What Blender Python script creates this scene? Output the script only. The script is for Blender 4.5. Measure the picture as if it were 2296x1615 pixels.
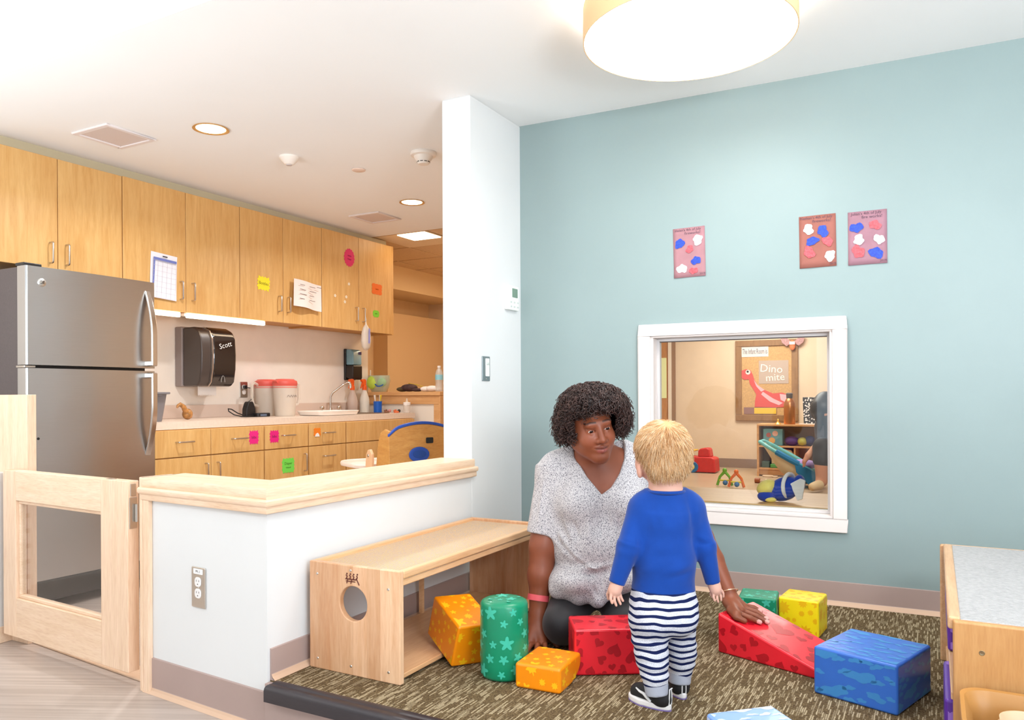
import bpy, bmesh, math, random
import numpy as np
from mathutils import Vector, Matrix
for _o in list(bpy.data.objects): bpy.data.objects.remove(_o, do_unlink=True)
SC = bpy.context.scene
COL = SC.collection
PI = math.pi
# ------------------------------------------------------------------ camera
HEAD = 0.498421            # camera heading, radians left of +Y
cam = bpy.data.objects.new('camera', bpy.data.cameras.new('camera'))
COL.objects.link(cam)
cam.data.sensor_fit = 'HORIZONTAL'; cam.data.sensor_width = 36
cam.data.lens = 36*1740/2296
cam.data.shift_y = 77.5/2296
cam.data.clip_start = .02; cam.data.clip_end = 100
cam.location = (0, 0, 1.065)
cam.matrix_world = Matrix.Translation((0, 0, 1.065)) @ Matrix.Rotation(HEAD, 4, 'Z') @ Matrix.Rotation(PI/2, 4, 'X') @ Matrix.Rotation(-.005, 4, 'Z')
SC.camera = cam
# ------------------------------------------------------------------ world, daylight from the window side behind the camera
w = bpy.data.worlds.new('world'); SC.world = w; w.use_nodes = True
bg = w.node_tree.nodes['Background']; bg.inputs[0].default_value = (.70, .87, 1, 1); bg.inputs[1].default_value = 3.2
def area(name, loc, target, sx, sy, power, col=(1, 1, 1)):
    l = bpy.data.lights.new(name, 'AREA'); l.shape = 'RECTANGLE'; l.size = sx; l.size_y = sy; l.energy = power; l.color = col
    o = bpy.data.objects.new(name, l); COL.objects.link(o); o.location = loc
    o.rotation_euler = (Vector(target)-Vector(loc)).to_track_quat('-Z', 'Y').to_euler()
    return o
# added unseen fills: downward ones behind the camera, upward ones that wash the ceiling
area('main_room_fill', (-1.2, -.9, 2.70), (-1.2, -.9, 0), .9, .9, 26, (.90, .96, 1))
area('main_room_fill', (-3.4, -.9, 2.70), (-3.4, -.9, 0), .9, .9, 24, (.90, .96, 1))
area('ceiling_wash_fill', (.75, .55, 1.6), (-.3, 2.2, 3.7), .7, .7, 100, (.93, .97, 1))
area('ceiling_wash_fill', (-3.3, .25, 1.25), (-3.25, 1.5, 3.6), .9, .9, 44, (.86, .94, 1))
area('window_daylight', (2.33, .3, 1.35), (-1.8, 2.6, .9), 2.6, 1.5, 46, (.74, .88, 1))
vs = SC.view_settings
vs.view_transform = 'Standard'; vs.look = 'None'; vs.gamma = 1; vs.use_curve_mapping = False
vs.exposure = -0.30
# ------------------------------------------------------------------ helpers
def lin(c):
    return tuple(((x/255)/12.92 if x/255 <= .04045 else ((x/255+.055)/1.055)**2.4) for x in c)
def c4(c): return (*lin(c), 1)
MATS = {}
def newmat(name):
    m = bpy.data.materials.new(name); m.use_nodes = True
    nt = m.node_tree; b = nt.nodes['Principled BSDF']
    return m, nt, b
def N(nt, t, **kw):
    n = nt.nodes.new(t)
    for k, v in kw.items(): setattr(n, k, v)
    return n
def pm(name, rgb, rough=.5, metal=0, spec=.5, var=0, vscale=8, bump=0, bscale=200, emit=0, ecol=None, alpha=1, trans=0, coat=0, sheen=0, stretch=(1, 1, 1), sss=0):
    """plain procedural material with optional colour variation and fine relief"""
    if name in MATS: return MATS[name]
    m, nt, b = newmat(name)
    b.inputs['Base Color'].default_value = c4(rgb); b.inputs['Roughness'].default_value = rough
    b.inputs['Metallic'].default_value = metal; b.inputs['Specular IOR Level'].default_value = spec
    if coat: b.inputs['Coat Weight'].default_value = coat
    if sheen: b.inputs['Sheen Weight'].default_value = sheen
    if sss:
        b.inputs['Subsurface Weight'].default_value = sss; b.inputs['Subsurface Radius'].default_value = (.012, .005, .003); b.inputs['Subsurface Scale'].default_value = .6
    if trans: b.inputs['Transmission Weight'].default_value = trans
    if alpha < 1: b.inputs['Alpha'].default_value = alpha
    if emit:
        b.inputs['Emission Color'].default_value = c4(ecol or rgb); b.inputs['Emission Strength'].default_value = emit
    tc = N(nt, 'ShaderNodeTexCoord'); mp = N(nt, 'ShaderNodeMapping'); mp.inputs['Scale'].default_value = stretch
    nt.links.new(tc.outputs['Object'], mp.inputs[0])
    if var:
        no = N(nt, 'ShaderNodeTexNoise'); no.inputs['Scale'].default_value = vscale; no.inputs['Detail'].default_value = 5
        nt.links.new(mp.outputs[0], no.inputs[0])
        r = N(nt, 'ShaderNodeValToRGB'); r.color_ramp.elements[0].position = .3; r.color_ramp.elements[1].position = .7
        r.color_ramp.elements[0].color = c4([max(0, x*(1-var)) for x in rgb]); r.color_ramp.elements[1].color = c4([min(255, x*(1+var)) for x in rgb])
        nt.links.new(no.outputs[0], r.inputs[0]); nt.links.new(r.outputs[0], b.inputs['Base Color'])
    if bump:
        n2 = N(nt, 'ShaderNodeTexNoise'); n2.inputs['Scale'].default_value = bscale; n2.inputs['Detail'].default_value = 3
        nt.links.new(mp.outputs[0], n2.inputs[0])
        bp = N(nt, 'ShaderNodeBump'); bp.inputs['Strength'].default_value = bump; bp.inputs['Distance'].default_value = .004
        nt.links.new(n2.outputs[0], bp.inputs['Height']); nt.links.new(bp.outputs[0], b.inputs['Normal'])
    MATS[name] = m
    return m
def wood(name, c1, c2, stretch, scale=3.0, rough=.42, strips=None, saxis=0, fleck=.25):
    """grained wood: noise stretched along the grain; strips = glued staves of slightly different tone"""
    m, nt, b = newmat(name)
    b.inputs['Roughness'].default_value = rough
    tc = N(nt, 'ShaderNodeTexCoord'); mp = N(nt, 'ShaderNodeMapping'); mp.inputs['Scale'].default_value = stretch
    nt.links.new(tc.outputs['Object'], mp.inputs[0])
    n1 = N(nt, 'ShaderNodeTexNoise'); n1.inputs['Scale'].default_value = scale; n1.inputs['Detail'].default_value = 8; n1.inputs['Roughness'].default_value = .62; n1.inputs['Distortion'].default_value = .6
    nt.links.new(mp.outputs[0], n1.inputs[0])
    r = N(nt, 'ShaderNodeValToRGB'); r.color_ramp.elements[0].position = .32; r.color_ramp.elements[1].position = .66
    r.color_ramp.elements[0].color = c4(c2); r.color_ramp.elements[1].color = c4(c1)
    nt.links.new(n1.outputs[0], r.inputs[0])
    out = r.outputs[0]
    n3 = N(nt, 'ShaderNodeTexNoise'); n3.inputs['Scale'].default_value = scale*7; n3.inputs['Detail'].default_value = 4
    nt.links.new(mp.outputs[0], n3.inputs[0])
    mx = N(nt, 'ShaderNodeMix', data_type='RGBA', blend_type='MULTIPLY')
    r3 = N(nt, 'ShaderNodeValToRGB'); r3.color_ramp.elements[0].position = .3; r3.color_ramp.elements[1].position = .55
    r3.color_ramp.elements[0].color = (1-fleck*.6, 1-fleck, 1-fleck*1.2, 1); r3.color_ramp.elements[1].color = (1, 1, 1, 1)
    nt.links.new(n3.outputs[0], r3.inputs[0])
    mx.inputs[0].default_value = .6
    nt.links.new(out, mx.inputs[6]); nt.links.new(r3.outputs[0], mx.inputs[7]); out = mx.outputs[2]
    if strips:
        sp = N(nt, 'ShaderNodeSeparateXYZ'); nt.links.new(tc.outputs['Object'], sp.inputs[0])
        dv = N(nt, 'ShaderNodeMath', operation='DIVIDE'); dv.inputs[1].default_value = strips; nt.links.new(sp.outputs[saxis], dv.inputs[0])
        fl = N(nt, 'ShaderNodeMath', operation='FLOOR'); nt.links.new(dv.outputs[0], fl.inputs[0])
        wn = N(nt, 'ShaderNodeTexWhiteNoise', noise_dimensions='1D'); nt.links.new(fl.outputs[0], wn.inputs['W'])
        r2 = N(nt, 'ShaderNodeValToRGB'); r2.color_ramp.elements[0].color = (.74, .62, .52, 1); r2.color_ramp.elements[1].color = (1.06, 1.06, 1.06, 1)
        nt.links.new(wn.outputs[0], r2.inputs[0])
        m2 = N(nt, 'ShaderNodeMix', data_type='RGBA', blend_type='MULTIPLY'); m2.inputs[0].default_value = .75
        nt.links.new(out, m2.inputs[6]); nt.links.new(r2.outputs[0], m2.inputs[7]); out = m2.outputs[2]
    nt.links.new(out, b.inputs['Base Color'])
    MATS[name] = m
    return m
def vcol_mat(name, rough=.5, spec=.4, bump=0, bscale=300, sss=0, sheen=0):
    m, nt, b = newmat(name)
    a = N(nt, 'ShaderNodeVertexColor', layer_name='col'); nt.links.new(a.outputs[0], b.inputs['Base Color'])
    b.inputs['Roughness'].default_value = rough; b.inputs['Specular IOR Level'].default_value = spec
    if sss:
        b.inputs['Subsurface Weight'].default_value = sss; b.inputs['Subsurface Radius'].default_value = (.01, .004, .002); b.inputs['Subsurface Scale'].default_value = .5
    if sheen: b.inputs['Sheen Weight'].default_value = sheen
    if bump:
        tc = N(nt, 'ShaderNodeTexCoord'); n2 = N(nt, 'ShaderNodeTexNoise'); n2.inputs['Scale'].default_value = bscale
        nt.links.new(tc.outputs['Object'], n2.inputs[0])
        bp = N(nt, 'ShaderNodeBump'); bp.inputs['Strength'].default_value = bump; bp.inputs['Distance'].default_value = .003
        nt.links.new(n2.outputs[0], bp.inputs['Height']); nt.links.new(bp.outputs[0], b.inputs['Normal'])
    MATS[name] = m
    return m
def glassmat(name, tint=(255, 255, 255), refl=.12, rough=.02):
    """thin clear sheet: transparent with a Fresnel-weighted mirror coat"""
    m = bpy.data.materials.new(name); m.use_nodes = True; nt = m.node_tree; nt.nodes.clear()
    o = N(nt, 'ShaderNodeOutputMaterial'); t = N(nt, 'ShaderNodeBsdfTransparent'); g = N(nt, 'ShaderNodeBsdfGlossy')
    t.inputs[0].default_value = c4(tint); g.inputs[1].default_value = rough
    lw = N(nt, 'ShaderNodeFresnel'); ge = N(nt, 'ShaderNodeNewGeometry'); mr_ = N(nt, 'ShaderNodeMapRange')   # same mirror share on both faces of the sheet
    mr_.inputs[3].default_value = 1.3+refl; mr_.inputs[4].default_value = 1/(1.3+refl); nt.links.new(ge.outputs['Backfacing'], mr_.inputs[0]); nt.links.new(mr_.outputs[0], lw.inputs[0])
    mx = N(nt, 'ShaderNodeMixShader')
    nt.links.new(lw.outputs[0], mx.inputs[0]); nt.links.new(t.outputs[0], mx.inputs[1]); nt.links.new(g.outputs[0], mx.inputs[2]); nt.links.new(mx.outputs[0], o.inputs[0])
    MATS[name] = m
    return m
ORG = {}
def reg(o, label=None, cat=None, group=None, kind=None):
    if label: o['label'] = label
    if cat: o['category'] = cat
    if group: o['group'] = group
    if kind: o['kind'] = kind
    return o
def thing(name, label, cat, loc=(0, 0, 0), group=None):
    o = bpy.data.objects.new(name, None); COL.objects.link(o); o.location = loc; o.empty_display_size = .05
    ORG[o.name] = Vector(loc)
    return reg(o, label, cat, group)
class MB:
    """collects shapes in world metres; build() links them as ONE mesh object"""
    def __init__(s): s.v = []; s.f = []; s.M = None
    def add(s, vs, fs):
        n = len(s.v)
        for p in vs:
            p = Vector(p)
            s.v.append(tuple(s.M @ p) if s.M else tuple(p))
        s.f += [tuple(i+n for i in f) for f in fs]
        return s
    def box(s, x0, x1, y0, y1, z0, z1):
        v = [(x, y, z) for z in (z0, z1) for y in (y0, y1) for x in (x0, x1)]
        return s.add(v, [(0, 2, 3, 1), (4, 5, 7, 6), (0, 1, 5, 4), (2, 6, 7, 3), (0, 4, 6, 2), (1, 3, 7, 5)])
    def obox(s, o, ux, uy, uz):
        """box from corner o along three edge vectors"""
        o, ux, uy, uz = map(Vector, (o, ux, uy, uz))
        v = [o+ux*a+uy*b+uz*c for c in (0, 1) for b in (0, 1) for a in (0, 1)]
        return s.add(v, [(0, 2, 3, 1), (4, 5, 7, 6), (0, 1, 5, 4), (2, 6, 7, 3), (0, 4, 6, 2), (1, 3, 7, 5)])
    def prism(s, poly, o, ux, uy, ext):
        """polygon (2-D) in the frame o,ux,uy pushed along ext"""
        o, ux, uy, ext = map(Vector, (o, ux, uy, ext)); n = len(poly)
        v = [o+ux*a+uy*b for a, b in poly]; v += [p+ext for p in v]
        return s.add(v, [tuple(range(n))[::-1], tuple(range(n, 2*n))]+[(i, (i+1) % n, n+(i+1) % n, n+i) for i in range(n)])
    def ring(s, outer, inner, o, ux, uy, ext):
        """plate with a hole; both outlines have the same number of points"""
        o, ux, uy, ext = map(Vector, (o, ux, uy, ext)); n = len(outer)
        A = [o+ux*a+uy*b for a, b in outer]; B = [o+ux*a+uy*b for a, b in inner]
        v = A+B+[p+ext for p in A]+[p+ext for p in B]; f = []
        for i in range(n):
            j = (i+1) % n
            f += [(i, n+i, n+j, j), (2*n+i, 2*n+j, 3*n+j, 3*n+i), (i, j, 2*n+j, 2*n+i), (n+i, 3*n+i, 3*n+j, n+j)]
        return s.add(v, f)
    def cyl(s, p0, p1, r0, r1=None, n=20, cap=True):
        p0, p1 = Vector(p0), Vector(p1); r1 = r0 if r1 is None else r1
        q = (p1-p0).to_track_quat('Z', 'Y'); v = []
        for p, r in ((p0, r0), (p1, r1)):
            v += [p+q @ Vector((r*math.cos(2*PI*i/n), r*math.sin(2*PI*i/n), 0)) for i in range(n)]
        f = [(i, (i+1) % n, n+(i+1) % n, n+i) for i in range(n)]
        if cap: f += [tuple(range(n))[::-1], tuple(range(n, 2*n))]
        return s.add(v, f)
    def lathe(s, prof, c, n=28, axis=(0, 0, 1), sx=1, sy=1):
        """profile [(r, h)] turned about axis through c"""
        c = Vector(c); q = Vector(axis).to_track_quat('Z', 'Y'); v = []; f = []; m = len(prof)
        for r, h in prof:
            v += [c+q @ Vector((r*sx*math.cos(2*PI*i/n), r*sy*math.sin(2*PI*i/n), h)) for i in range(n)]
        for k in range(m-1):
            f += [(k*n+i, k*n+(i+1) % n, (k+1)*n+(i+1) % n, (k+1)*n+i) for i in range(n)]
        if prof[0][0] > 1e-6: f.append(tuple(range(n))[::-1])
        if prof[-1][0] > 1e-6: f.append(tuple(range((m-1)*n, m*n)))
        return s.add(v, f)
    def tube(s, pts, r, n=8, closed=False):
        pts = [Vector(p) for p in pts]; m = len(pts); v = []; f = []
        rr = r if isinstance(r, (list, tuple)) else [r]*m
        up = None
        for k in range(m):
            a = pts[k-1] if (k or closed) else pts[k]; b = pts[(k+1) % m] if (k < m-1 or closed) else pts[k]
            t = (b-a).normalized()
            if up is None:
                up = Vector((0, 0, 1)) if abs(t.z) < .9 else Vector((1, 0, 0))
            x = up.cross(t).normalized(); y = t.cross(x); up = y
            v += [pts[k]+(x*math.cos(2*PI*i/n)+y*math.sin(2*PI*i/n))*rr[k] for i in range(n)]
        for k in range(m if closed else m-1):
            k2 = (k+1) % m
            f += [(k*n+i, k*n+(i+1) % n, k2*n+(i+1) % n, k2*n+i) for i in range(n)]
        if not closed: f += [tuple(range(n))[::-1], tuple(range((m-1)*n, m*n))]
        return s.add(v, f)
    def ball(s, c, r, nu=20, nv=12, R=None):
        c = Vector(c); r = (r, r, r) if not isinstance(r, (tuple, list)) else r; v = []; f = []
        for j in range(nv+1):
            t = PI*j/nv
            for i in range(nu):
                p = Vector((r[0]*math.sin(t)*math.cos(2*PI*i/nu), r[1]*math.sin(t)*math.sin(2*PI*i/nu), r[2]*math.cos(t)))
                v.append(c+(R @ p if R else p))
        for j in range(nv):
            f += [(j*nu+i, (j+1)*nu+i, (j+1)*nu+(i+1) % nu, j*nu+(i+1) % nu) for i in range(nu)]
        return s.add(v, f)
    def build(s, name, mat, parent=None, smooth=False, bevel=0, seg=2, loc=None, sub=0):
        org = ORG[parent.name] if parent else Vector(loc or (0, 0, 0))
        me = bpy.data.meshes.new(name)
        me.from_pydata([tuple(Vector(p)-org) for p in s.v], [], s.f)
        me.materials.append(mat)
        b = bmesh.new(); b.from_mesh(me); bmesh.ops.remove_doubles(b, verts=b.verts, dist=1e-6); bmesh.ops.recalc_face_normals(b, faces=b.faces); b.to_mesh(me); b.free()
        if smooth:
            me.polygons.foreach_set('use_smooth', [True]*len(me.polygons))
            try: me.set_sharp_from_angle(angle=math.radians(42))
            except Exception: pass
        me.update()
        o = bpy.data.objects.new(name, me); COL.objects.link(o)
        if parent: o.parent = parent
        else: o.location = org
        ORG[o.name] = org
        if bevel:
            md = o.modifiers.new('bevel', 'BEVEL'); md.width = bevel; md.segments = seg; md.limit_method = 'ANGLE'; md.angle_limit = math.radians(35)
            if smooth or seg > 1:
                me.polygons.foreach_set('use_smooth', [True]*len(me.polygons))
                if hasattr(md, 'harden_normals'): md.harden_normals = True
        if sub:
            md = o.modifiers.new('sub', 'SUBSURF'); md.levels = sub; md.render_levels = sub
        return o
def struct(o, label=None): return reg(o, label, None, None, 'structure')
def circle(r, n=24, c=(0, 0), sy=1): return [(c[0]+r*math.cos(2*PI*i/n), c[1]+r*sy*math.sin(2*PI*i/n)) for i in range(n)]
def rrect(w, h, r, n=6, c=(0, 0)):
    p = []
    for cx, cy, a0 in ((w/2-r, h/2-r, 0), (-w/2+r, h/2-r, PI/2), (-w/2+r, -h/2+r, PI), (w/2-r, -h/2+r, 1.5*PI)):
        p += [(c[0]+cx+r*math.cos(a0+PI/2*i/n), c[1]+cy+r*math.sin(a0+PI/2*i/n)) for i in range(n+1)]
    return p
def sqring(w, h, n):
    """rectangle outline resampled to n points, angle-matched to circle(r, n)"""
    p = []
    for i in range(n):
        a = 2*PI*i/n; c, s_ = math.cos(a), math.sin(a); k = min(w/2/abs(c) if abs(c) > 1e-6 else 1e9, h/2/abs(s_) if abs(s_) > 1e-6 else 1e9)
        p.append((c*k, s_*k))
    return p
def star(r, ri=.5, n=5, a0=PI/2, rnd=1):
    p = []
    for i in range(2*n):
        q = r if i % 2 == 0 else r*ri
        p.append((q*math.cos(a0+PI*i/n), q*math.sin(a0+PI*i/n)))
    return p
def heart(r):
    return [(r*.062*16*math.sin(t)**3, r*.062*(13*math.cos(t)-5*math.cos(2*t)-2*math.cos(3*t)-math.cos(4*t))) for t in [2*PI*i/20 for i in range(20)]]
def blob(r, seed, n=16, amp=.3, sy=1):
    rd = random.Random(seed); ph = [rd.uniform(0, 6.28) for _ in range(3)]
    return [((r*(1+amp*(.5*math.sin(2*t+ph[0])+.3*math.sin(3*t+ph[1])+.35*math.sin(5*t+ph[2]))))*math.cos(t), sy*r*(1+amp*(.5*math.sin(2*t+ph[0])+.3*math.sin(3*t+ph[1])+.35*math.sin(5*t+ph[2])))*math.sin(t)) for t in [2*PI*i/n for i in range(n)]]
def text(s, size, o, ux, uy, mat, parent, name='lettering', lift=.0006, center=True, font_x=1.0):
    """flat lettering as a thin mesh in the frame o,ux,uy"""
    cu = bpy.data.curves.new('txt', 'FONT'); cu.body = s; cu.size = size; cu.align_x = 'CENTER' if center else 'LEFT'; cu.align_y = 'CENTER'; cu.resolution_u = 2
    t = bpy.data.objects.new('txt', cu); me0 = bpy.data.meshes.new_from_object(t)
    o, ux, uy = Vector(o), Vector(ux).normalized(), Vector(uy).normalized(); nz = ux.cross(uy).normalized()
    org = ORG[parent.name] if parent else Vector((0, 0, 0))
    vs = [o+ux*v.co.x*font_x+uy*v.co.y+nz*lift-org for v in me0.vertices]; fs = [tuple(p.vertices) for p in me0.polygons]
    bpy.data.objects.remove(t); bpy.data.curves.remove(cu); bpy.data.meshes.remove(me0)
    me = bpy.data.meshes.new(name); me.from_pydata([tuple(v) for v in vs], [], fs); me.materials.append(mat)
    ob = bpy.data.objects.new(name, me); COL.objects.link(ob); ob.parent = parent; ORG[ob.name] = org
    return ob
def copy_tree(o, parent=None, loc=None):
    c = o.copy(); COL.objects.link(c); c.parent = parent
    if loc is not None: c.location = loc
    ORG[c.name] = Vector(loc) if loc is not None else ORG[o.name]
    for ch in list(o.children): copy_tree(ch, c)
    return c
RGT = Vector((math.cos(HEAD), math.sin(HEAD), 0)); FWD = Vector((-math.sin(HEAD), math.cos(HEAD), 0)); UP = Vector((0, 0, 1))
PZ = .16                    # carpeted platform above the lower floor

# ================================================================== materials of the room
white = pm('white_wall_paint', (226, 225, 224), .6, var=.008, vscale=2)
ceilm = pm('ceiling_paint', (250, 249, 248), .8, var=.004, vscale=3)
tealm = pm('teal_wall_paint', (144, 161, 160), .45, var=.012, vscale=2.5, bump=.03, bscale=120)
beige = pm('beige_wall_paint', (226, 196, 158), .6, var=.01)
nurs = pm('nursery_wall_paint', (232, 208, 180), .6, var=.01)
basem = pm('taupe_vinyl_base', (176, 152, 144), .45, var=.02, vscale=4)
cove = pm('tan_base_toe', (214, 178, 150), .45)
blackm = pm('black_rubber_nosing', (48, 42, 46), .38, var=.05, vscale=40, stretch=(1, 8, 8))
maple = wood('pale_maple_trim', (240, 208, 178), (228, 188, 152), (1, 1, 1), 5, .4)
mapleX = wood('pale_maple_long_x', (250, 220, 192), (236, 202, 168), (.5, 7, 7), 5, .38)
mapleY = wood('pale_maple_long_y', (250, 220, 192), (236, 202, 168), (7, .5, 7), 5, .38)
mapleZ = wood('pale_maple_upright', (250, 218, 190), (236, 202, 168), (7, 7, .5), 5, .38)
chrome = pm('brushed_nickel', (205, 198, 190), .28, 1)
dark = pm('dark_gap', (60, 44, 32), .7)
# vinyl floor with fine lines running across the room
def floor_mat(name, c1, c2, ang, rough=.35):
    m, nt, b = newmat(name); b.inputs['Roughness'].default_value = rough
    tc = N(nt, 'ShaderNodeTexCoord'); mp = N(nt, 'ShaderNodeMapping'); mp.inputs['Rotation'].default_value = (0, 0, -ang); nt.links.new(tc.outputs['Object'], mp.inputs[0])
    mp2 = N(nt, 'ShaderNodeMapping'); mp2.inputs['Scale'].default_value = (1.2, 55, 1); nt.links.new(mp.outputs[0], mp2.inputs[0])
    no = N(nt, 'ShaderNodeTexNoise'); no.inputs['Scale'].default_value = 1; no.inputs['Detail'].default_value = 6; no.inputs['Roughness'].default_value = .6; nt.links.new(mp2.outputs[0], no.inputs[0])
    r = N(nt, 'ShaderNodeValToRGB'); r.color_ramp.elements[0].position = .3; r.color_ramp.elements[1].position = .62
    r.color_ramp.elements[0].color = c4(c2); r.color_ramp.elements[1].color = c4(c1); nt.links.new(no.outputs[0], r.inputs[0])
    n2 = N(nt, 'ShaderNodeTexNoise'); n2.inputs['Scale'].default_value = 1.3; nt.links.new(tc.outputs['Object'], n2.inputs[0])
    mx = N(nt, 'ShaderNodeMix', data_type='RGBA', blend_type='MULTIPLY'); mx.inputs[0].default_value = .25
    nt.links.new(r.outputs[0], mx.inputs[6]); nt.links.new(n2.outputs[0], mx.inputs[7]); nt.links.new(mx.outputs[2], b.inputs['Base Color'])
    return m
vinyl = floor_mat('linear_vinyl_floor', (208, 192, 181), (178, 161, 149), HEAD-.05)
nvinyl = floor_mat('nursery_vinyl_floor', (206, 180, 150), (190, 164, 134), .6, .3)
def carpet_mat():
    """loop-pile carpet: olive ground with short pale dashes running front to back"""
    m, nt, b = newmat('olive_dash_carpet'); b.inputs['Roughness'].default_value = .95; b.inputs['Specular IOR Level'].default_value = .1
    L = nt.links.new
    tc = N(nt, 'ShaderNodeTexCoord')
    wob = N(nt, 'ShaderNodeTexNoise'); wob.inputs['Scale'].default_value = 90; L(tc.outputs['Object'], wob.inputs[0])
    va = N(nt, 'ShaderNodeVectorMath', operation='SCALE'); va.inputs[3].default_value = .004; L(wob.outputs[1], va.inputs[0])
    vb = N(nt, 'ShaderNodeVectorMath', operation='ADD'); L(tc.outputs['Object'], vb.inputs[0]); L(va.outputs[0], vb.inputs[1])
    sp = N(nt, 'ShaderNodeSeparateXYZ'); L(vb.outputs[0], sp.inputs[0])
    def M(op, a, bb=None):
        n = N(nt, 'ShaderNodeMath', operation=op)
        for i, x in enumerate((a, bb)):
            if x is None: continue
            if isinstance(x, (int, float)): n.inputs[i].default_value = x
            else: L(x, n.inputs[i])
        return n.outputs[0]
    xc = M('DIVIDE', sp.outputs[0], .0054); col = M('FLOOR', xc); fx = M('FRACT', xc)
    wn = N(nt, 'ShaderNodeTexWhiteNoise', noise_dimensions='1D'); L(col, wn.inputs['W'])
    yc = M('ADD', M('DIVIDE', sp.outputs[1], .036), M('MULTIPLY', wn.outputs[0], 17.3)); row = M('FLOOR', yc)
    cb = N(nt, 'ShaderNodeCombineXYZ'); L(col, cb.inputs[0]); L(row, cb.inputs[1])
    w2 = N(nt, 'ShaderNodeTexWhiteNoise', noise_dimensions='2D'); L(cb.outputs[0], w2.inputs['Vector'])
    on = M('MULTIPLY', M('GREATER_THAN', w2.outputs[0], .58), M('ADD', M('MULTIPLY', M('GREATER_THAN', w2.outputs[0], .80), .55), .45))
    mid = M('LESS_THAN', M('ABSOLUTE', M('SUBTRACT', fx, .5)), .36)
    msk = M('MULTIPLY', on, mid)
    g = N(nt, 'ShaderNodeTexNoise'); g.inputs['Scale'].default_value = 260; g.inputs['Detail'].default_value = 2; L(tc.outputs['Object'], g.inputs[0])
    r = N(nt, 'ShaderNodeValToRGB'); r.color_ramp.elements[0].position = .35; r.color_ramp.elements[1].position = .65
    r.color_ramp.elements[0].color = c4((74, 58, 40)); r.color_ramp.elements[1].color = c4((124, 104, 74)); L(g.outputs[0], r.inputs[0])
    r2 = N(nt, 'ShaderNodeValToRGB'); r2.color_ramp.elements[0].color = c4((152, 133, 102)); r2.color_ramp.elements[1].color = c4((200, 183, 152)); L(g.outputs[0], r2.inputs[0])
    mx = N(nt, 'ShaderNodeMix', data_type='RGBA'); L(msk, mx.inputs[0]); L(r.outputs[0], mx.inputs[6]); L(r2.outputs[0], mx.inputs[7]); L(mx.outputs[2], b.inputs['Base Color'])
    h = M('ADD', M('MULTIPLY', msk, .8), g.outputs[0])
    bp = N(nt, 'ShaderNodeBump'); bp.inputs['Strength'].default_value = .6; bp.inputs['Distance'].default_value = .004; L(h, bp.inputs['Height']); L(bp.outputs[0], b.inputs['Normal'])
    return m
carpet = carpet_mat()
# ================================================================== floors
struct(MB().box(-7, 2.5, -3, 8.2, -.05, 0).build('floor', vinyl))
struct(MB().box(-1.862, 2.5, 1.80, 3.70, .0, PZ).build('floor_platform', carpet))
pf = MB().box(-1.862, 2.5, 1.778, 1.799, 0, .1555).build('trim_1', basem); struct(pf)
# stair nosing along the platform edge: rounded rubber strip with two ribs
nz = MB()
prof = [(1.742, .116), (1.742, .150), (1.745, .158), (1.752, .1625), (1.768, .1635), (1.770, .162), (1.778, .162), (1.780, .1635), (1.796, .1635), (1.806, .161), (1.806, .1555), (1.757, .1555), (1.757, .116)]
nz.prism([(a, b) for a, b in prof], (-1.83, 0, 0), (0, 1, 0), (0, 0, 1), (4.3, 0, 0))
struct(nz.build('trim_2', blackm, smooth=True))
# ================================================================== ceilings
struct(MB().box(-6, 2.6, 1.87, 5.35, 2.44, 2.52).build('ceiling', ceilm))
struct(MB().box(-6, 2.6, -3, 1.87, 2.745, 2.82).box(-6, 2.6, 1.87, 1.93, 2.52, 2.82).build('ceiling_main', ceilm))
# hall beyond the kitchen: lay-in tiles in a painted grid
tilem = pm('ceiling_tile', (222, 190, 150), .85, var=.03, vscale=60, bump=.15, bscale=150)
gridm = pm('ceiling_grid', (196, 160, 118), .6)
hc = MB().box(-6, -2.05, 5.35, 8.2, 2.462, 2.52).box(-6, -2.05, 5.35, 5.37, 2.44, 2.47).build('ceiling_hall', gridm); struct(hc)
LIT = (-4.12, -3.62, 5.38, 5.62)   # bay of the lit panel
for i in range(7):
    for j in range(5):
        x0, y0 = -6.0+i*.56, 5.38+j*.56
        if i == 3 and j == 0: continue
        MB().box(x0+.012, x0+.548, y0+.012, y0+.548, 2.452, 2.463).build('ceiling_tile', tilem, hc)
# ================================================================== walls
struct(MB().box(-4.70, -4.57, -3, 5.63, 0, 2.745).build('wall_kitchen', pm('kitchen_wall_paint', (243, 231, 218), .55, var=.01)))
struct(MB().box(2.4, 2.5, -3, -1.1, 0, 2.8).box(2.4, 2.5, 1.7, 3.9, 0, 2.8).box(2.4, 2.5, -1.1, 1.7, 0, .6).box(2.4, 2.5, -1.1, 1.7, 2.1, 2.8).build('wall_right', white))
# window wall behind the camera
struct(MB().box(-6, -4.3, -3.1, -3, 0, 2.8).box(-2.9, -.8, -3.1, -3, 0, 2.8).box(2.0, 2.5, -3.1, -3, 0, 2.8).box(-4.3, -2.9, -3.1, -3, 0, .5).box(-.8, 2.0, -3.1, -3, 0, .5).box(-4.3, -2.9, -3.1, -3, 2.3, 2.8).box(-.8, 2.0, -3.1, -3, 2.3, 2.8).build('wall_rear', white))
struct(MB().box(-2.016, -1.862, 3.03, 3.58, 0, 2.44).build('wall_column', white, bevel=.004, seg=1))
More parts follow.
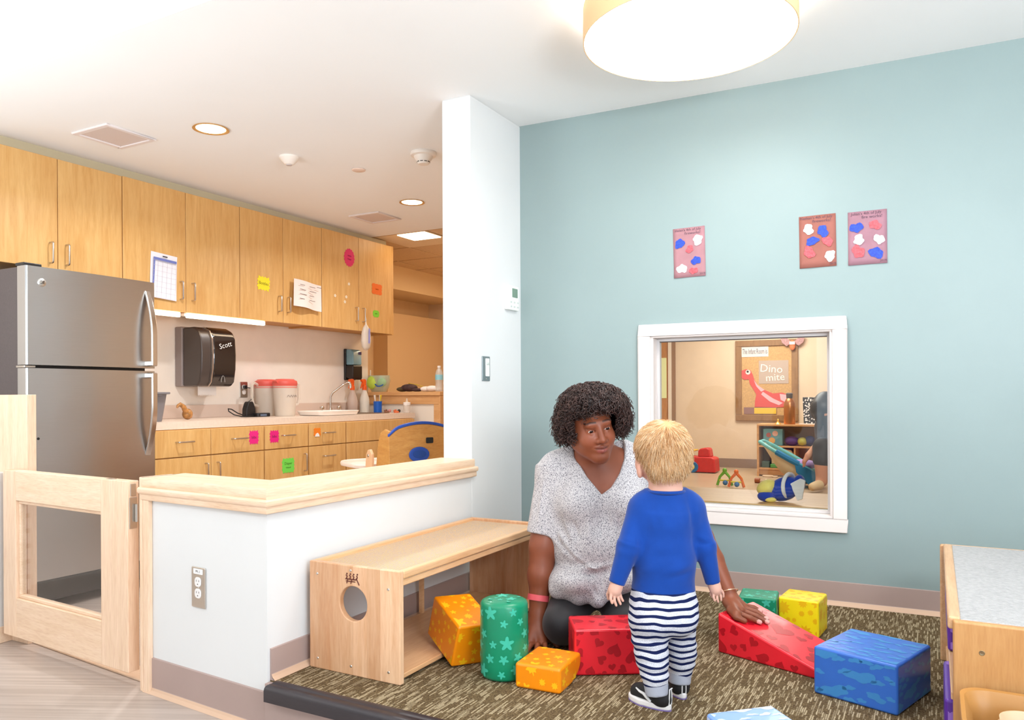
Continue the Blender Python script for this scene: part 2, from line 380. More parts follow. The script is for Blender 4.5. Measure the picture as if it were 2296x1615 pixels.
# hall: recessed wall, bulkhead, pilaster, end wall
struct(MB().box(-5.75, -5.6, 5.63, 8.2, 0, 2.47).build('wall_hall', beige))
struct(MB().box(-5.6, -5.06, 5.9, 8.2, 2.20, 2.452).build('trim_3', pm('bulkhead_paint', (232, 204, 162), .6)))
struct(MB().box(-5.6, -5.40, 7.0, 8.2, 0, 2.0).build('trim_4', pm('hall_panel_paint', (226, 194, 152), .6)))
struct(MB().box(-5.75, -4.575, 5.5, 5.63, 0, 2.47).build('wall_hall_return', beige))
# nursery behind the teal wall
struct(MB().box(-2.2, -1.90, 3.585, 3.72, 0, 2.43).box(-2.2, -2.1, 3.72, 6.1, 0, 2.43).box(-3.5, -2.1, 6.0, 6.1, 0, 2.47).box(-3.5, -3.4, 6.1, 8.2, 0, 2.47).box(-5.75, -3.4, 8.1, 8.2, 0, 2.47).box(-4.6, -4.5, 8.2, 11.4, 0, 2.43).build('wall_nursery_left', nurs))
wb = MB().box(-4.6, 2.6, 11.3, 11.4, 0, 2.44).build('wall_nursery_back', nurs); struct(wb)
struct(MB().box(2.5, 2.6, 3.9, 11.4, 0, 2.44).build('wall_nursery_right', nurs))
struct(MB().box(-2.1, 2.5, 3.74, 11.3, 2.425, 2.438).box(-3.4, -2.1, 6.1, 11.3, 2.425, 2.438).box(-4.5, -3.4, 8.2, 11.3, 2.425, 2.438).build('ceiling_nursery', ceilm))
struct(MB().box(-2.1, 2.5, 3.74, 11.3, -.03, .002).box(-3.4, -2.1, 6.1, 11.3, -.03, .002).box(-4.5, -3.4, 8.2, 11.3, -.03, .002).build('floor_nursery', nvinyl))
struct(MB().box(-4.5, 2.5, 11.28, 11.3, .002, .13).build('baseboard_nursery', pm('grey_vinyl_base', (150, 128, 116), .5)))
area('nursery_lamp', (-1.0, 7.2, 2.4), (-1.2, 7.2, 0), 1.2, 2.4, 150, (1, .95, .88))
area('nursery_lamp', (-2.0, 10.0, 2.4), (-2.0, 10.0, 0), 1.2, 1.2, 86, (1, .95, .88))
# teal wall with the observation window
T0 = Vector((-1.863, 3.518, 0)); TU = Vector((.99933, .0364, 0)).normalized(); TNV = Vector((-TU.y, TU.x, 0))
def tw(s, z, off=0): return T0+TU*s+TNV*off+UP*z       # point on the wall; off > 0 goes into the wall
WS0, WS1, WZ0, WZ1 = .690, 1.478, .530, 1.337          # clear opening
mb = MB()
for s0, s1, z0, z1 in ((-.2, WS0, 0, 2.44), (WS1, 4.35, 0, 2.44), (WS0, WS1, 0, WZ0), (WS0, WS1, WZ1, 2.44)):
    mb.obox(tw(s0, z0), TU*(s1-s0), TNV*.14, UP*(z1-z0))
struct(mb.build('wall_teal', tealm))
framem = pm('off_white_frame_paint', (238, 226, 220), .4)
alum = pm('window_channel', (212, 206, 204), .35)
win = reg(thing('window_1', None, None, tuple(tw(1.08, .47))), None, None, None, 'structure')
def fr(mb, s0, s1, z0, z1, t, o0, o1):
    """rectangular frame, members t wide, from wall offset o0 to o1"""
    for a, b, c, d in ((s0, s1, z1-t, z1), (s0, s1, z0, z0+t), (s0, s0+t, z0+t, z1-t), (s1-t, s1, z0+t, z1-t)):
        mb.obox(tw(a, c, o0), TU*(b-a), TNV*(o1-o0), UP*(d-c))
    return mb
fr(MB(), .630, 1.538, .470, 1.392, .056, -.020, .001).build('window_frame', framem, win, bevel=.004)
fr(MB(), .686, 1.482, .526, 1.341, .012, -.006, .14).build('window_reveal', framem, win, bevel=.002, seg=1)
fr(MB(), .698, 1.470, .538, 1.329, .014, .055, .085).build('window_channel', alum, win, bevel=.002, seg=1)
MB().obox(tw(.704, .544, .066), TU*.76, TNV*.006, UP*.78).build('pane', glassmat('window_glass', (250, 252, 250), .2), win)
MB().obox(tw(.704, 1.31, .060), TU*.76, TNV*.004, UP*.014).build('dark_top_strip', pm('dark_strip_grey', (92, 82, 78), .5), win)  # dark strip across the top of the pane
# ---- baseboards: vinyl cove with a tan toe
def base_run(name, p0, p1, nrm, z0, h=.1, t=.006):
    p0, p1, nrm = Vector(p0), Vector(p1), Vector(nrm); d = p1-p0
    prof = [(0, h), (t, h-.002), (t, .02), (t+.004, .010), (t+.013, .002), (t+.015, 0), (0, 0)]
    o = MB().prism(prof, p0+UP*z0, nrm, UP, d).build(name, basem); struct(o)
    MB().prism([(t+.0008, .018), (t+.0048, .010), (t+.0138, .0028), (t+.016, .0005), (t+.012, .0005), (t+.003, .009)], p0+UP*z0, nrm, UP, d).build('base_toe', cove, o)
    return o
base_run('baseboard_teal', tw(.0, 0), tw(4.25, 0), -TNV, PZ)
base_run('baseboard_partition', (-1.862, 1.80, 0), (-1.862, 3.52, 0), (1, 0, 0), PZ)
# ================================================================== low partition: long run with short return
SH0 = Vector((-1.862, 1.79, 0)); SH1 = Vector((-2.51, 1.838, 0)); SU = (SH1-SH0).normalized(); SN = Vector((SU.y, -SU.x, 0))
if SN.y > 0: SN = -SN
mb = MB()
mb.prism([(SH0.x, SH0.y), (-1.862, 3.03), (-2.0, 3.03), (-2.0, 1.93), (SH1.x, SH1.y+.13), (SH1.x, SH1.y)], (0, 0, 0), (1, 0, 0), (0, 1, 0), (0, 0, .74))
part = struct(mb.build('wall_partition', white))
base_run('baseboard_front', SH0, SH1, SN, 0, .125)
# cap rails and moulding (trim): flat cap, bead, apron, mitred at the corner
cap = struct(reg(thing('trim_5', None, None, (-1.9, 2.2, .7))))
def along(prof, pts):
    """profile (outwards, up) swept with mitres along pts; outward is to the right-hand/front side given per segment"""
    n = len(prof); vs = []; fs = []
    for k, (p, out) in enumerate(pts):
        vs += [Vector(p)+Vector(out)*a+UP*b for a, b in prof]
    for k in range(len(pts)-1):
        fs += [(k*n+i, k*n+(i+1) % n, (k+1)*n+(i+1) % n, (k+1)*n+i) for i in range(n)]
    fs += [tuple(range(n)), tuple(range((len(pts)-1)*n, len(pts)*n))]
    return vs, fs
nA = SN; nB = Vector((1, 0, 0)); mit = (nA+nB)/(1+nA.dot(nB))
cor = SH0; end0 = SH1+Vector((-.012, 0, 0)); end1 = Vector((-1.862, 3.03, 0))
for nm, prof in (('cap_rail', [(-.165, .738), (.016, .738), (.018, .742), (.018, .768), (.016, .772), (-.165, .772)]),
                 ('bead_moulding', [(0, .716), (.026, .716), (.030, .722), (.030, .732), (.024, .738), (0, .738)]),
                 ('apron_board', [(0, .692), (.018, .692), (.020, .695), (.020, .716), (0, .716)])):
    v, f = along(prof, [(end0, nA), (cor, mit)])
    MB().add(v, f).build(nm, mapleX, cap, smooth=True)
    e1 = end1+Vector((0, .012 if nm != 'cap_rail' else 0, 0))
    v, f = along(prof, [(cor, mit), (e1, nB)])
    MB().add(v, f).build(nm, mapleY, cap, smooth=True)
# upright casing at the free end of the return
post = struct(reg(thing('trim_6', None, None, (SH1.x, SH1.y, 0))))
MB().obox(SH1+SU*.0+SN*.018, SU*-.035, SN*-.018, UP*.692).build('casing', mapleZ, post, bevel=.003)
MB().obox(SH1+SU*.016+SN*.020, SU*-.016, SN*-.16, UP*.772).build('jamb', mapleZ, post, bevel=.003)
MB().obox(SH1+SU*.030+SN*.012, SU*-.014, SN*-.13, UP*.772).build('stop', mapleZ, post, bevel=.003)
# wood threshold under the gate
struct(MB().obox((-3.62, 1.972, 0), (1.06, -.10, 0), (.008, .085, 0), (0, 0, .008)).build('trim_7', mapleX, bevel=.003))
# tall wood end panel and the sliver of wall left of the gate
struct(MB().box(-3.78, -3.43, 1.935, 1.975, 0, 1.075).build('trim_8', mapleZ, bevel=.002))
lw = MB().box(-3.78, -3.556, 1.80, 1.935, 0.07, .735).build('wall_gate_side', white); struct(lw)
for k in range(9):
    MB().box(-3.5565, -3.5545, 1.8, 1.812, .12+k*.068, .14+k*.068).build('shelf_slot', dark, lw)
struct(MB().box(-3.79, -3.548, 1.79, 1.94, 0, .07).build('baseboard_gate_side', mapleX, bevel=.003))

# ================================================================== kitchen cabinets
cabm = wood('honey_maple_veneer', (230, 184, 118), (214, 160, 92), (9, 9, .9), 3.5, .38, fleck=.12)
cabh = wood('honey_maple_drawer', (230, 184, 118), (214, 160, 92), (9, 9, .9), 3.5, .38, fleck=.12)
cabin = pm('cabinet_carcass', (206, 150, 84), .5, var=.05, vscale=6)
def pull(mb, p0, p1, out):
    """wire pull: a bar on two turned-in legs"""
    p0, p1, out = Vector(p0), Vector(p1), Vector(out); d = (p1-p0).normalized()*.008
    mb.tube([p0, p0+out*.72, p0+out*.93+d*.35, p0+out+d, p1+out-d, p1+out*.93-d*.35, p1+out*.72, p1], .0048, 8)
    return mb
XF = -4.23
def upper(y0, y1, split, z0, z1, label, hz):
    t = thing('upper_cabinet', label, 'cabinet', (-4.40, (y0+y1)/2, z0), 'wall cabinets over the counter')
    b = MB()
    b.box(-4.567, XF-.021, y0, y0+.018, z0, z1).box(-4.567, XF-.021, y1-.018, y1, z0, z1).box(-4.567, XF-.021, y0+.018, y1-.018, z0+.012, z0+.03).box(-4.567, XF-.021, y0+.018, y1-.018, z1-.018, z1).box(-4.567, -4.56, y0+.018, y1-.018, z0+.03, z1-.018)
    b.build('body', cabin, t)
    for a, c, hy in ((y0+.003, split-.002, split-.045), (split+.002, y1-.003, split+.045)):
        d = MB().box(XF-.020, XF, a, c, z0, z1-.002).build('door', cabm, t, bevel=.0015, seg=1)
        pull(MB(), (XF, hy, hz), (XF, hy, hz+.112), (.032, 0, 0)).build('handle', chrome, d, smooth=True)
    return t
upper(2.17, 2.944, 2.557, 1.765, 2.375, 'short maple wall cabinet above the refrigerator', 1.795)
upper(2.944, 3.83, 3.388, 1.605, 2.378, 'maple wall cabinet with the calendar sheet, over the under-shelf lights', 1.685)
upper(3.83, 4.65, 4.237, 1.605, 2.382, 'maple wall cabinet with the yellow starburst label', 1.685)
upper(4.65, 5.55, 5.098, 1.605, 2.388, 'maple wall cabinet with the pink oval label at the far end', 1.685)
struct(MB().box(-4.57, -4.30, 2.17, 5.56, 2.386, 2.44).build('trim_9', pm('soffit_filler', (214, 202, 170), .6)))
struct(MB().box(-4.57, XF-.004, 5.552, 5.575, 1.60, 2.388).build('trim_10', cabm))
XL = -3.93
def lower(y0, y1, fronts, label):
    t = thing('base_cabinet', label, 'cabinet', (-4.25, (y0+y1)/2, 0), 'base cabinets under the counter')
    MB().box(-4.567, XL-.021, y0, y1, .10, .866).box(-4.567, XL-.08, y0, y1, 0, .10).build('body', cabin, t)
    for kind, a, b, z0, z1, hd in fronts:
        d = MB().box(XL-.020, XL, a+.0025, b-.0025, z0, z1).build(kind, cabm, t, bevel=.0015, seg=1)
        if hd == 'h':
            m = (a+b)/2; hz = z0+(z1-z0)*(.56 if kind == 'drawer' and z1-z0 < .2 else .78)
            pull(MB(), (XL, m-.056, hz), (XL, m+.056, hz), (.03, 0, 0)).build('handle', chrome, d, smooth=True)
        elif hd == 'l' or hd == 'r':
            hy = b-.045 if hd == 'r' else a+.045
            pull(MB(), (XL, hy, z1-.165), (XL, hy, z1-.045), (.03, 0, 0)).build('handle', chrome, d, smooth=True)
    return t
lower(2.92, 3.761, [('drawer', 2.93, 3.325, .705, .862, 'h'), ('drawer', 3.325, 3.758, .705, .862, 'h'), ('door', 2.93, 3.325, .105, .698, 'r'), ('door', 3.325, 3.758, .105, .698, 'l')], 'wide maple base cabinet beside the refrigerator')
lower(3.761, 4.177, [('drawer', 3.764, 4.174, .705, .862, 'h'), ('door', 3.764, 4.174, .105, .698, 'r')], 'narrow maple base cabinet with a green label on its door')
lower(4.177, 4.58, [('drawer', 4.18, 4.577, .705, .862, 'h'), ('drawer', 4.18, 4.577, .36, .698, 'h'), ('drawer', 4.18, 4.577, .105, .353, 'h')], 'maple drawer base with a torn orange label')
lower(4.58, 5.468, [('false_front', 4.583, 5.465, .705, .862, ''), ('door', 4.583, 5.022, .105, .698, 'r'), ('door', 5.022, 5.465, .105, .698, 'l')], 'maple sink base cabinet at the far end of the counter')
# ---- worktop with sink cut-out and upstand
ctm = pm('cream_laminate_worktop', (236, 214, 194), .35, var=.02, vscale=60)
SK = (-4.42, -4.08, 4.84, 5.26)
ct = thing('countertop', 'cream laminate countertop with upstand along the kitchen wall', 'countertop', (-4.25, 4.2, .868))
MB().box(-4.57, -3.95, 2.92, SK[2], .868, .912).box(-4.57, -3.95, SK[3], 5.50, .868, .912).box(-4.57, SK[0], SK[2], SK[3], .868, .912).box(SK[1], -3.95, SK[2], SK[3], .868, .912).build('worktop', ctm, ct)
MB().box(-4.569, -4.550, 2.92, 5.50, .912, 1.004).build('upstand', pm('upstand_laminate', (222, 198, 182), .4), ct, bevel=.003)
steel = pm('stainless_sink', (190, 182, 172), .25, 1)
sk = thing('sink', 'drop-in stainless sink behind the drying tray', 'sink', (-4.24, 5.05, .913))
fr2 = MB()
for a in ((SK[0]-.025, SK[1]+.025, SK[2]-.025, SK[2]), (SK[0]-.025, SK[1]+.025, SK[3], SK[3]+.025), (SK[0]-.025, SK[0], SK[2], SK[3]), (SK[1], SK[1]+.025, SK[2], SK[3])):
    fr2.box(a[0], a[1], a[2], a[3], .9125, .917)
fr2.build('rim', steel, sk, bevel=.0015, seg=1)
bs = MB()
for a in ((SK[0], SK[1], SK[2], SK[2]+.003), (SK[0], SK[1], SK[3]-.003, SK[3]), (SK[0], SK[0]+.003, SK[2], SK[3]), (SK[1]-.003, SK[1], SK[2], SK[3])):
    bs.box(a[0], a[1], a[2], a[3], .75, .915)
bs.box(SK[0], SK[1], SK[2], SK[3], .745, .75).build('basin', steel, sk)
MB().lathe([(.0, 0), (.02, 0), (.022, .003), (0, .003)], (-4.24, 5.05, .751)).build('drain', pm('drain_metal', (90, 86, 82), .3, 1), sk)
fb = Vector((-4.485, 5.03, .9125))
fc = thing('faucet', 'chrome high-arc faucet behind the sink', 'faucet', tuple(fb))
chr2 = pm('polished_chrome', (214, 208, 200), .12, 1)
MB().lathe([(.024, 0), (.024, .006), (.016, .02), (.013, .05), (0, .05)], fb).build('base', chr2, fc, smooth=True)
MB().tube([fb+Vector(p) for p in ((0, 0, .03), (0, 0, .14), (.015, .01, .175), (.08, .07, .245), (.10, .09, .262), (.118, .105, .262), (.124, .11, .245), (.124, .11, .215))], [.0095]*6+[.011, .012], 10).build('spout', chr2, fc, smooth=True)
for s, col in ((-1, (150, 60, 90)), (1, (200, 196, 190))):
    k = fb+Vector((0, s*.105, 0))
    h = MB().lathe([(.02, 0), (.018, .012), (.009, .02), (.009, .032), (.018, .040), (.021, .052), (.016, .062), (0, .064)], k).build('tap', chr2, fc, smooth=True)
# ================================================================== refrigerator
ssm, nt, b = newmat('brushed_stainless')
b.inputs['Metallic'].default_value = 1; b.inputs['Roughness'].default_value = .27
tc = N(nt, 'ShaderNodeTexCoord'); mp = N(nt, 'ShaderNodeMapping'); mp.inputs['Scale'].default_value = (260, 6, 260); nt.links.new(tc.outputs['Object'], mp.inputs[0])
no = N(nt, 'ShaderNodeTexNoise'); no.inputs['Scale'].default_value = 1; no.inputs['Detail'].default_value = 3; nt.links.new(mp.outputs[0], no.inputs[0])
r = N(nt, 'ShaderNodeValToRGB'); r.color_ramp.elements[0].color = c4((183, 181, 180)); r.color_ramp.elements[1].color = c4((189, 187, 186)); nt.links.new(no.outputs[0], r.inputs[0]); nt.links.new(r.outputs[0], b.inputs['Base Color'])
mr = N(nt, 'ShaderNodeMapRange'); mr.inputs[3].default_value = .27; mr.inputs[4].default_value = .29; nt.links.new(no.outputs[0], mr.inputs[0]); nt.links.new(mr.outputs[0], b.inputs['Roughness'])
n2 = N(nt, 'ShaderNodeTexNoise'); n2.inputs['Scale'].default_value = 3.2; nt.links.new(tc.outputs['Object'], n2.inputs[0])
bp = N(nt, 'ShaderNodeBump'); bp.inputs['Strength'].default_value = .25; bp.inputs['Distance'].default_value = .02; nt.links.new(n2.outputs[0], bp.inputs['Height']); nt.links.new(bp.outputs[0], b.inputs['Normal'])
fbody = pm('fridge_side_grey', (84, 74, 74), .45, var=.04, vscale=120)
blk = pm('black_plastic', (26, 24, 25), .35)
F0, F1 = 2.175, 2.885
fg = thing('refrigerator', 'stainless steel top-freezer refrigerator beside the wall cabinets', 'refrigerator', (-4.2, 2.53, 0))
MB().box(-4.56, -3.945, F0+.01, F1-.01, .03, 1.705).build('body', fbody, fg, bevel=.006)
MB().box(-3.945, -3.932, F0+.015, F1-.015, .12, 1.70).build('gasket', blk, fg)
def fdoor(z0, z1):
    n = 14; v = []
    pr = [(-3.932, F0)]
    for i in range(7):
        a = PI/2*i/6; pr.append((-3.872+.012*math.sin(a), F0+.010-.010*math.cos(a)))
    for i in range(n+1):
        t = i/n; y = F0+.012+(F1-F0-.024)*t; pr.append((-3.860+.010*(1-(2*t-1)**2), y))
    for i in range(7):
        a = PI/2*i/6; pr.append((-3.872+.012*math.cos(a), F1-.010+.010*math.sin(a)))
    pr.append((-3.932, F1))
    return MB().prism(pr, (0, 0, z0), (1, 0, 0), (0, 1, 0), (0, 0, z1-z0))
d1 = fdoor(1.222, 1.705).build('freezer_door', ssm, fg, smooth=True)
d2 = fdoor(.16, 1.206).build('door', ssm, fg, smooth=True)
def fh(z0, z1, par, flip):
    """bowed bar handle that lands on the door at one end"""
    y = F1-.055; pts = []; m = 16
    for i in range(m+1):
        t = i/m; z = z0+(z1-z0)*t; e = t if flip else 1-t
        pts.append(((-3.852+.052*min(1, math.sin(min(1, e*2.2)*PI/2)) if e < 1 else -3.8), y+.014*math.sin(PI*t*.5 if flip else PI*(1-t)*.5), z))
    mb = MB()
    for off in (0,):
        k = len(pts)
        mb.tube(pts, [.017]*k, 12)
    return mb.build('handle', pm('satin_handle', (206, 200, 194), .22, 1), par, smooth=True)
fh(1.228, 1.645, d1, False) if False else None
def fh2(z0, z1, far, par):
    """strap handle: deep at the split line, sweeping back to the door at its far end"""
    y = F1-.052; mb = MB(); m = 18; pts = []
    for i in range(m+1):
        t = i/m; z = z0+(z1-z0)*t; e = (1-t) if far == 'top' else t
        x = -3.853+.060*(1-(1-min(1, e*1.6))**2)
        pts.append((x, z))
    pr = pts+[(x-.014, z) for x, z in pts[::-1]]
    mb.prism(pr, (0, y-.017, 0), (1, 0, 0), (0, 0, 1), (0, .034, 0))
    zz = z0 if far == 'top' else z1
    mb.box(-3.86, -3.80, y-.017, y+.017, min(zz, zz+(.03 if far == 'top' else -.03)), max(zz, zz+(.03 if far == 'top' else -.03)))
    return mb.build('handle', pm('satin_handle', (206, 200, 194), .22, 1), par, smooth=True, bevel=.006, seg=3)
fh2(1.232, 1.655, 'top', d1); fh2(.735, 1.196, 'bottom', d2)
MB().box(-3.93, -3.875, F0+.02, F1-.02, .05, .15).build('kick_grille', blk, fg, bevel=.003)
bd = MB().lathe([(.0, 0), (.021, 0), (.021, .003), (.018, .005), (0, .005)], (-3.8585, F0+.075, 1.628), axis=(1, 0, 0)).build('badge', pm('badge_silver', (214, 212, 208), .3, 1), d1, smooth=True)
text('GE', .022, (-3.853, F0+.075, 1.628), (0, 1, 0), (0, 0, 1), blk, bd)
MB().box(-3.94, -3.868, F0-.004, F0+.05, 1.208, 1.219).build('hinge', chrome, fg, bevel=.002, seg=1)
MB().box(-3.95, -3.88, F0+.0, F0+.09, 1.706, 1.722).build('hinge_cover', blk, fg, bevel=.004)
MB().lathe([(0, 0), (.007, 0), (.006, .003), (0, .003)], (-3.8585, F0+.055, .86), axis=(1, 0, 0)).build('plug_button', blk, d2)
# ================================================================== things on the kitchen wall
ucl = pm('undercabinet_tube', (255, 250, 240), .4, emit=9, ecol=(255, 226, 190))
for y0, y1, lb in ((3.00, 3.36, 'glowing under-cabinet light strip next to the refrigerator'), (3.40, 4.075, 'long glowing under-cabinet light strip above the towel dispenser')):
    t = thing('undercabinet_light', lb, 'light', (-4.26, (y0+y1)/2, 1.60), 'strip lights under the wall cabinets')
    MB().box(-4.30, -4.262, y0, y1, 1.585, 1.604).build('housing', pm('light_housing', (246, 244, 240), .5), t, bevel=.003)
    MB().box(-4.262, -4.238, y0+.005, y1-.005, 1.572, 1.603).build('diffuser', ucl, t, bevel=.007, seg=3)
# ---- paper towel dispenser (roll dispenser with smoked cover)
TDY0, TDY1, TDZ0, TDZ1 = 3.565, 3.875, 1.13, 1.54
td = thing('towel_dispenser', 'smoked black roll towel dispenser on the kitchen wall', 'dispenser', (-4.5, (TDY0+TDY1)/2, TDZ0))
MB().box(-4.569, -4.50, TDY0, TDY1, TDZ0, TDZ1).build('back_plate', pm('dispenser_grey', (150, 136, 132), .4), td, bevel=.008)
sm = pm('smoked_cover', (38, 30, 28), .08, coat=.6)
prof = [(0, 0), (.15, 0), (.178, .03), (.196, .12), (.200, .22), (.192, .33), (.165, .382), (.11, .408), (0, .405)]
MB().prism([(a*.95, b*.985) for a, b in prof], (-4.505, TDY0+.012, TDZ0+.003), (1, 0, 0), (0, 0, 1), (0, .085, 0)).build('side_cover', pm('side_cover_plastic', (74, 64, 60), .3), td, bevel=.012, seg=3)
MB().prism([(a, b) for a, b in prof], (-4.505, TDY0+.10, TDZ0), (1, 0, 0), (0, 0, 1), (0, TDY1-TDY0-.105, 0)).build('front_cover', sm, td, bevel=.02, seg=4)
MB().prism([(a*1.006+.001, b) for a, b in prof], (-4.505, TDY0+.094, TDZ0), (1, 0, 0), (0, 0, 1), (0, .008, 0)).build('trim_band', pm('dispenser_band', (206, 190, 178), .25, .8), td)
wlet = pm('white_print', (240, 236, 232), .5)
text('Scott', .052, (-4.3035, TDY0+.20, TDZ0+.285), (0, .96, .26), (0, -.26, .96), wlet, td, lift=.003)
MB().tube([(-4.316, TDY0+.19+.016*math.cos(a), TDZ0+.03+.045*math.sin(a)) for a in (0, .5, 1.0, 1.5, 2.1, 2.6, 3.14)], .0025, 6).build('push_mark', pm('print_grey', (150, 144, 140), .5), td)
pt = MB(); k = 26
pp = [(0, .05)]+[(.155*i/k, -.012*(i % 2)-.008) for i in range(k+1)]+[(.155, .05)]
pt.prism(pp, (-4.45, TDY0+.09, TDZ0-.045), (0, 1, 0), (0, 0, 1), (.002, 0, 0)).build('paper_towel', pm('white_paper', (246, 240, 236), .8), td)
# ---- notice half hidden behind the dispenser
paper = pm('printed_paper', (238, 224, 212), .75, var=.01)
ink = pm('grey_ink', (120, 104, 98), .8); inkb = pm('dark_ink', (60, 50, 60), .8); inkbl = pm('blue_ink', (112, 122, 186), .7)
def sheet(name, label, cat, o, ux, uy, w, h, mat, curl=.0, group=None, seg=10, wav=None, t=.0006):
    """thin paper with a lifted, curled surface; o = lower-left corner"""
    o, ux, uy = Vector(o), Vector(ux), Vector(uy); nz = ux.cross(uy)
    th = thing(name, label, cat, tuple(o+ux*w/2), group); mb = MB(); v = []; f = []
    for j in range(seg+1):
        for i in range(seg+1):
            a, bb = i/seg, j/seg; lift = .0015+(wav(a, bb) if wav else curl*(1-bb)**2)
            v.append(o+ux*w*a+uy*h*bb+nz*lift)
    n = len(v); v += [p+nz*t for p in v]; S = seg+1
    for j in range(seg):
        for i in range(seg):
            q = (j*S+i, j*S+i+1, (j+1)*S+i+1, (j+1)*S+i); f += [q[::-1], tuple(x+n for x in q)]
    ed = [j*S for j in range(S)][::-1]+[i for i in range(1, S)]+[j*S+seg for j in range(1, S)]+[seg*S+i for i in range(seg-1, 0, -1)]
    m = len(ed); f += [(ed[i], ed[(i+1) % m], ed[(i+1) % m]+n, ed[i]+n) for i in range(m)]
    mb.add(v, f).build('sheet', mat, th, smooth=True)
    return th
def lines(par, o, ux, uy, rows, mat, lift=.004, name='print_lines'):
    """printed bars: rows of (x, y, w, h) in the sheet frame"""
    o, ux, uy = Vector(o), Vector(ux), Vector(uy); nz = ux.cross(uy); mb = MB()
    for x, y, ww, hh in rows: mb.prism([(x, y), (x+ww, y), (x+ww, y+hh), (x, y+hh)], o+nz*lift, ux, uy, nz*.0003)
    o_ = mb.build(name, mat, par); o_['kind'] = 'stuff'; return o_
nt_ = sheet('wall_notice', 'printed handwashing notice behind the towel dispenser', 'paper', (-4.568, 3.74, 1.275), (0, 1, 0), (0, 0, 1), .34, .19, paper, .004)
lines(nt_, (-4.568, 3.74, 1.275), (0, 1, 0), (0, 0, 1), [(.2, .15, .11, .008), (.2, .12, .05, .005), (.27, .12, .05, .005)]+[(.2+.07*c, .09-.014*i, .05, .004) for i in range(5) for c in (0, 1)], ink, .0065)
# ---- outlet behind the charger, with plug and cord
def outlet(name, label, o, ux, uy, w=.072, h=.118, plate=None, col=(236, 226, 218)):
    o, ux, uy = Vector(o), Vector(ux), Vector(uy); nz = ux.cross(uy)
    t = thing(name, label, 'outlet', tuple(o))
    MB().prism(rrect(w, h, .004, 3), o, ux, uy, nz*.005).build('plate', plate or chrome, t, bevel=.0015, seg=1)
    for s in (-1, 1):
        c = o+uy*s*.0195+nz*.005
        rc = MB().prism(rrect(.034, .033, .013, 5), c, ux, uy, nz*.0025).build('receptacle', pm('outlet_'+str(col), col, .4), t, bevel=.001, seg=1)
        mb = MB()
        for x, y, a, bb in ((-.0065, .004, .002, .008), (.0065, .004, .002, .0065), (0, -.0075, .004, .004)): mb.prism(rrect(a, bb, .0009, 2), c+ux*x+uy*y+nz*.0022, ux, uy, nz*.0006)
        mb.build('slot', dark, rc)
    MB().lathe([(0, 0), (.003, 0), (.002, .0015), (0, .0015)], o+nz*.005, axis=tuple(nz), n=10).build('screw', chrome, t)
    return t
OP = Vector((-4.569,4.166,1.112)); outlet('wall_outlet', 'steel duplex outlet on the kitchen wall beside the towel dispenser', OP, (0, 1, 0), (0, 0, 1))
ch0 = Vector((-4.36, 4.05, .912))
cg = thing('charger', 'black corded charger with its cable coiled on the countertop', 'charger', tuple(ch0))
bm_ = pm('charger_black', (24, 22, 24), .4, bump=.1)
bb = MB(); ang = -.5
bb.prism([(-.045, 0), (.045, 0), (.040, .06), (.024, .10), (.016, .112), (-.016, .112), (-.026, .10), (-.042, .06)], ch0+Vector((-.03, -.02, 0)), (0, 1, 0), (0, 0, 1), (.05, 0, 0)).build('body', bm_, cg, bevel=.006, seg=2)
MB().prism(rrect(.13, .075, .02, 4), ch0+Vector((.03, .06, .0)), (0, 1, 0), (1, 0, 0), (0, 0, .028)).build('base', bm_, cg, bevel=.006, seg=2)
MB().box(ch0.x+.066, ch0.x+.0685, ch0.y+.02, ch0.y+.08, .918, .932).build('light_strip', pm('charger_label', (96, 110, 130), .3), cg)
MB().tube([OP+Vector(p) for p in ((.008, 0, .018), (.03, .005, .016), (.045, .03, .012), (.05, .04, -.02), (.055, .045, -.06))]+[ch0+Vector((-.02, -.01, .11))], .0035, 8).build('cord', blk, cg, smooth=True)
MB().prism(rrect(.026, .026, .006, 3), OP+Vector((.007, 0, .0195)), (0, 1, 0), (0, 0, 1), (.022, 0, 0)).build('plug', blk, cg, bevel=.003)
MB().tube([ch0+Vector(p) for p in ((.03, .0, .012), (.035, -.06, .01), (.03, -.12, .006), (.01, -.17, .02), (-.01, -.20, .045), (-.02, -.195, .062), (-.02, -.165, .058), (-.01, -.12, .03), (.0, -.07, .012), (.02, -.02, .01))], .004, 8).build('cable_loop', blk, cg, smooth=True)
# ---- soap dispenser
sp0 = Vector((-4.569, 5.36, 1.20))
sd = thing('soap_dispenser', 'black soap dispenser with a clear blue cartridge on the wall above the sink', 'dispenser', tuple(sp0))
MB().box(-4.569, -4.545, 5.295, 5.43, 1.20, 1.475).build('back_plate', blk, sd, bevel=.006)
MB().prism([(0, .02), (.075, .0), (.085, .02), (.085, .13), (0, .13)], (-4.55, 5.298, 1.20), (1, 0, 0), (0, 0, 1), (0, .129, 0)).build('body', pm('soap_black', (40, 30, 26), .3), sd, bevel=.012, seg=3)
MB().prism([(0, 0), (.083, 0), (.080, .11), (.06, .138), (0, .142)], (-4.55, 5.302, 1.332), (1, 0, 0), (0, 0, 1), (0, .121, 0)).build('cartridge', pm('blue_soap', (126, 170, 186), .08, coat=.5), sd, bevel=.012, seg=3)
MB().box(-4.468, -4.4665, 5.375, 5.415, 1.425, 1.45).build('logo_patch', pm('logo_purple', (70, 60, 120), .4), sd)
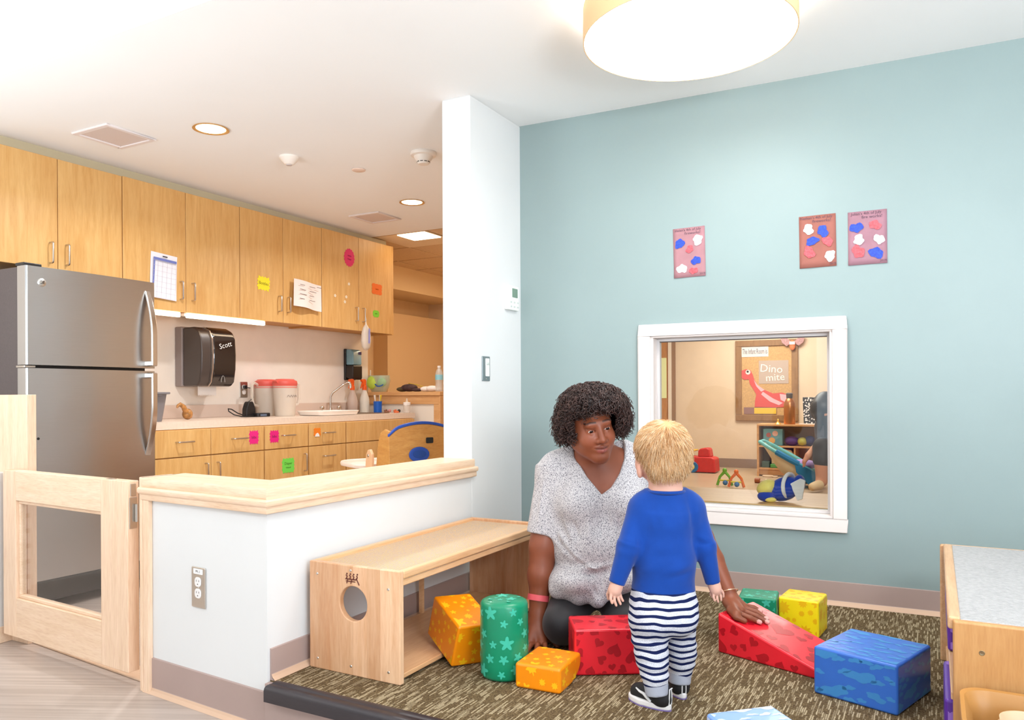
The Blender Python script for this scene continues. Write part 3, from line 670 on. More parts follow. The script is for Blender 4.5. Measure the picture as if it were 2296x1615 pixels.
# ---- labels, notes and papers stuck on the cabinets
def burst(name, label, o, w, h, col, n=16, depth=.16, kind='rect', txt=None, rotx=0, tcol=None, tsize=.03, peel=0):
    o = Vector(o); t = thing(name, label, 'label', tuple(o), 'starburst labels on the cabinets'); p = []
    for i in range(2*n):
        a = 2*PI*i/(2*n); c, s_ = math.cos(a), math.sin(a)
        k = 1 if i % 2 == 0 else 1-depth
        if kind == 'rect':
            q = max(abs(c), abs(s_)); p.append((c/q*w/2*k, s_/q*h/2*k))
        else: p.append((c*w/2*k, s_*h/2*k))
    ca, sa = math.cos(rotx), math.sin(rotx)
    ux, uy = Vector((0, ca, sa)), Vector((0, -sa, ca))
    MB().prism(p, o+Vector((.0008, 0, 0)), ux, uy, (.0008, 0, 0)).build('card', pm('neon_'+label.split()[0]+str(col), col, .6), t)
    if txt:
        for k, tx in enumerate(txt):
            if tx == '~':
                c_ = o+Vector((.0022, 0, 0))+uy*((len(txt)-1)/2-k)*tsize*1.1; MB().tube([c_+ux*(tsize*1.1*(i/12-.5)*1.6)+uy*(tsize*.22*math.sin(i*2.3+k)) for i in range(13)], tsize*.045, 4).build('scribble', tcol or inkb, t); continue
            text(tx, tsize, o+Vector((.0018, 0, 0))+uy*((len(txt)-1)/2-k)*tsize*1.1, ux, uy, tcol or inkb, t)
    if peel:
        MB().prism([(-w*.34, -h*.55), (w*.3, -h*.55), (w*.22, -h*.28), (w*.05, -h*.1), (-w*.2, -h*.22)], o+Vector((.0022, 0, 0)), ux, uy, (.001, 0, 0)).build('torn_patch', pm('torn_white', (246, 240, 232), .8), t)
    return t
burst('starburst_label', 'yellow starburst label reading Bottles on a wall cabinet door', (-4.23,4.046,1.872), .125, .105, (246, 226, 30), 14, .2, 'rect', ['Bottles'], -.06, pm('olive_ink', (120, 110, 10), .8), .032)
burst('starburst_label', 'hot pink oval scalloped label on the far wall cabinet', (-4.23,4.978,2.2), .135, .155, (232, 30, 110), 16, .1, 'oval', ['~', '~'], -.08, pm('plum_ink', (130, 20, 70), .8), .026)
burst('starburst_label', 'orange ragged-edged label on the last wall cabinet door', (-4.23,5.337,1.981), .14, .095, (240, 110, 20), 12, .1, 'rect', ['~'], -.03, pm('rust_ink', (190, 80, 10), .8), .026)
burst('sticky_note', 'small bright green square note below the orange label', (-4.23,5.323,1.768), .085, .06, (130, 214, 50), 6, .02, 'rect', ['~'], 0, pm('green_ink', (60, 120, 20), .8), .018)
burst('starburst_label', 'pink frilled label on the second drawer front', (-3.93,3.668,0.792), .085, .095, (236, 34, 130), 14, .2, 'rect', ['bibs'], 0, pm('plum_ink', (130, 20, 70), .8), .026)
burst('starburst_label', 'pink frilled label on the narrow drawer beside its handle', (-3.93,3.848,0.789), .088, .088, (232, 24, 124), 14, .2, 'rect', ['bibs'], 0, pm('plum_ink', (130, 20, 70), .8), .026)
burst('starburst_label', 'orange torn label on the drawer base', (-3.93,4.264,0.801), .075, .06, (244, 130, 24), 12, .15, 'rect', None, 0, None, .02, 1)
burst('starburst_label', 'lime green ragged label on the narrow cupboard door', (-3.93,3.975,0.582), .12, .105, (120, 222, 80), 14, .12, 'rect', ['Diaper', '~'], 0, pm('green_ink', (60, 120, 20), .8), .026)
for k, (px, o) in enumerate(((('upper magnet right of centre'), (-4.23,4.971,1.982)), ('left magnet', (-4.23,4.802,1.868)), ('right magnet', (-4.23,4.937,1.872)), ('lowest magnet', (-4.23,4.92,1.83)))):
    lb = ['tiny white number magnet, topmost of the four on the far cabinet', 'tiny white number magnet, leftmost of the four on the far cabinet', 'tiny white number magnet directly above the lowest one on the far cabinet', 'tiny white number magnet, lowest of the four on the far cabinet'][k]
    t = thing('number_magnet', lb, 'magnet', o, 'number magnets on the cabinet door')
    MB().prism(star(.014, .75, 5), Vector(o)+Vector((.0005, 0, 0)), (0, 1, 0), (0, 0, 1), (.003, 0, 0)).build('plastic', pm('cream_plastic', (250, 238, 216), .5), t)
    text('2638'[k], .02, Vector(o)+Vector((.0036, 0, 0)), (0, 1, 0), (0, 0, 1), pm('tan_ink', (214, 180, 140), .7), t)
co = Vector((-4.23,3.116,1.678)); cl = sheet('calendar_sheet', 'printed calendar page with blue header taped to a cabinet door', 'paper', co, (0, .992, -.06), (0, .06, .992), .19, .285, pm('calendar_paper', (240, 236, 240), .75), .012)
rows = [(.012, .235-.033*i, .166, .0012) for i in range(8)]+[(.012+.0332*i, .004, .0012, .231) for i in range(6)]
lines(cl, co, (0, .992, -.06), (0, .06, .992), rows, pm('pale_ink', (196, 190, 206), .8), .0145)
lines(cl, co, (0, .992, -.06), (0, .06, .992), [(.012, .236, .166, .016), (.012, .0, .012, .236)], inkbl, .0142, 'header_band')
lines(cl, co, (0, .992, -.06), (0, .06, .992), [(.075, .262, .035, .007)], inkb, .0142, 'title')
wo = Vector((-4.23,4.305,1.737)); wy = (0, .995, -.07)
wf = sheet('wavy_notice', 'curled white notice hanging over a cabinet handle', 'paper', wo, wy, (0, .03, .995), .30, .205, pm('notice_paper', (240, 222, 212), .75), 0, None, 14, lambda a, b: .035+.022*math.sin(a*5.5)*(1.1-b*.6)+.02*(1-b)*a)
lines(wf, wo, wy, (0, .03, .995), [(.04+.1*c, .165-.035*i, .05+.012*((i+c) % 3), .004) for i in range(4) for c in (0, 1)]+[(.22, .175, .05, .004)], ink, .062)
# ---- plastic bag hanging from the last pull
bg0 = Vector((XF+.035, 5.145, 1.60))
hb = thing('hanging_plastic_bag', 'crumpled clear plastic bag hanging from the last cabinet pull', 'bag', tuple(bg0))
bagm = pm('thin_plastic', (236, 222, 206), .25, alpha=.75, bump=.5, bscale=60)
MB().lathe([(.004, .09), (.010, .06), (.035, .03), (.050, -.02), (.055, -.08), (.045, -.13), (.02, -.155), (0, -.16)], bg0, 14, sx=.6).build('bag', bagm, hb, smooth=True)
MB().tube([bg0+Vector(p) for p in ((0, 0, .08), (-.004, .004, .11), (0, -.004, .125), (.004, .0, .10), (0, 0, .085))], .003, 6).build('tie', bagm, hb, smooth=True)
MB().prism([(-.012, -.1), (.010, -.1), (.014, .02), (-.006, .03)], bg0+Vector((.034, 0, 0)), (0, 1, 0), (0, 0, 1), (.001, 0, 0)).build('print', pm('bag_print', (150, 150, 210), .5), hb)
# ================================================================== things on the worktop
def onc(p, x=None):
    v = Vector(p); v.z = .912
    if x is not None: v.y = v.y*x/v.x; v.x = x
    return v
gb = onc((-3.917,2.995,0.912))
gt = thing('grey_bin', 'grey plastic wash bin with a ledge rim beside the refrigerator', 'bin', (-4.22, 3.03, .912))
grey = pm('grey_bin_plastic', (132, 126, 128), .45)
mb = MB(); o_ = rrect(.42, .19, .03); i_ = rrect(.40, .17, .028)
c0 = Vector((-4.26, 3.03, .912))
lv = [(.82, 0), (.84, .01), (.97, .165), (1.07, .166), (1.08, .172), (1.07, .178), (.95, .178), (.80, .02), (.5, .015)]
pts = []
n_ = len(o_)
vv = [c0+Vector((x*k, y*k, z)) for k, z in lv for x, y in o_]
ff = [(k*n_+i, k*n_+(i+1) % n_, (k+1)*n_+(i+1) % n_, (k+1)*n_+i) for k in range(len(lv)-1) for i in range(n_)]+[tuple(range(n_))[::-1], tuple(range((len(lv)-1)*n_, len(lv)*n_))]
mb.add(vv, ff).build('tub', grey, gt, smooth=True)
MB().box(-4.062, -4.045, 2.99, 3.07, 1.065, 1.085).build('handle_grip', grey, gt, bevel=.004)
s0 = Vector((-4.30, 3.43, .912))
sn = thing('snail_figure', 'small brown glazed snail-shaped ornament on the countertop', 'ornament', tuple(s0))
br = pm('brown_glaze', (176, 122, 66), .3, var=.2, vscale=40)
MB().ball(s0+Vector((.0, .02, .036)), (.03, .036, .036), 16, 10).build('shell', br, sn, smooth=True)
MB().tube([s0+Vector(p) for p in ((0, .04, .015), (.01, .0, .05), (.012, -.02, .085), (.012, -.045, .10), (.01, -.06, .092), (.01, -.068, .078))], [.016, .018, .016, .014, .010, .006], 10).build('neck', br, sn, smooth=True)
pit = pm('frosted_plastic', (244, 230, 214), .35, alpha=.55)
redl = pm('red_lid_plastic', (226, 96, 84), .4)
def pitcher(c, label, hy, wr=True):
    c = Vector(c); t = thing('pitcher', label, 'pitcher', tuple(c), 'plastic pitchers with red lids')
    MB().lathe([(.0, 0), (.070, 0), (.073, .004), (.086, .205), (.090, .225), (.086, .224), (.070, .006), (0, .006)], c, 28).build('jug', pit, t, smooth=True)
    MB().lathe([(.0, .001), (.068, .001), (.072, .055), (0, .055)], c+Vector((0, 0, .006)), 28).build('milk', pm('pale_liquid', (250, 240, 224), .4), t, smooth=True)
    ld = MB().lathe([(.088, .212), (.089, .235), (.092, .240), (.088, .262), (.070, .270), (.066, .276), (.03, .278), (0, .278)], c, 28).build('lid', redl, t, smooth=True)
    s_ = math.copysign(1, hy)
    MB().prism([(.07, .225), (.11, .262), (.07, .266)], c+Vector((-.02, 0, 0)), (0, -s_, 0), (0, 0, 1), (.04, 0, 0)).build('spout', redl, ld, bevel=.003)
    MB().tube([c+Vector((0, s_*y, z)) for y, z in ((.085, .235), (.12, .25), (.142, .235), (.142, .13), (.13, .09), (.082, .075))], [.011]*6, 8).build('handle', pit, t, smooth=True)
    if wr: MB().tube([c+Vector((.0832*math.cos(a), .0832*math.sin(a), .15+.008*math.sin(a*23))) for a in [-.62+1.2*i/40 for i in range(41)]], .0012, 4).build('handwriting', ink, t)
    return t
pitcher((-4.455, 4.285, .912), 'red-lidded frosted pitcher standing behind the other', -1, False)
pitcher((-4.25, 4.27, .912), 'red-lidded frosted pitcher with writing on its side', 1, True)
tr = thing('drying_tray', 'white ribbed drying tray lying by the sink', 'tray', (-4.1, 4.60, .912))
wp = pm('white_plastic', (244, 234, 224), .35)
trb = MB(); tc0 = Vector((-4.12, 4.60, .9125)); o_ = rrect(.26, .46, .04)
lv = [(.80, .0), (.92, .004), (1.0, .034), (.985, .036), (.9, .010), (.4, .008)]
n_ = len(o_)
vv = [tc0+Vector((x*k, y*k, z)) for k, z in lv for x, y in o_]
ff = [(k*n_+i, k*n_+(i+1) % n_, (k+1)*n_+(i+1) % n_, (k+1)*n_+i) for k in range(len(lv)-1) for i in range(n_)]+[tuple(range(n_))[::-1], tuple(range((len(lv)-1)*n_, len(lv)*n_))]
trb.add(vv, ff).build('tray', wp, tr, smooth=True)
for k in range(9): MB().box(-4.235, -4.005, 4.41+k*.045, 4.421+k*.045, .920, .940).build('rib', wp, tr, bevel=.003)
def spray(c, label, lvl, tint):
    c = Vector(c); t = thing('spray_bottle', label, 'spray bottle', tuple(c), 'spray bottles by the sink')
    MB().lathe([(0, 0), (.040, 0), (.044, .006), (.044, .10), (.040, .13), (.022, .185), (.016, .20), (.016, .21), (0, .21)], c, 24).build('bottle', pm('spray_plastic'+tint[0], tint[1], .3, alpha=.7), t, smooth=True)
    MB().lathe([(0, .002), (.040, .002), (.042, lvl), (0, lvl)], c, 24).build('liquid', pm('spray_liquid'+tint[0], tint[2], .3), t, smooth=True)
    og = pm('orange_trigger', (242, 96, 24), .4)
    MB().lathe([(.020, .20), (.020, .235), (.013, .24), (0, .24)], c, 16).build('collar', og, t, smooth=True)
    MB().prism([(-.02, .235), (.012, .235), (.016, .275), (.012, .292), (-.005, .298), (-.045, .292), (-.05, .282), (-.04, .272), (-.024, .268)], c+Vector((-.011, 0, 0)), (0, 1, 0), (0, 0, 1), (.022, 0, 0)).build('head', og, t, bevel=.005, seg=2)
    MB().prism([(-.030, .272), (-.020, .272), (-.034, .235), (-.048, .212), (-.052, .216), (-.040, .245)], c+Vector((-.006, 0, 0)), (0, 1, 0), (0, 0, 1), (.012, 0, 0)).build('trigger', og, t, bevel=.002)
    return t
a_ = spray((-4.475, 5.30, .912), 'clear spray bottle with orange trigger, left of the pair', .07, ('_dusk', (222, 200, 186), (190, 160, 150)))
b_ = spray((-4.44, 5.42, .912), 'white spray bottle with orange trigger, right of the pair', .10, ('_white', (248, 240, 226), (246, 242, 230)))
c0 = Vector((-4.30, 5.43, .912))
cu = thing('blue_cup', 'blue cup holding brushes on the counter', 'cup', tuple(c0))
MB().lathe([(0, 0), (.032, 0), (.036, .004), (.038, .10), (.034, .10), (.031, .008), (0, .008)], c0, 24).build('cup', pm('cobalt_plastic', (14, 92, 190), .3), cu, smooth=True)
for k, (dx, dy, col) in enumerate(((.01, .008, (230, 196, 40)), (-.006, -.012, (236, 228, 216)), (0, .014, (240, 230, 220)))):
    MB().tube([c0+Vector((dx*.3, dy*.3, .02)), c0+Vector((dx*1.6, dy*1.9, .10)), c0+Vector((dx*2, dy*2.4, .155))], [.004, .004, .009], 8).build('brush', pm('brush_%d' % k, col, .5), cu, smooth=True)
for k, (px, lb, cols) in enumerate((((-4.20, 5.43, .912), 'brown and pink pacifier lying beside the blue cup', ((150, 100, 76), (226, 150, 140))), ((-4.09, 5.42, .912), 'orange and dark pacifier lying near the baby bottle', ((232, 120, 70), (70, 56, 40))))):
    c = onc(px); t = thing('pacifier', lb, 'pacifier', tuple(c), 'pacifiers on the counter')
    MB().lathe([(0, 0), (.026, 0), (.03, .006), (.022, .016), (0, .02)], c, 16, sx=.7).build('shield', pm('pacifier_a%d' % k, cols[0], .4), t, smooth=True)
    MB().ball(c+Vector((.006, .03, .016)), (.012, .018, .015), 12, 8).build('teat', pm('pacifier_b%d' % k, cols[1], .35), t, smooth=True)
    MB().tube([c+Vector((.012*math.cos(a), -.02+.014*math.sin(a), .022+.006*math.cos(a))) for a in [2*PI*i/12 for i in range(12)]], .003, 6, True).build('ring', pm('pacifier_a%d' % k, cols[0], .4), t, smooth=True)
c = Vector((-4.0, 5.45, .912))
bt = thing('baby_bottle', 'small clear baby bottle with white collar at the counter end', 'bottle', tuple(c))
MB().lathe([(0, 0), (.027, 0), (.030, .004), (.026, .02), (.030, .035), (.030, .06), (.025, .068), (0, .068)], c, 20).build('bottle', pm('clear_bottle', (246, 230, 214), .15, alpha=.5), bt, smooth=True)
MB().lathe([(.031, .064), (.032, .088), (.026, .092), (0, .092)], c, 20).build('collar', wp, bt, smooth=True)
MB().lathe([(.015, .09), (.008, .105), (.006, .122), (0, .126)], c, 14).build('teat', pm('silicone', (240, 220, 196), .3, alpha=.7), bt, smooth=True)
# ================================================================== half wall at the end of the counter
hw = struct(MB().box(-4.57, -3.745, 5.58, 5.70, 0, 1.06).build('wall_passthrough', pm('cream_wall_paint', (246, 232, 214), .6)))
hcp = struct(reg(thing('trim_11', None, None, (-4.1, 5.6, 1.06))))
wcapm = wood('honey_maple_cap', (232, 180, 124), (218, 160, 100), (.6, 8, 8), 5, .4)
MB().box(-4.57, -3.725, 5.55, 5.72, 1.06, 1.095).build('cap_rail', wcapm, hcp, bevel=.004)
MB().box(-4.57, -3.74, 5.565, 5.582, .985, 1.06).build('apron_board', wcapm, hcp, bevel=.003)
MB().box(-3.80, -3.735, 5.565, 5.582, 0, .985).build('casing', wcapm, hcp, bevel=.003)
MB().box(-3.745, -3.728, 5.56, 5.71, 0, 1.06).build('end_board', wcapm, hcp, bevel=.003)
HZ = 1.095
def onh(px, py, y=5.62): pass
c = Vector((-4.45, 5.64, HZ))
bk = thing('toiletry_bag', 'clear bag with a lime green pouch on the half wall', 'bag', tuple(c))
MB().lathe([(0, 0), (.075, 0), (.10, .04), (.115, .10), (.11, .15), (.104, .15), (.108, .10), (.094, .04), (.07, .006), (0, .006)], c, 20, sy=.7).build('bag', pm('clear_bag', (214, 216, 190), .15, alpha=.45, bump=.4, bscale=50), bk, smooth=True)
MB().ball(c+Vector((-.03, -.065, .085)), (.055, .03, .06), 16, 10).build('lime_pouch', pm('lime_fabric', (206, 232, 84), .6), bk, smooth=True)
MB().ball(c+Vector((.05, -.03, .09)), (.055, .045, .055), 16, 10).build('mint_cloth', pm('mint_fabric', (170, 206, 158), .7, bump=.4, bscale=40), bk, smooth=True)
MB().tube([c+Vector((-.005+.11*i/8, -.085+.01*math.sin(i), .085-.035*math.sin(PI*i/8*.8))) for i in range(9)], .005, 8).build('blue_cord', pm('cobalt_plastic', (14, 92, 190), .3), bk, smooth=True)
MB().tube([c+Vector((-.10, 0, .09)), c+Vector((-.09, -.01, .20))], .005, 6).build('straw', wp, bk)
c = Vector((-4.07, 5.63, HZ))
gl = thing('folded_gloves', 'dark brown folded gloves lying on the half wall', 'gloves', tuple(c))
dm = pm('dark_brown_fabric', (74, 50, 48), .8, var=.2, vscale=40, bump=.3, bscale=120)
MB().ball(c+Vector((-.02, -.02, .035)), (.085, .05, .034), 18, 10).build('upper_glove', dm, gl, smooth=True)
MB().ball(c+Vector((-.10, -.01, .022)), (.06, .05, .022), 16, 8).build('lower_glove', pm('olive_fabric', (88, 72, 44), .8), gl, smooth=True)
MB().ball(c+Vector((.07, -.03, .015)), (.055, .04, .016), 16, 8).build('cuff', dm, gl, smooth=True)
MB().tube([c+Vector((-.05, .01, .075)), c+Vector((.05, .0, .06)), c+Vector((.13, 0, .04))], .005, 6).build('yellow_cord', pm('mustard_cord', (208, 168, 60), .6), gl)
c = Vector((-3.88, 5.63, HZ))
wc = thing('white_cloth', 'crumpled white cloth on the half wall next to the gloves', 'cloth', tuple(c))
clm = pm('white_terry', (248, 236, 226), .9, bump=.6, bscale=60)
MB().ball(c+Vector((-.04, -.01, .022)), (.05, .05, .024), 16, 10).ball(c+Vector((.03, -.015, .026)), (.06, .045, .026), 16, 10).ball(c+Vector((.08, 0, .018)), (.03, .04, .018), 12, 8).build('cloth', clm, wc, smooth=True)
c = Vector((-3.765, 5.60, HZ))
wbt = thing('water_bottle', 'clear plastic water bottle with blue label at the end of the half wall', 'bottle', tuple(c))
MB().lathe([(0, 0), (.03, 0), (.033, .006), (.031, .03), (.034, .05), (.031, .07), (.034, .09), (.034, .15), (.026, .18), (.013, .20), (.013, .212), (0, .212)], c, 20).build('bottle', pm('clear_pet', (236, 226, 214), .1, alpha=.45), wbt, smooth=True)
MB().lathe([(.0345, .10), (.0345, .145)], c, 20).build('label_band', pm('bottle_label', (150, 206, 216), .5), wbt, smooth=True)
MB().lathe([(.0155, .205), (.0155, .222), (0, .222)], c, 14).build('cap', wp, wbt, smooth=True)
# ================================================================== ceiling fittings
warm = pm('downlight_lens', (255, 248, 232), .4, emit=14, ecol=(255, 232, 190))
ringm = pm('downlight_trim', (206, 158, 96), .35, .3)
for c, lb in (((-3.258, 2.765, 2.44), 'round recessed downlight nearest the refrigerator'), ((-3.26, 4.515, 2.44), 'round recessed downlight nearest the white column')):
    t = thing('recessed_downlight', lb, 'ceiling light', c, 'recessed downlights in the kitchen ceiling')
    MB().lathe([(.074, -.001), (.086, -.001), (.090, -.006), (.076, -.005), (.072, -.001)], c, 40).build('trim_ring', ringm, t, smooth=True)
    MB().lathe([(0, -.0005), (.075, -.0005), (.072, -.003), (0, -.004)], c, 40).build('lens', warm, t, smooth=True)
    l = bpy.data.lights.new('downlight', 'AREA'); l.shape = 'DISK'; l.size = .14; l.energy = 20; l.color = (.94, .97, 1); l.spread = math.radians(150)
    o = bpy.data.objects.new('downlight', l); COL.objects.link(o); o.parent = t; o.location = (0, 0, -.012)
ventm = pm('vent_paint', (236, 226, 224), .5)
for c, lb in (((-3.79, 2.595, 2.44), 'square white ceiling vent above the refrigerator'), ((-3.785, 4.76, 2.44), 'square ceiling vent beside the far downlight')):
    t = thing('ceiling_vent', lb, 'vent', c, 'square vents in the kitchen ceiling')
    c = Vector(c); m = MB()
    for a, b2, d, e in ((-.145, .145, -.145, -.12), (-.145, .145, .12, .145), (-.145, -.12, -.12, .12), (.12, .145, -.12, .12)): m.box(c.x+a, c.x+b2, c.y+d, c.y+e, 2.430, 2.4405)
    m.build('frame', ventm, t, bevel=.003, seg=1)
    MB().box(c.x-.12, c.x+.12, c.y-.12, c.y+.12, 2.436, 2.4402).build('screen', pm('vent_screen', (222, 206, 200), .6, bump=.4, bscale=400), t)
c = Vector((-2.54, 3.63, 2.44))
t = thing('smoke_detector', 'white domed smoke detector with slotted nose beside the column', 'detector', tuple(c))
MB().lathe([(.072, 0), (.075, -.008), (.072, -.018), (.055, -.022), (.05, -.035), (.036, -.052), (.036, -.058), (.03, -.066), (0, -.068)], c, 32).build('body', wp, t, smooth=True)
for k in range(10):
    a = 2*PI*k/10; MB().obox(c+Vector((.0362*math.cos(a)-.008*math.sin(a), .0362*math.sin(a)+.008*math.cos(a), -.057)), Vector((math.sin(a), -math.cos(a), 0))*.016, Vector((math.cos(a), math.sin(a), 0))*.0012, (0, 0, .004)).build('slot', dark, t)
c = Vector((-3.255, 3.312, 2.44))
t = thing('motion_sensor', 'white cone-shaped ceiling sensor with a grey lens', 'sensor', tuple(c))
MB().lathe([(.055, 0), (.056, -.01), (.030, -.042), (.022, -.046), (0, -.046)], c, 32).build('body', wp, t, smooth=True)
MB().lathe([(.018, -.0455), (.016, -.050), (0, -.052)], c, 20).build('lens', pm('sensor_grey', (196, 186, 184), .4), t, smooth=True)
c = Vector((-3.07, 3.704, 2.44))
t = thing('sprinkler_cover', 'flat round cream sprinkler cover plate on the ceiling', 'cover plate', tuple(c))
MB().lathe([(.036, -.001), (.041, -.002), (.041, -.006), (.038, -.008), (0, -.009)], c, 28).build('plate', pm('sprinkler_cream', (240, 214, 198), .5), t, smooth=True)
MB().lathe([(.030, 0), (.030, -.003)], c, 20).build('stem', wp, t)
t = thing('ceiling_panel_light', 'bright rectangular panel light in the hall tile ceiling', 'ceiling light', (-4.02, 5.52, 2.45))
MB().box(-4.312, -3.768, 5.392, 5.928, 2.446, 2.456).build('frame', pm('panel_frame', (244, 220, 186), .5), t)
MB().box(-4.06, -3.78, 5.405, 5.66, 2.440, 2.4465).build('lens', pm('panel_lens', (255, 250, 236), .4, emit=10, ecol=(255, 236, 200)), t)
area('hall_lamp', (-3.9, 6.9, 2.40), (-3.9, 6.9, 0), .6, 1.0, 26, (1, .80, .55))
# ================================================================== high chairs behind the partition
hcw = wood('high_chair_ply', (214, 156, 84), (196, 132, 62), (2, 2, 9), 4, .35)
hcl = pm('high_chair_edge', (236, 186, 142), .4)
blue = pm('blue_trim', (36, 78, 170), .35)
def high_chair(base, ang, label):
    t = thing('high_chair', label, 'high chair', (0, 0, 0), 'wooden high chairs behind the partition')
    # local frame: +x is forward (tray side)
    m = MB(); pb = []
    for i in range(21):
        u = -1+i/10; pb.append((u*.20, .86+.045*(1-u*u)-.02*max(0, abs(u)-.75)*4))
    outl = [(-.19, .36), (.19, .36)]+[(a, b) for a, b in pb[::-1]]
    m.prism(outl, (-.165, 0, 0), (0, 1, 0), (0, 0, 1), (.014, 0, 0)).build('backrest', hcw, t, bevel=.002, seg=1)
    MB().prism(pb+[(a, b+.016) for a, b in pb[::-1]], (-.168, 0, 0), (0, 1, 0), (0, 0, 1), (.020, 0, 0)).build('edge_trim', blue, t, bevel=.004)
    MB().prism([(.14+.0, .0)]*0 or circle(.062, 24, (.02, .74), .68), (-.172, 0, 0), (0, 1, 0), (0, 0, 1), (.012, 0, 0)).build('grip_ring', blue, t, bevel=.004)
    MB().prism(circle(.040, 20, (.02, .742), .55), (-.1735, 0, 0), (0, 1, 0), (0, 0, 1), (.004, 0, 0)).build('grip_hole', pm('blue_deep', (24, 70, 150), .4), t)
    MB().prism(rrect(.045, .032, .006, 3, (-.045, .815)), (-.168, 0, 0), (0, 1, 0), (0, 0, 1), (.004, 0, 0)).build('buckle', blk, t, bevel=.001, seg=1)
    MB().prism(rrect(.035, .005, .002, 2, (-.02, .665)), (-.167, 0, 0), (0, 1, 0), (0, 0, 1), (.003, 0, 0)).build('slot', dark, t)
    MB().box(-.15, .16, -.18, .18, .40, .418).build('seat', hcw, t, bevel=.004)
    for s in (-1, 1):
        MB().prism([(-.16, .36), (.10, .36), (.12, .52), (.02, .62), (-.02, .80), (-.05, .86), (-.11, .88), (-.16, .87)], (0, s*.19-.008, 0), (1, 0, 0), (0, 0, 1), (0, .016, 0)).build('side_panel', hcw, t, bevel=.004)
        arm = MB().prism([(.0, .63), (.085, .63), (.075, .69), (.066, .735), (.045, .76), (.015, .765), (-.01, .74), (-.012, .70)], (.02, s*.215-.008, 0), (1, 0, 0), (0, 0, 1), (0, .016, 0)).build('tray_arm', hcl, t, bevel=.004)
        MB().lathe([(0, 0), (.009, 0), (.008, .003), (0, .004)], (.055, s*.224, .73), 12, axis=(0, s, 0)).build('bolt', chrome, arm)
        MB().box(.02, .32, s*.20-.008, s*.20+.008, .615, .645).build('tray_rail', hcl, t, bevel=.003)
        MB().box(.13, .15, s*.19-.012, s*.19+.012, 0, .37).build('leg', hcl, t, bevel=.003)
        MB().box(-.17, -.15, s*.19-.012, s*.19+.012, 0, .37).build('leg', hcl, t, bevel=.003)
    o_ = [(x, y) for x, y in rrect(.42, .50, .14, 8)]
    lv = [(.9, .645), (.985, .650), (1.0, .665), (.98, .675), (.95, .672), (.92, .655), (.5, .653)]; n_ = len(o_)
    vv = [Vector((.31+x*k, y*k, z)) for k, z in lv for x, y in o_]
    ff = [(k*n_+i, k*n_+(i+1) % n_, (k+1)*n_+(i+1) % n_, (k+1)*n_+i) for k in range(len(lv)-1) for i in range(n_)]+[tuple(range(n_))[::-1], tuple(range((len(lv)-1)*n_, len(lv)*n_))]
    MB().add(vv, ff).build('tray', pm('tray_plastic', (246, 224, 206), .35), t, smooth=True)
    t.location = base; t.rotation_euler = (0, 0, ang)
    return t
high_chair((-2.615, 3.58, 0), HEAD+PI-.98, 'wooden high chair with blue edging and white tray, nearer the refrigerator')
high_chair((-2.75, 4.27, 0), HEAD+PI-.75, 'wooden high chair with blue edging mostly hidden by the white column')

# ================================================================== gate
gA = Vector((-3.513, 1.880, .05)); gB = Vector((-2.600, 1.824, .05)); gU = (gB-gA).normalized(); gN = Vector((gU.y, -gU.x, 0)); GW = (gB-gA).length; GH = .703; GT = .045
gt = thing('wooden_gate', 'pale maple half-height gate with a clear panel next to the partition', 'gate', tuple((gA+gB)/2-UP*.05))
SW = .135
def gbox(a, b, z0, z1, o0, o1): return MB().obox(gA+gU*a+UP*z0-gN*o0, gU*(b-a), -gN*(o1-o0), UP*(z1-z0))
gbox(0, SW*.78, 0, GH, 0, GT).build('stile', mapleZ, gt, bevel=.002, seg=1)
gbox(GW-.175, GW, 0, GH, 0, GT).build('stile', mapleZ, gt, bevel=.002, seg=1)
gbox(SW*.78, GW-.175, GH-.125, GH, .0004, GT-.0004).build('rail', mapleX, gt, bevel=.002, seg=1)
gbox(SW*.78, GW-.175, 0, .165, .0004, GT-.0004).build('rail', mapleX, gt, bevel=.002, seg=1)
a0, a1, z0, z1 = SW*.78, GW-.175, .165, GH-.125
for nm, q in (('glazing_bead', ((a0, a1, z1-.014, z1), (a0, a1, z0, z0+.014), (a0, a0+.014, z0+.014, z1-.014), (a1-.014, a1, z0+.014, z1-.014))),):
    for (p, r_, c, d) in q:
        gbox(p, r_, c, d, .012, GT-.008).build(nm, mapleX, gt, bevel=.002, seg=1)
gbox(a0+.012, a1-.012, z0+.012, z1-.012, .020, .024).build('pane', glassmat('gate_acrylic', (246, 246, 246), .16, .06), gt)
hg = MB().obox(gB+UP*(GH-.175)+gU*.0006-gN*.006, gU*.003, -gN*.03, UP*.115).build('hinge_plate', chrome, gt, bevel=.001, seg=1)
MB().cyl(gB+UP*(GH-.15)+gU*.012-gN*.030, gB+UP*(GH-.085)+gU*.012-gN*.030, .008, n=14).build('hinge_barrel', chrome, hg, smooth=True)
MB().obox(gB+UP*(GH-.055)+gU*.0006-gN*.010, gU*.003, -gN*.022, UP*.045).build('strike_plate', chrome, gt, bevel=.001, seg=1)
MB().prism(rrect(.05, .018, .006, 3), gA+gU*(GW-.14)+UP*GH-gN*.022, gU, -gN, UP*.0015).build('latch_plate', chrome, gt)
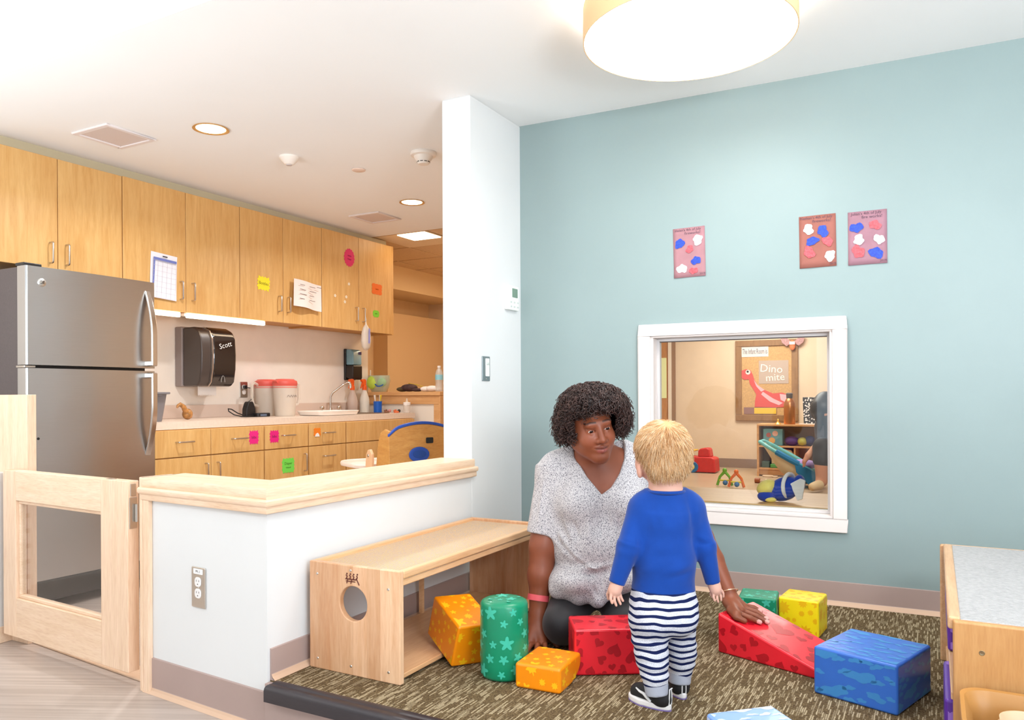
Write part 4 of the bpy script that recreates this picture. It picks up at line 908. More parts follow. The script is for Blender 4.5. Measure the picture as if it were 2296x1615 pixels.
# ================================================================== fittings on partition and column
po = SH0+SU*.345+SN*.0005+UP*.412
o1 = outlet('partition_outlet', 'brushed steel duplex outlet with a label strip on the partition front', po, -SU, (0, 0, 1), .074, .138, None, (240, 236, 234))
MB().prism(rrect(.05, .018, .002, 2), po+UP*.055+SN*.0052, -SU, UP, SN*.0006).build('label_strip', pm('label_tape', (246, 246, 246), .5), o1)
text('PPL 2', .011, po+UP*.055+SN*.0062, -SU, UP, ink, o1)
th0 = Vector((-1.862, 3.405, 1.547))
tm = thing('thermostat', 'white wall thermostat with a grey-green display on the column', 'thermostat', tuple(th0))
wpl = pm('thermostat_plastic', (244, 246, 242), .4)
MB().prism(rrect(.118, .122, .006, 3), th0, (0, 1, 0), (0, 0, 1), (.020, 0, 0)).build('body', wpl, tm, bevel=.004)
MB().prism(rrect(.055, .045, .002, 2, (.015, .025)), th0+Vector((.0202, 0, 0)), (0, 1, 0), (0, 0, 1), (.0008, 0, 0)).build('display', pm('lcd_grey_green', (122, 148, 130), .25), tm)
for i in range(3):
    for j in range(2):
        MB().prism(rrect(.016, .008, .002, 2, (-.024+i*.034, -.022-j*.022)), th0+Vector((.0202, 0, 0)), (0, 1, 0), (0, 0, 1), (.0012, 0, 0)).build('button', pm('button_grey', (206, 212, 206), .4), tm)
ls0 = Vector((-1.862, 3.16, 1.188))
ls = thing('light_switch', 'steel-plated slider light switch on the column', 'switch', tuple(ls0))
MB().prism(rrect(.070, .116, .003, 3), ls0, (0, 1, 0), (0, 0, 1), (.005, 0, 0)).build('plate', pm('switch_steel', (150, 158, 160), .35, .8), ls, bevel=.001, seg=1)
MB().prism(rrect(.034, .085, .003, 3, (.008, .006)), ls0+Vector((.005, 0, 0)), (0, 1, 0), (0, 0, 1), (.003, 0, 0)).build('rocker', wpl, ls, bevel=.001, seg=1)
MB().prism(rrect(.022, .010, .002, 2, (.008, .024)), ls0+Vector((.008, 0, 0)), (0, 1, 0), (0, 0, 1), (.004, 0, 0)).build('slider', pm('button_grey', (206, 212, 206), .4), ls, bevel=.001, seg=1)
MB().lathe([(0, 0), (.003, 0), (.002, .0015), (0, .0015)], ls0+Vector((.005, 0, -.048)), 10, axis=(1, 0, 0)).build('screw', chrome, ls)
# ================================================================== drum lamp
lc = Vector((-.74, 2.64, 2.44))
dl = thing('drum_ceiling_lamp', 'large round drum ceiling lamp with a pale wood-tone shade, glowing', 'ceiling light', tuple(lc))
RL = .36
MB().ring(circle(RL, 72), circle(RL-.004, 72), (lc.x, lc.y, 2.285), (1, 0, 0), (0, 1, 0), (0, 0, .118)).build('shade', pm('linen_shade', (228, 192, 144), .7, emit=.08, ecol=(255, 222, 176)), dl, smooth=True)
MB().lathe([(0, 2.279-2.44), (.2, 2.279-2.44), (RL-.02, 2.281-2.44), (RL-.004, 2.287-2.44), (RL-.004, 2.292-2.44), (0, 2.292-2.44)], lc, 72).build('diffuser', pm('lamp_diffuser', (255, 253, 248), .5, emit=16, ecol=(250, 251, 250)), dl, smooth=True)
MB().lathe([(.12, 0), (.12, -.012), (.10, -.02), (0, -.02)], lc, 32).build('canopy', wpl, dl, smooth=True)
for k in range(3):
    a = 2*PI*k/3+.4; MB().tube([lc+Vector((.1*math.cos(a), .1*math.sin(a), -.015)), lc+Vector(((RL-.005)*math.cos(a), (RL-.005)*math.sin(a), -.045))], .004, 8).build('arm', chrome, dl)
# ================================================================== children's paintings on the teal wall
def art(s0, z0, s1, z1, tilt, col, label, spots, words, year):
    o = tw(s0, z0, -.001); ux = (TU*math.cos(tilt)+UP*math.sin(tilt)); uy = (-TU*math.sin(tilt)+UP*math.cos(tilt)); nzv = -TNV
    wd, hg_ = s1-s0, z1-z0
    t = thing('painted_paper', label, 'artwork', tuple(tw((s0+s1)/2, z0)), "children's fireworks paintings")
    v = []; f = []; n = 8
    for j in range(n+1):
        for i in range(n+1):
            a, b = i/n, j/n; lift = .0015+.006*max(0, .25-b)**1*(1+math.sin(a*7+s0*9))
            v.append(o+ux*wd*a+uy*hg_*b+nzv*lift)
    for j in range(n):
        for i in range(n): f.append((j*(n+1)+i, j*(n+1)+i+1, (j+1)*(n+1)+i+1, (j+1)*(n+1)+i))
    m = MB().add(v, f).build('paper', pm('construction_'+str(col), col, .8, var=.04, vscale=14, bump=.1), t, smooth=True)
    md = m.modifiers.new('thick', 'SOLIDIFY'); md.thickness = .0006
    for k, (a, b, r_, c, sy) in enumerate(spots):
        cm = {'b': (36, 70, 190), 'r': (232, 84, 92), 'w': (246, 234, 232)}[c]
        MB().prism(blob(r_, k*7+int(s0*100), 18, .32, sy), o+ux*wd*a+uy*hg_*b+nzv*.0042, ux, uy, nzv*.0008).build('paint_dab', pm('dab_'+c, cm, .6, var=.18, vscale=120, bump=.5, bscale=150), t)
    text(words[0], .0165, o+ux*wd*.47+uy*hg_*.955+nzv*.0025, ux, uy, pm('pencil', (96, 72, 86), .8), t)
    text(words[1], .018, o+ux*wd*.62+uy*hg_*.885+nzv*.0025, ux, uy, pm('pencil', (96, 72, 86), .8), t)
    text(year, .013, o+ux*wd*.9+uy*hg_*.05+nzv*.004, ux, uy, pm('pencil', (96, 72, 86), .8), t)
    return t
art(.799, 1.603, .946, 1.833, .02, (170, 122, 128), 'mauve fireworks painting farthest left on the teal wall', [(.21, .69, .020, 'b', 1.2), (.78, .73, .024, 'w', .9), (.52, .56, .018, 'r', .9), (.71, .32, .020, 'b', 1), (.26, .18, .022, 'w', 1), (.62, .12, .018, 'r', .9)], ("Helen's 4th of July", 'fireworks!'), '2019')
art(1.352, 1.606, 1.500, 1.831, .012, (160, 98, 86), 'reddish-brown fireworks painting in the middle of the three', [(.26, .74, .022, 'w', .95), (.65, .68, .022, 'b', 1.1), (.36, .51, .024, 'b', .8), (.77, .48, .021, 'r', .95), (.27, .30, .022, 'r', 1.15), (.83, .20, .023, 'w', .9)], ("Nathan's 4th of July", 'fireworks!'), '2019')
art(1.546, 1.604, 1.695, 1.829, .004, (162, 118, 130), 'mauve fireworks painting farthest right, nearest the ceiling lamp', [(.22, .70, .024, 'b', .9), (.70, .72, .023, 'r', .8), (.28, .47, .022, 'w', .9), (.80, .45, .020, 'w', 1), (.26, .25, .023, 'r', 1.2), (.72, .20, .027, 'b', .85)], ("Julian's 4th of July", 'fire works!'), '2019')
# ================================================================== bench
bw = wood('bench_maple', (242, 200, 162), (226, 172, 128), (9, 9, .8), 4, .34, strips=.055, saxis=0, fleck=.2)
bwl = wood('bench_maple_long', (238, 192, 146), (222, 168, 118), (8, .6, 8), 4, .34, fleck=.2)
mirror = pm('bench_mirror_back', (236, 236, 244), .03, 1)
BX0, BX1, BY0, BY1, BH = -1.835, -1.462, 1.950, 2.985, .515
bn = thing('wooden_bench', 'maple play bench with a woven cane top and round end hole against the partition', 'bench', ((BX0+BX1)/2, (BY0+BY1)/2, PZ))
BT = .022
def endpanel(y):
    cx, cz = (BX0+BX1)/2, PZ+(BH-PZ)*.655; R_ = .056; n = 48
    W_, H_ = BX1-BX0, BH-PZ; outer = []
    for i in range(n):
        a = 2*PI*i/n; c_, s_ = math.cos(a), math.sin(a); kx = (W_/2)/abs(c_) if abs(c_) > 1e-6 else 1e9
        kz = ((BH-cz) if s_ > 0 else (cz-PZ))/abs(s_) if abs(s_) > 1e-6 else 1e9; k = min(kx, kz); outer.append((c_*k, s_*k))
    for X_, Z_ in ((W_/2, BH-cz), (-W_/2, BH-cz), (-W_/2, PZ-cz), (W_/2, PZ-cz)):
        outer[min(range(n), key=lambda i: (outer[i][0]-X_)**2+(outer[i][1]-Z_)**2)] = (X_, Z_)
    return MB().ring(outer, circle(R_, n), (cx, y, cz), (1, 0, 0), (0, 0, 1), (0, BT, 0))
e1 = endpanel(BY0).build('end_panel', bw, bn, bevel=.004)
MB().box(BX0, BX1, BY1-BT, BY1, PZ, BH).build('end_panel', bw, bn, bevel=.004)
for x, z in ((BX0+.035, BH-.04), (BX1-.045, BH-.06), (BX0+.035, PZ+.035), (BX1-.045, PZ+.035), ((BX0+BX1)/2-.01, BH-.016), ((BX0+BX1)/2-.01, PZ+.03)):
    MB().lathe([(0, -.0002), (.0045, -.0002), (.0035, .0014), (.001, .0016), (0, .0008)], (x, BY0-.0002, z), 12, axis=(0, -1, 0)).build('screw', chrome, e1)
lg = pm('burnt_logo', (96, 40, 28), .7)
lm = MB(); lx, lz = (BX0+BX1)/2-.008, BH-.040
def lseg(p, r_=.0016): lm.tube([(lx+a, BY0-.0006, lz+b) for a, b in p], r_, 5)
lseg([(-.022, -.004), (.020, -.004)], .002); lseg([(-.02, -.011), (.018, -.011)]); lseg([(-.017, -.018), (-.012, -.004)]); lseg([(.0, -.018), (.004, -.004)])
for a in (-.018, -.004, .010): lseg([(a, -.003), (a+.003, .005), (a-.002, .009)], .0022); lm.ball((lx+a+.002, BY0-.0006, lz+.013), (.003, .001, .003), 8, 6)
lseg([(.020, -.004), (.027, .004), (.024, .010)], .002); lseg([(.022, .001), (.030, -.012), (.034, -.020)], .0018); lm.ball((lx+.027, BY0-.0006, lz+.014), (.003, .001, .003), 8, 6)
lm.build('logo_mark', lg, e1)
# top: frame around woven cane
cane, nt, b = newmat('woven_cane'); b.inputs['Roughness'].default_value = .7
tc = N(nt, 'ShaderNodeTexCoord'); ck = N(nt, 'ShaderNodeTexBrick'); ck.inputs['Scale'].default_value = 58; ck.inputs['Mortar Size'].default_value = .05
mp = N(nt, 'ShaderNodeMapping'); mp.inputs['Rotation'].default_value = (0, 0, .78); nt.links.new(tc.outputs['Object'], mp.inputs[0]); nt.links.new(mp.outputs[0], ck.inputs[0])
ck.inputs['Color1'].default_value = c4((244, 214, 168)); ck.inputs['Color2'].default_value = c4((220, 204, 190)); ck.inputs['Mortar'].default_value = c4((176, 128, 84))
nt.links.new(ck.outputs[0], b.inputs['Base Color']); bp = N(nt, 'ShaderNodeBump'); bp.inputs['Strength'].default_value = .5; bp.inputs['Distance'].default_value = .002; nt.links.new(ck.outputs[1], bp.inputs['Height']); nt.links.new(bp.outputs[0], b.inputs['Normal'])
MB().box(BX0+.005, BX1-.005, BY0+BT, BY1-BT, BH-.030, BH-.012).build('cane_top', cane, bn)
MB().box(BX0, BX0+.024, BY0+BT, BY1-BT, BH-.05, BH).build('top_rail', bwl, bn, bevel=.004)
MB().box(BX1-.024, BX1, BY0+BT, BY1-BT, BH-.028, BH-.002).build('top_rail', bwl, bn, bevel=.005)
MB().box(BX1-.020, BX1-.004, BY0+BT, BY1-BT, BH-.050, BH-.030).build('front_rail', bwl, bn, bevel=.004)
MB().box(BX0+.01, BX1-.012, BY0+BT, BY1-BT, PZ+.010, PZ+.026).build('bottom_board', bwl, bn, bevel=.003)
MB().box(BX0+.012, BX1-.03, BY0+BT, BY1-BT, PZ+.001, PZ+.010).build('gap_shade_strip', pm('gap_shade_dark', (44, 42, 52), .6), bn)  # dark strip put in for the shade of the gap under the bench
MB().box(BX0+.004, BX0+.020, BY0+.62, BY0+.634, PZ+.026, BH-.05).build('back_post', bwl, bn)
bh = MB().ring(circle(.062, 40), circle(.055, 40), (BX0+.012, BY0+.86, BH-.085), (0, 1, 0), (0, 0, 1), (.012, 0, 0)).build('hole_ring', bwl, bn)
MB().prism(circle(.0555, 40), (BX0+.012, BY0+.86, BH-.085), (0, 1, 0), (0, 0, 1), (.003, 0, 0)).build('hole_disc', pm('cream_disc', (246, 236, 222), .5), bh)
# ================================================================== soft vinyl play blocks
def vinylm(name, c): return pm(name, c, .32, spec=.45, var=.03, vscale=5, bump=.06, bscale=500, coat=.12)
V = {'red': vinylm('red_vinyl', (236, 34, 50)), 'orange': vinylm('orange_vinyl', (250, 142, 8)), 'green': vinylm('green_vinyl', (6, 136, 96)), 'yellow': vinylm('yellow_vinyl', (252, 222, 24)), 'blue': vinylm('blue_vinyl', (56, 112, 204)), 'pale': vinylm('pale_blue_vinyl', (120, 158, 220)), 'purple': vinylm('purple_vinyl', (96, 44, 160))}
PR = {'red': pm('red_print', (184, 10, 30), .36, coat=.1), 'orange': pm('orange_print', (254, 190, 20), .36), 'green': pm('green_print', (62, 186, 156), .36), 'yellow': pm('yellow_print', (240, 186, 14), .36), 'blue': pm('blue_print', (66, 142, 206), .36), 'pale': pm('pale_print', (190, 208, 236), .36), 'purple': pm('purple_print', (164, 118, 216), .36)}
def sun(r):
    return star(r, .62, 10)
def leaf(r):
    pts = [(0, 1.1), (.28, .55), (.75, .7), (.6, .25), (.95, -.05), (.5, -.25), (.5, -.65), (.1, -.5), (.05, -1.0), (-.05, -1.0), (-.1, -.5), (-.5, -.65), (-.5, -.25), (-.95, -.05), (-.6, .25), (-.75, .7), (-.28, .55)]
    return [(a*r*.8, b*r*.8) for a, b in pts]
def flower(r):
    return [(r*(.62+.38*abs(math.sin(2.5*t)))*math.cos(t), r*(.62+.38*abs(math.sin(2.5*t)))*math.sin(t)) for t in [2*PI*i/40 for i in range(40)]]
def cloud(r): return [(1.5*a, .62*b) for a, b in blob(r, int(r*1e5), 22, .42)]
def fstar(r):
    p = []
    for i in range(30):
        t = 2*PI*i/30; p.append((r*(.72+.28*math.cos(5*t))*math.cos(t+PI/2), r*(.72+.28*math.cos(5*t))*math.sin(t+PI/2)))
    return p
SHAPES = {'red': [heart], 'orange': [leaf, fstar], 'green': [fstar], 'yellow': [sun], 'blue': [cloud], 'pale': [cloud], 'purple': [flower]}
def clip_poly(poly, w, h):
    """clip polygon to the face rectangle (Sutherland-Hodgman)"""
    for ax, sgn, lim in ((0, 1, w), (0, -1, w), (1, 1, h), (1, -1, h)):
        out = []
        for i in range(len(poly)):
            p, q = poly[i], poly[(i+1) % len(poly)]; dp, dq = lim-sgn*p[ax], lim-sgn*q[ax]
            if dp >= 0: out.append(p)
            if (dp >= 0) != (dq >= 0):
                t = dp/(dp-dq); out.append((p[0]+(q[0]-p[0])*t, p[1]+(q[1]-p[1])*t))
        poly = out
        if len(poly) < 3: return []
    return poly
def reg_stuff(o): o['kind'] = 'stuff'; return o
def prints(kind, faces, par, seed, size=.024, margin=.006, name=None, lift=.0004, inside=None):
    """scattered flat print on each face: (centre, ux, uy, half_w, half_h); normal = ux x uy"""
    rd = random.Random(seed); mb = MB()
    for c, ux, uy, hw_, hh in faces:
        c, ux, uy = Vector(c), Vector(ux).normalized(), Vector(uy).normalized(); nz = ux.cross(uy); placed = []
        for tries in range(160):
            r_ = size*rd.choice((.42, .55, .55, .8, 1.0, 1.25)); x, y = rd.uniform(-hw_, hw_), rd.uniform(-hh, hh)
            if any((x-a)**2+(y-b)**2 < (1.12*(r_+q))**2 for a, b, q in placed): continue
            if inside and not inside(x, y, r_): continue
            placed.append((x, y, r_)); a = rd.uniform(0, 6.28) if kind not in ('blue', 'pale') else rd.uniform(-.25, .25)
            poly = [(x+p*math.cos(a)-q*math.sin(a), y+p*math.sin(a)+q*math.cos(a)) for p, q in rd.choice(SHAPES[kind])(r_)]
            poly = clip_poly(poly, hw_-margin, hh-margin)
            if len(poly) >= 3:
                n0 = len(mb.v); k = len(poly); cx = sum(p[0] for p in poly)/k; cy = sum(p[1] for p in poly)/k
                mb.add([c+ux*p+uy*q+nz*lift for p, q in poly], [tuple(range(k))])
    return reg_stuff(mb.build(name or {'red': 'heart_print', 'orange': 'leaf_print', 'green': 'star_print', 'yellow': 'sun_print', 'blue': 'cloud_print', 'pale': 'cloud_print', 'purple': 'flower_print'}[kind], PR[kind], par))

def block(kind, c, dims, rz, label, seed, rx=0, ry=0, size=.024, bev=.008):
    """box block with piping-soft edges"""
    c = Vector(c); R = Matrix.Rotation(rz, 3, 'Z') @ Matrix.Rotation(ry, 3, 'Y') @ Matrix.Rotation(rx, 3, 'X'); d = Vector(dims)/2
    t = thing('foam_block', label, 'foam block', (c.x, c.y, PZ), 'soft vinyl play blocks')
    m = MB(); m.M = Matrix.Translation(c) @ R.to_4x4(); m.box(-d.x, d.x, -d.y, d.y, -d.z, d.z); bo = m.build('body', V[kind], t, bevel=bev, seg=4)
    F = []
    for ax, u, v_, fl in ((0, 1, 2, 1), (1, 0, 2, -1), (2, 0, 1, 1)):
        for s in (-1, 1):
            n = Vector((0, 0, 0)); n[ax] = s; ux = Vector((0, 0, 0)); ux[u] = s*fl; uy = Vector((0, 0, 0)); uy[v_] = 1
            F.append((c+R @ (n*d[ax]), R @ ux, R @ uy, d[u], d[v_]))
    prints(kind, F, t, seed, size, bev*.8)
    return t
block('red', (-.940, 2.422, PZ+.075), (.28, .165, .148), .546, 'red heart-print block behind the toddler', 3, size=.03)
block('blue', (-.168, 2.576, PZ+.071), (.243, .261, .142), -.318, 'large blue cloud-print block in front of the red wedge', 5, size=.022)
block('yellow', (-.442, 3.119, PZ+.069), (.145, .15, .136), -.09, 'yellow sun-print cube by the teal wall', 8, size=.022)
block('green', (-.594, 3.062, PZ+.069), (.138, .14, .138), .10, 'green star-print cube behind the red wedge', 9, size=.022)
block('pale', (-.3715, 1.866, PZ+.069), (.18, .14, .14), .41+.35, 'pale blue cloud-print block at the bottom edge of the view', 14, size=.02)
block('orange', (-1.436, 2.263, .259), (.143, .209, .148), 1.029, 'orange leaf-print block tilted against the bench', 21, .286, .056, size=.022)
# quarter-round orange block
c = Vector((-1.071, 2.200, PZ)); R = Matrix.Rotation(.049, 3, 'Z'); DX, DY, DZ = .152, .178, .078
t = thing('foam_block', 'low orange leaf-print block with one rounded edge', 'foam block', tuple(c), 'soft vinyl play blocks')
pr = [(-DY/2, .0), (-.01, 0)]+[(-.01+(DY/2+.01)*math.sin(a), .055-.055*math.cos(a)) for a in [PI/2*i/8 for i in range(1, 9)]]+[(DY/2, DZ), (-DY/2, DZ)]
MB().prism(pr, c-(R @ Vector((DX/2, 0, 0))), R @ Vector((0, 1, 0)), UP, R @ Vector((DX, 0, 0))).build('body', V['orange'], t, bevel=.010, seg=4)
prints('orange', [(c+UP*DZ, R @ Vector((1, 0, 0)), R @ Vector((0, 1, 0)), DX/2, DY/2), (c+R @ Vector((0, -DY/2, DZ/2)), R @ Vector((1, 0, 0)), UP, DX/2, DZ/2), (c+R @ Vector((DX/2, -.02, DZ/2+.004)), R @ Vector((0, 1, 0)), UP, DY/2-.022, DZ/2)], t, 31, .029, .008)
# cylinder
c = Vector((-1.222, 2.185, PZ)); RC, HC = .0765, .246
t = thing('foam_block', 'green star-print cylinder block standing on end', 'foam block', tuple(c), 'soft vinyl play blocks')
e = .014
MB().lathe([(0, .001), (RC-e, .001), (RC-e*.4, e*.35), (RC, e)]+[(RC*(1+.012*math.sin(PI*k/6)), e+(HC-2*e)*k/6) for k in range(1, 6)]+[(RC, HC-e), (RC-e*.3, HC-e*.35), (RC-e, HC), (RC*.5, HC+.003), (0, HC+.003)], c, 56).build('body', V['green'], t, smooth=True)
rd = random.Random(4); mb = MB(); placed = []
for k in range(400):
    r_ = .030*rd.choice((.45, .55, .8, 1.0)); a, z = rd.uniform(0, 2*PI), rd.uniform(.02, HC-.02)
    if any(((((a-q[0]+PI) % (2*PI))-PI)*RC)**2+(z-q[1])**2 < (1.15*(r_+q[2]))**2 for q in placed): continue
    placed.append((a, z, r_)); rot = rd.uniform(0, 6)
    po_ = [(p*math.cos(rot)-q*math.sin(rot), p*math.sin(rot)+q*math.cos(rot)) for p, q in fstar(r_)]
    po_ = [(p, min(HC-.008, max(.012, z+q))-z) for p, q in po_]
    def cp(p, q): rr = RC*(1+.012*math.sin(PI*min(1, max(0, (z+q-e)/(HC-2*e)))))+.0008; return c+Vector((rr*math.cos(a+p/RC), rr*math.sin(a+p/RC), z+q))
    n = len(po_); mb.add([cp(*p) for p in po_]+[cp(p*.5, q*.5) for p, q in po_]+[cp(0, 0)], [(i, (i+1) % n, n+(i+1) % n, n+i) for i in range(n)]+[(n+i, n+(i+1) % n, 2*n) for i in range(n)])
reg_stuff(mb.build('star_print', PR['green'], t, smooth=True))
prints('green', [(c+UP*(HC+.0022), (1, 0, 0), (0, 1, 0), .040, .040)], t, 6, .020, 0, 'top_star_print', .0014)
# wedge
wc_ = Vector((-.432, 2.765, PZ)); WR = Matrix.Rotation(-.344, 3, 'Z'); WL, WW, WH, WE = .36, .229, .138, .031; wc_ = wc_-(WR @ Vector((.032, 0, 0)))
t = thing('foam_block', 'red heart-print wedge ramp under the woman\'s hand', 'foam block', tuple(wc_), 'soft vinyl play blocks')
WX, WYv = WR @ Vector((1, 0, 0)), WR @ Vector((0, 1, 0))
MB().prism([(-WL/2, 0), (WL/2, 0), (WL/2, WE), (-WL/2, WH)], wc_-WYv*WW/2, WX, UP, WYv*WW).build('body', V['red'], t, bevel=.008, seg=4)
sl = (WX*WL-UP*(WH-WE)); hl = sl.length/2; slu = sl.normalized()
prints('red', [(wc_+UP*(WH+WE)/2, slu, WYv, hl, WW/2)], t, 41, .034, .006)
prints('red', [(wc_-WYv*WW/2+UP*WH/2, WX, UP, WL/2, WH/2)], t, 44, .034, .006, inside=lambda x, y, r_: y+r_ < WH/2-.005-(x+r_+WL/2)*(WH-WE)/WL)
# ================================================================== low shelf with carpeted top, at the right edge
SX0, SX1, SY0, SY1, SHZ = .030, .470, 2.005, 3.010, .552
sh = thing('play_shelf', 'low maple shelf unit with a white carpeted top at the right edge', 'shelf', ((SX0+SX1)/2, (SY0+SY1)/2, PZ))
swm = wood('shelf_maple', (206, 154, 98), (190, 134, 78), (9, 9, .9), 4, .34, fleck=.2)
swx = wood('shelf_maple_long', (226, 184, 140), (210, 162, 116), (9, .7, 9), 4, .34)
tuft = pm('white_carpet_pile', (178, 176, 175), .95, spec=.05, var=.05, vscale=90, bump=1.0, bscale=160)
e0 = MB().box(SX0+.004, SX1, SY0, SY0+.022, PZ, SHZ).build('end_panel', swm, sh, bevel=.006, seg=3)
MB().lathe([(0, 0), (.006, 0), (.005, .001), (.0025, .0004), (0, .0004)], (SX0+.06, SY0-.0002, SHZ-.065), 14, axis=(0, -1, 0)).build('screw', pm('dull_screw', (150, 130, 100), .4, .8), e0)
MB().box(SX0-.016, SX1, SY1-.022, SY1, PZ, SHZ).build('end_panel', swx, sh, bevel=.006, seg=3)
MB().box(SX0, SX1, SY0+.022, SY1-.022, PZ+.035, PZ+.053).build('shelf_board', swx, sh, bevel=.003)
MB().box(SX0, SX1, SY0+.022, SY1-.022, PZ+.205, PZ+.223).build('shelf_board', swx, sh, bevel=.003)
MB().box(SX1-.012, SX1, SY0+.022, SY1-.022, PZ+.053, SHZ-.02).build('back_panel', swx, sh)
MB().box(SX0-.006, SX0+.020, SY0+.020, SY1-.020, SHZ-.026, SHZ+.004).build('top_rail', swx, sh, bevel=.006, seg=3)
MB().box(SX1-.020, SX1, SY0+.020, SY1-.020, SHZ-.026, SHZ+.004).build('top_rail', swx, sh, bevel=.006, seg=3)
MB().box(SX0+.018, SX1-.018, SY0+.018, SY1-.020, SHZ-.02, SHZ+.001).build('carpet_top', tuft, sh, bevel=.004)
block('purple', (SX0+.058, 2.215, PZ+.053+.070), (.14, .30, .138), .0, 'purple flower-print block on the lower shelf at the right edge', 51, size=.045)
block('purple', (SX0+.063, 2.62, PZ+.223+.0605), (.13, .56, .119), .0, 'purple flower-print block on the upper shelf at the right edge', 52, size=.03)
# ---- tan bins in front of the shelf
def bin_(c, w_, d_, h_, lv, mat, label, name='storage_bin'):
    c = Vector(c); t = thing(name, label, 'bin', tuple(c)); o_ = rrect(w_, d_, .05, 8); n_ = len(o_); m = MB()
    vv = [c+Vector((x-math.copysign(q, x)*1, y-math.copysign(q, y)*1, z)) for q, z in lv for x, y in o_]
    ff = [(k*n_+i, k*n_+(i+1) % n_, (k+1)*n_+(i+1) % n_, (k+1)*n_+i) for k in range(len(lv)-1) for i in range(n_)]+[tuple(range(n_))[::-1], tuple(range((len(lv)-1)*n_, len(lv)*n_))]
    m.add(vv, ff).build('tub', mat, t, smooth=True)
    return t
bin_((.245, 1.855, PZ), .40, .25, .26, [(.03, 0), (.025, .004), (.014, .22), (.0, .245), (-.004, .252), (.0, .258), (.008, .256), (.022, .225), (.034, .012), (.06, .010)], pm('tan_bin_plastic', (182, 128, 66), .4), 'tan storage tub with rounded rim in front of the shelf')
bin_((.262, 1.842, PZ+.012), .305, .165, .23, [(.02, 0), (.018, .004), (.006, .20), (.0, .214), (-.006, .222), (-.004, .230), (.006, .230), (.018, .21), (.026, .012), (.05, .010)], pm('peach_bin_plastic', (214, 180, 144), .4), 'pale peach tub nested inside the tan tub')

# ================================================================== nursery seen through the window
NB = 11.30
cork = pm('cork_board', (206, 164, 112), .85, var=.06, vscale=60, bump=.2, bscale=200)
fwood = wood('board_frame_wood', (164, 124, 84), (140, 102, 66), (6, 6, 2), 4, .5)
def nb(px_pt, off=0): v = Vector(px_pt); return v
P0 = Vector((-2.496,11.28,1.815)); P1 = Vector((-1.648,11.28,0.676))
bx0, bx1, bz1, bz0 = P0.x, P1.x, P0.z, P1.z
bd = thing('bulletin_board', 'framed cork bulletin board with a red dinosaur, seen through the window', 'bulletin board', ((bx0+bx1)/2, NB, bz0))
MB().box(bx0+.03, bx1-.03, NB-.012, NB-.001, bz0+.03, bz1-.03).build('cork', cork, bd)
T_ = .085
for a, b2, c_, d_ in ((bx0, bx1, bz1-T_, bz1), (bx0, bx1, bz0, bz0+T_), (bx0, bx0+T_, bz0+T_, bz1-T_), (bx1-T_, bx1, bz0+T_, bz1-T_)):
    MB().box(a, b2, NB-.035, NB-.001, c_, d_).build('frame', fwood, bd, bevel=.006)
UX, UZ = (1, 0, 0), (0, 0, 1)
whp = pm('white_card', (238, 226, 220), .7)
BW = bx1-bx0; BHt = bz1-bz0
MB().box(bx0+.10*BW, bx0+.535*BW, NB-.016, NB-.012, bz1-.205*BHt, bz1-.07*BHt).build('title_card', whp, bd)
text('The Infant Room is', .105, (bx0+.315*BW, NB-.0175, bz1-.14*BHt), UX, UZ, pm('navy_ink', (66, 66, 96), .7), bd, font_x=.42)
MB().box(bx0+.38*BW, bx0+.85*BW, NB-.016, NB-.012, bz1-.54*BHt, bz1-.255*BHt).build('laminated_card', pm('laminate_card', (196, 176, 164), .2), bd)
gw = pm('glossy_white_letter', (252, 246, 238), .2)
text('Dino', .155, (bx0+.58*BW, NB-.0185, bz1-.36*BHt), (.995, 0, -.08), (.08, 0, .995), gw, bd)
text('mite', .145, (bx0+.64*BW, NB-.0185, bz1-.465*BHt), (.995, 0, .06), (-.06, 0, .995), gw, bd)
dn = pm('red_dino_card', (222, 92, 92), .35); dw = pm('pink_gloss', (246, 190, 200), .25)
Sx = (bx1-bx0)/142; Sz = (bz1-bz0)/180
def bp_(px, py): return (bx0+(px-1649)*Sx, bz1-(py-765)*Sz)
dino = [(1660, 838), (1664, 832), (1674, 829), (1684, 832), (1689, 842), (1692, 852), (1700, 865), (1716, 876), (1735, 884), (1755, 882), (1766, 886), (1774, 893), (1770, 906), (1760, 914), (1740, 915), (1693, 914), (1694, 900), (1697, 886), (1690, 874), (1682, 862), (1680, 852), (1670, 853), (1662, 848)]
MB().prism([bp_(*p) for p in dino], (0, NB-.019, 0), UX, UZ, (0, .004, 0)).build('dinosaur', dn, bd)
for sh_p in (((1691, 853), (1700, 865), (1716, 876), (1708, 880), (1697, 868)), ((1712, 880), (1735, 895), (1757, 905), (1748, 910), (1728, 902), (1708, 886)), ((1750, 885), (1765, 887), (1772, 894), (1762, 903), (1752, 898))):
    MB().prism([bp_(*p) for p in sh_p], (0, NB-.0212, 0), UX, UZ, (0, .002, 0)).build('dinosaur_stripe', dw, bd)
ex, ez = bp_(1678, 836)
MB().prism(circle(.034, 18, (ex, ez)), (0, NB-.0215, 0), UX, UZ, (0, .002, 0)).build('eye', whp, bd)
MB().prism(circle(.016, 12, (ex-.004, ez+.008)), (0, NB-.0225, 0), UX, UZ, (0, .001, 0)).build('pupil', dark, bd)
x0_, z0_ = bp_(1668, 930); x1_, z1_ = bp_(1743, 915)
MB().box(x0_, x1_, NB-.020, NB-.014, z0_, z1_).build('mauve_strip', pm('mauve_card', (150, 112, 108), .6), bd)
x0_, z0_ = bp_(1692, 929); x1_, z1_ = bp_(1742, 916)
MB().box(x0_, x1_, NB-.0215, NB-.020, z0_, z1_).build('yellow_strip', pm('yellow_card', (240, 198, 70), .5), bd)
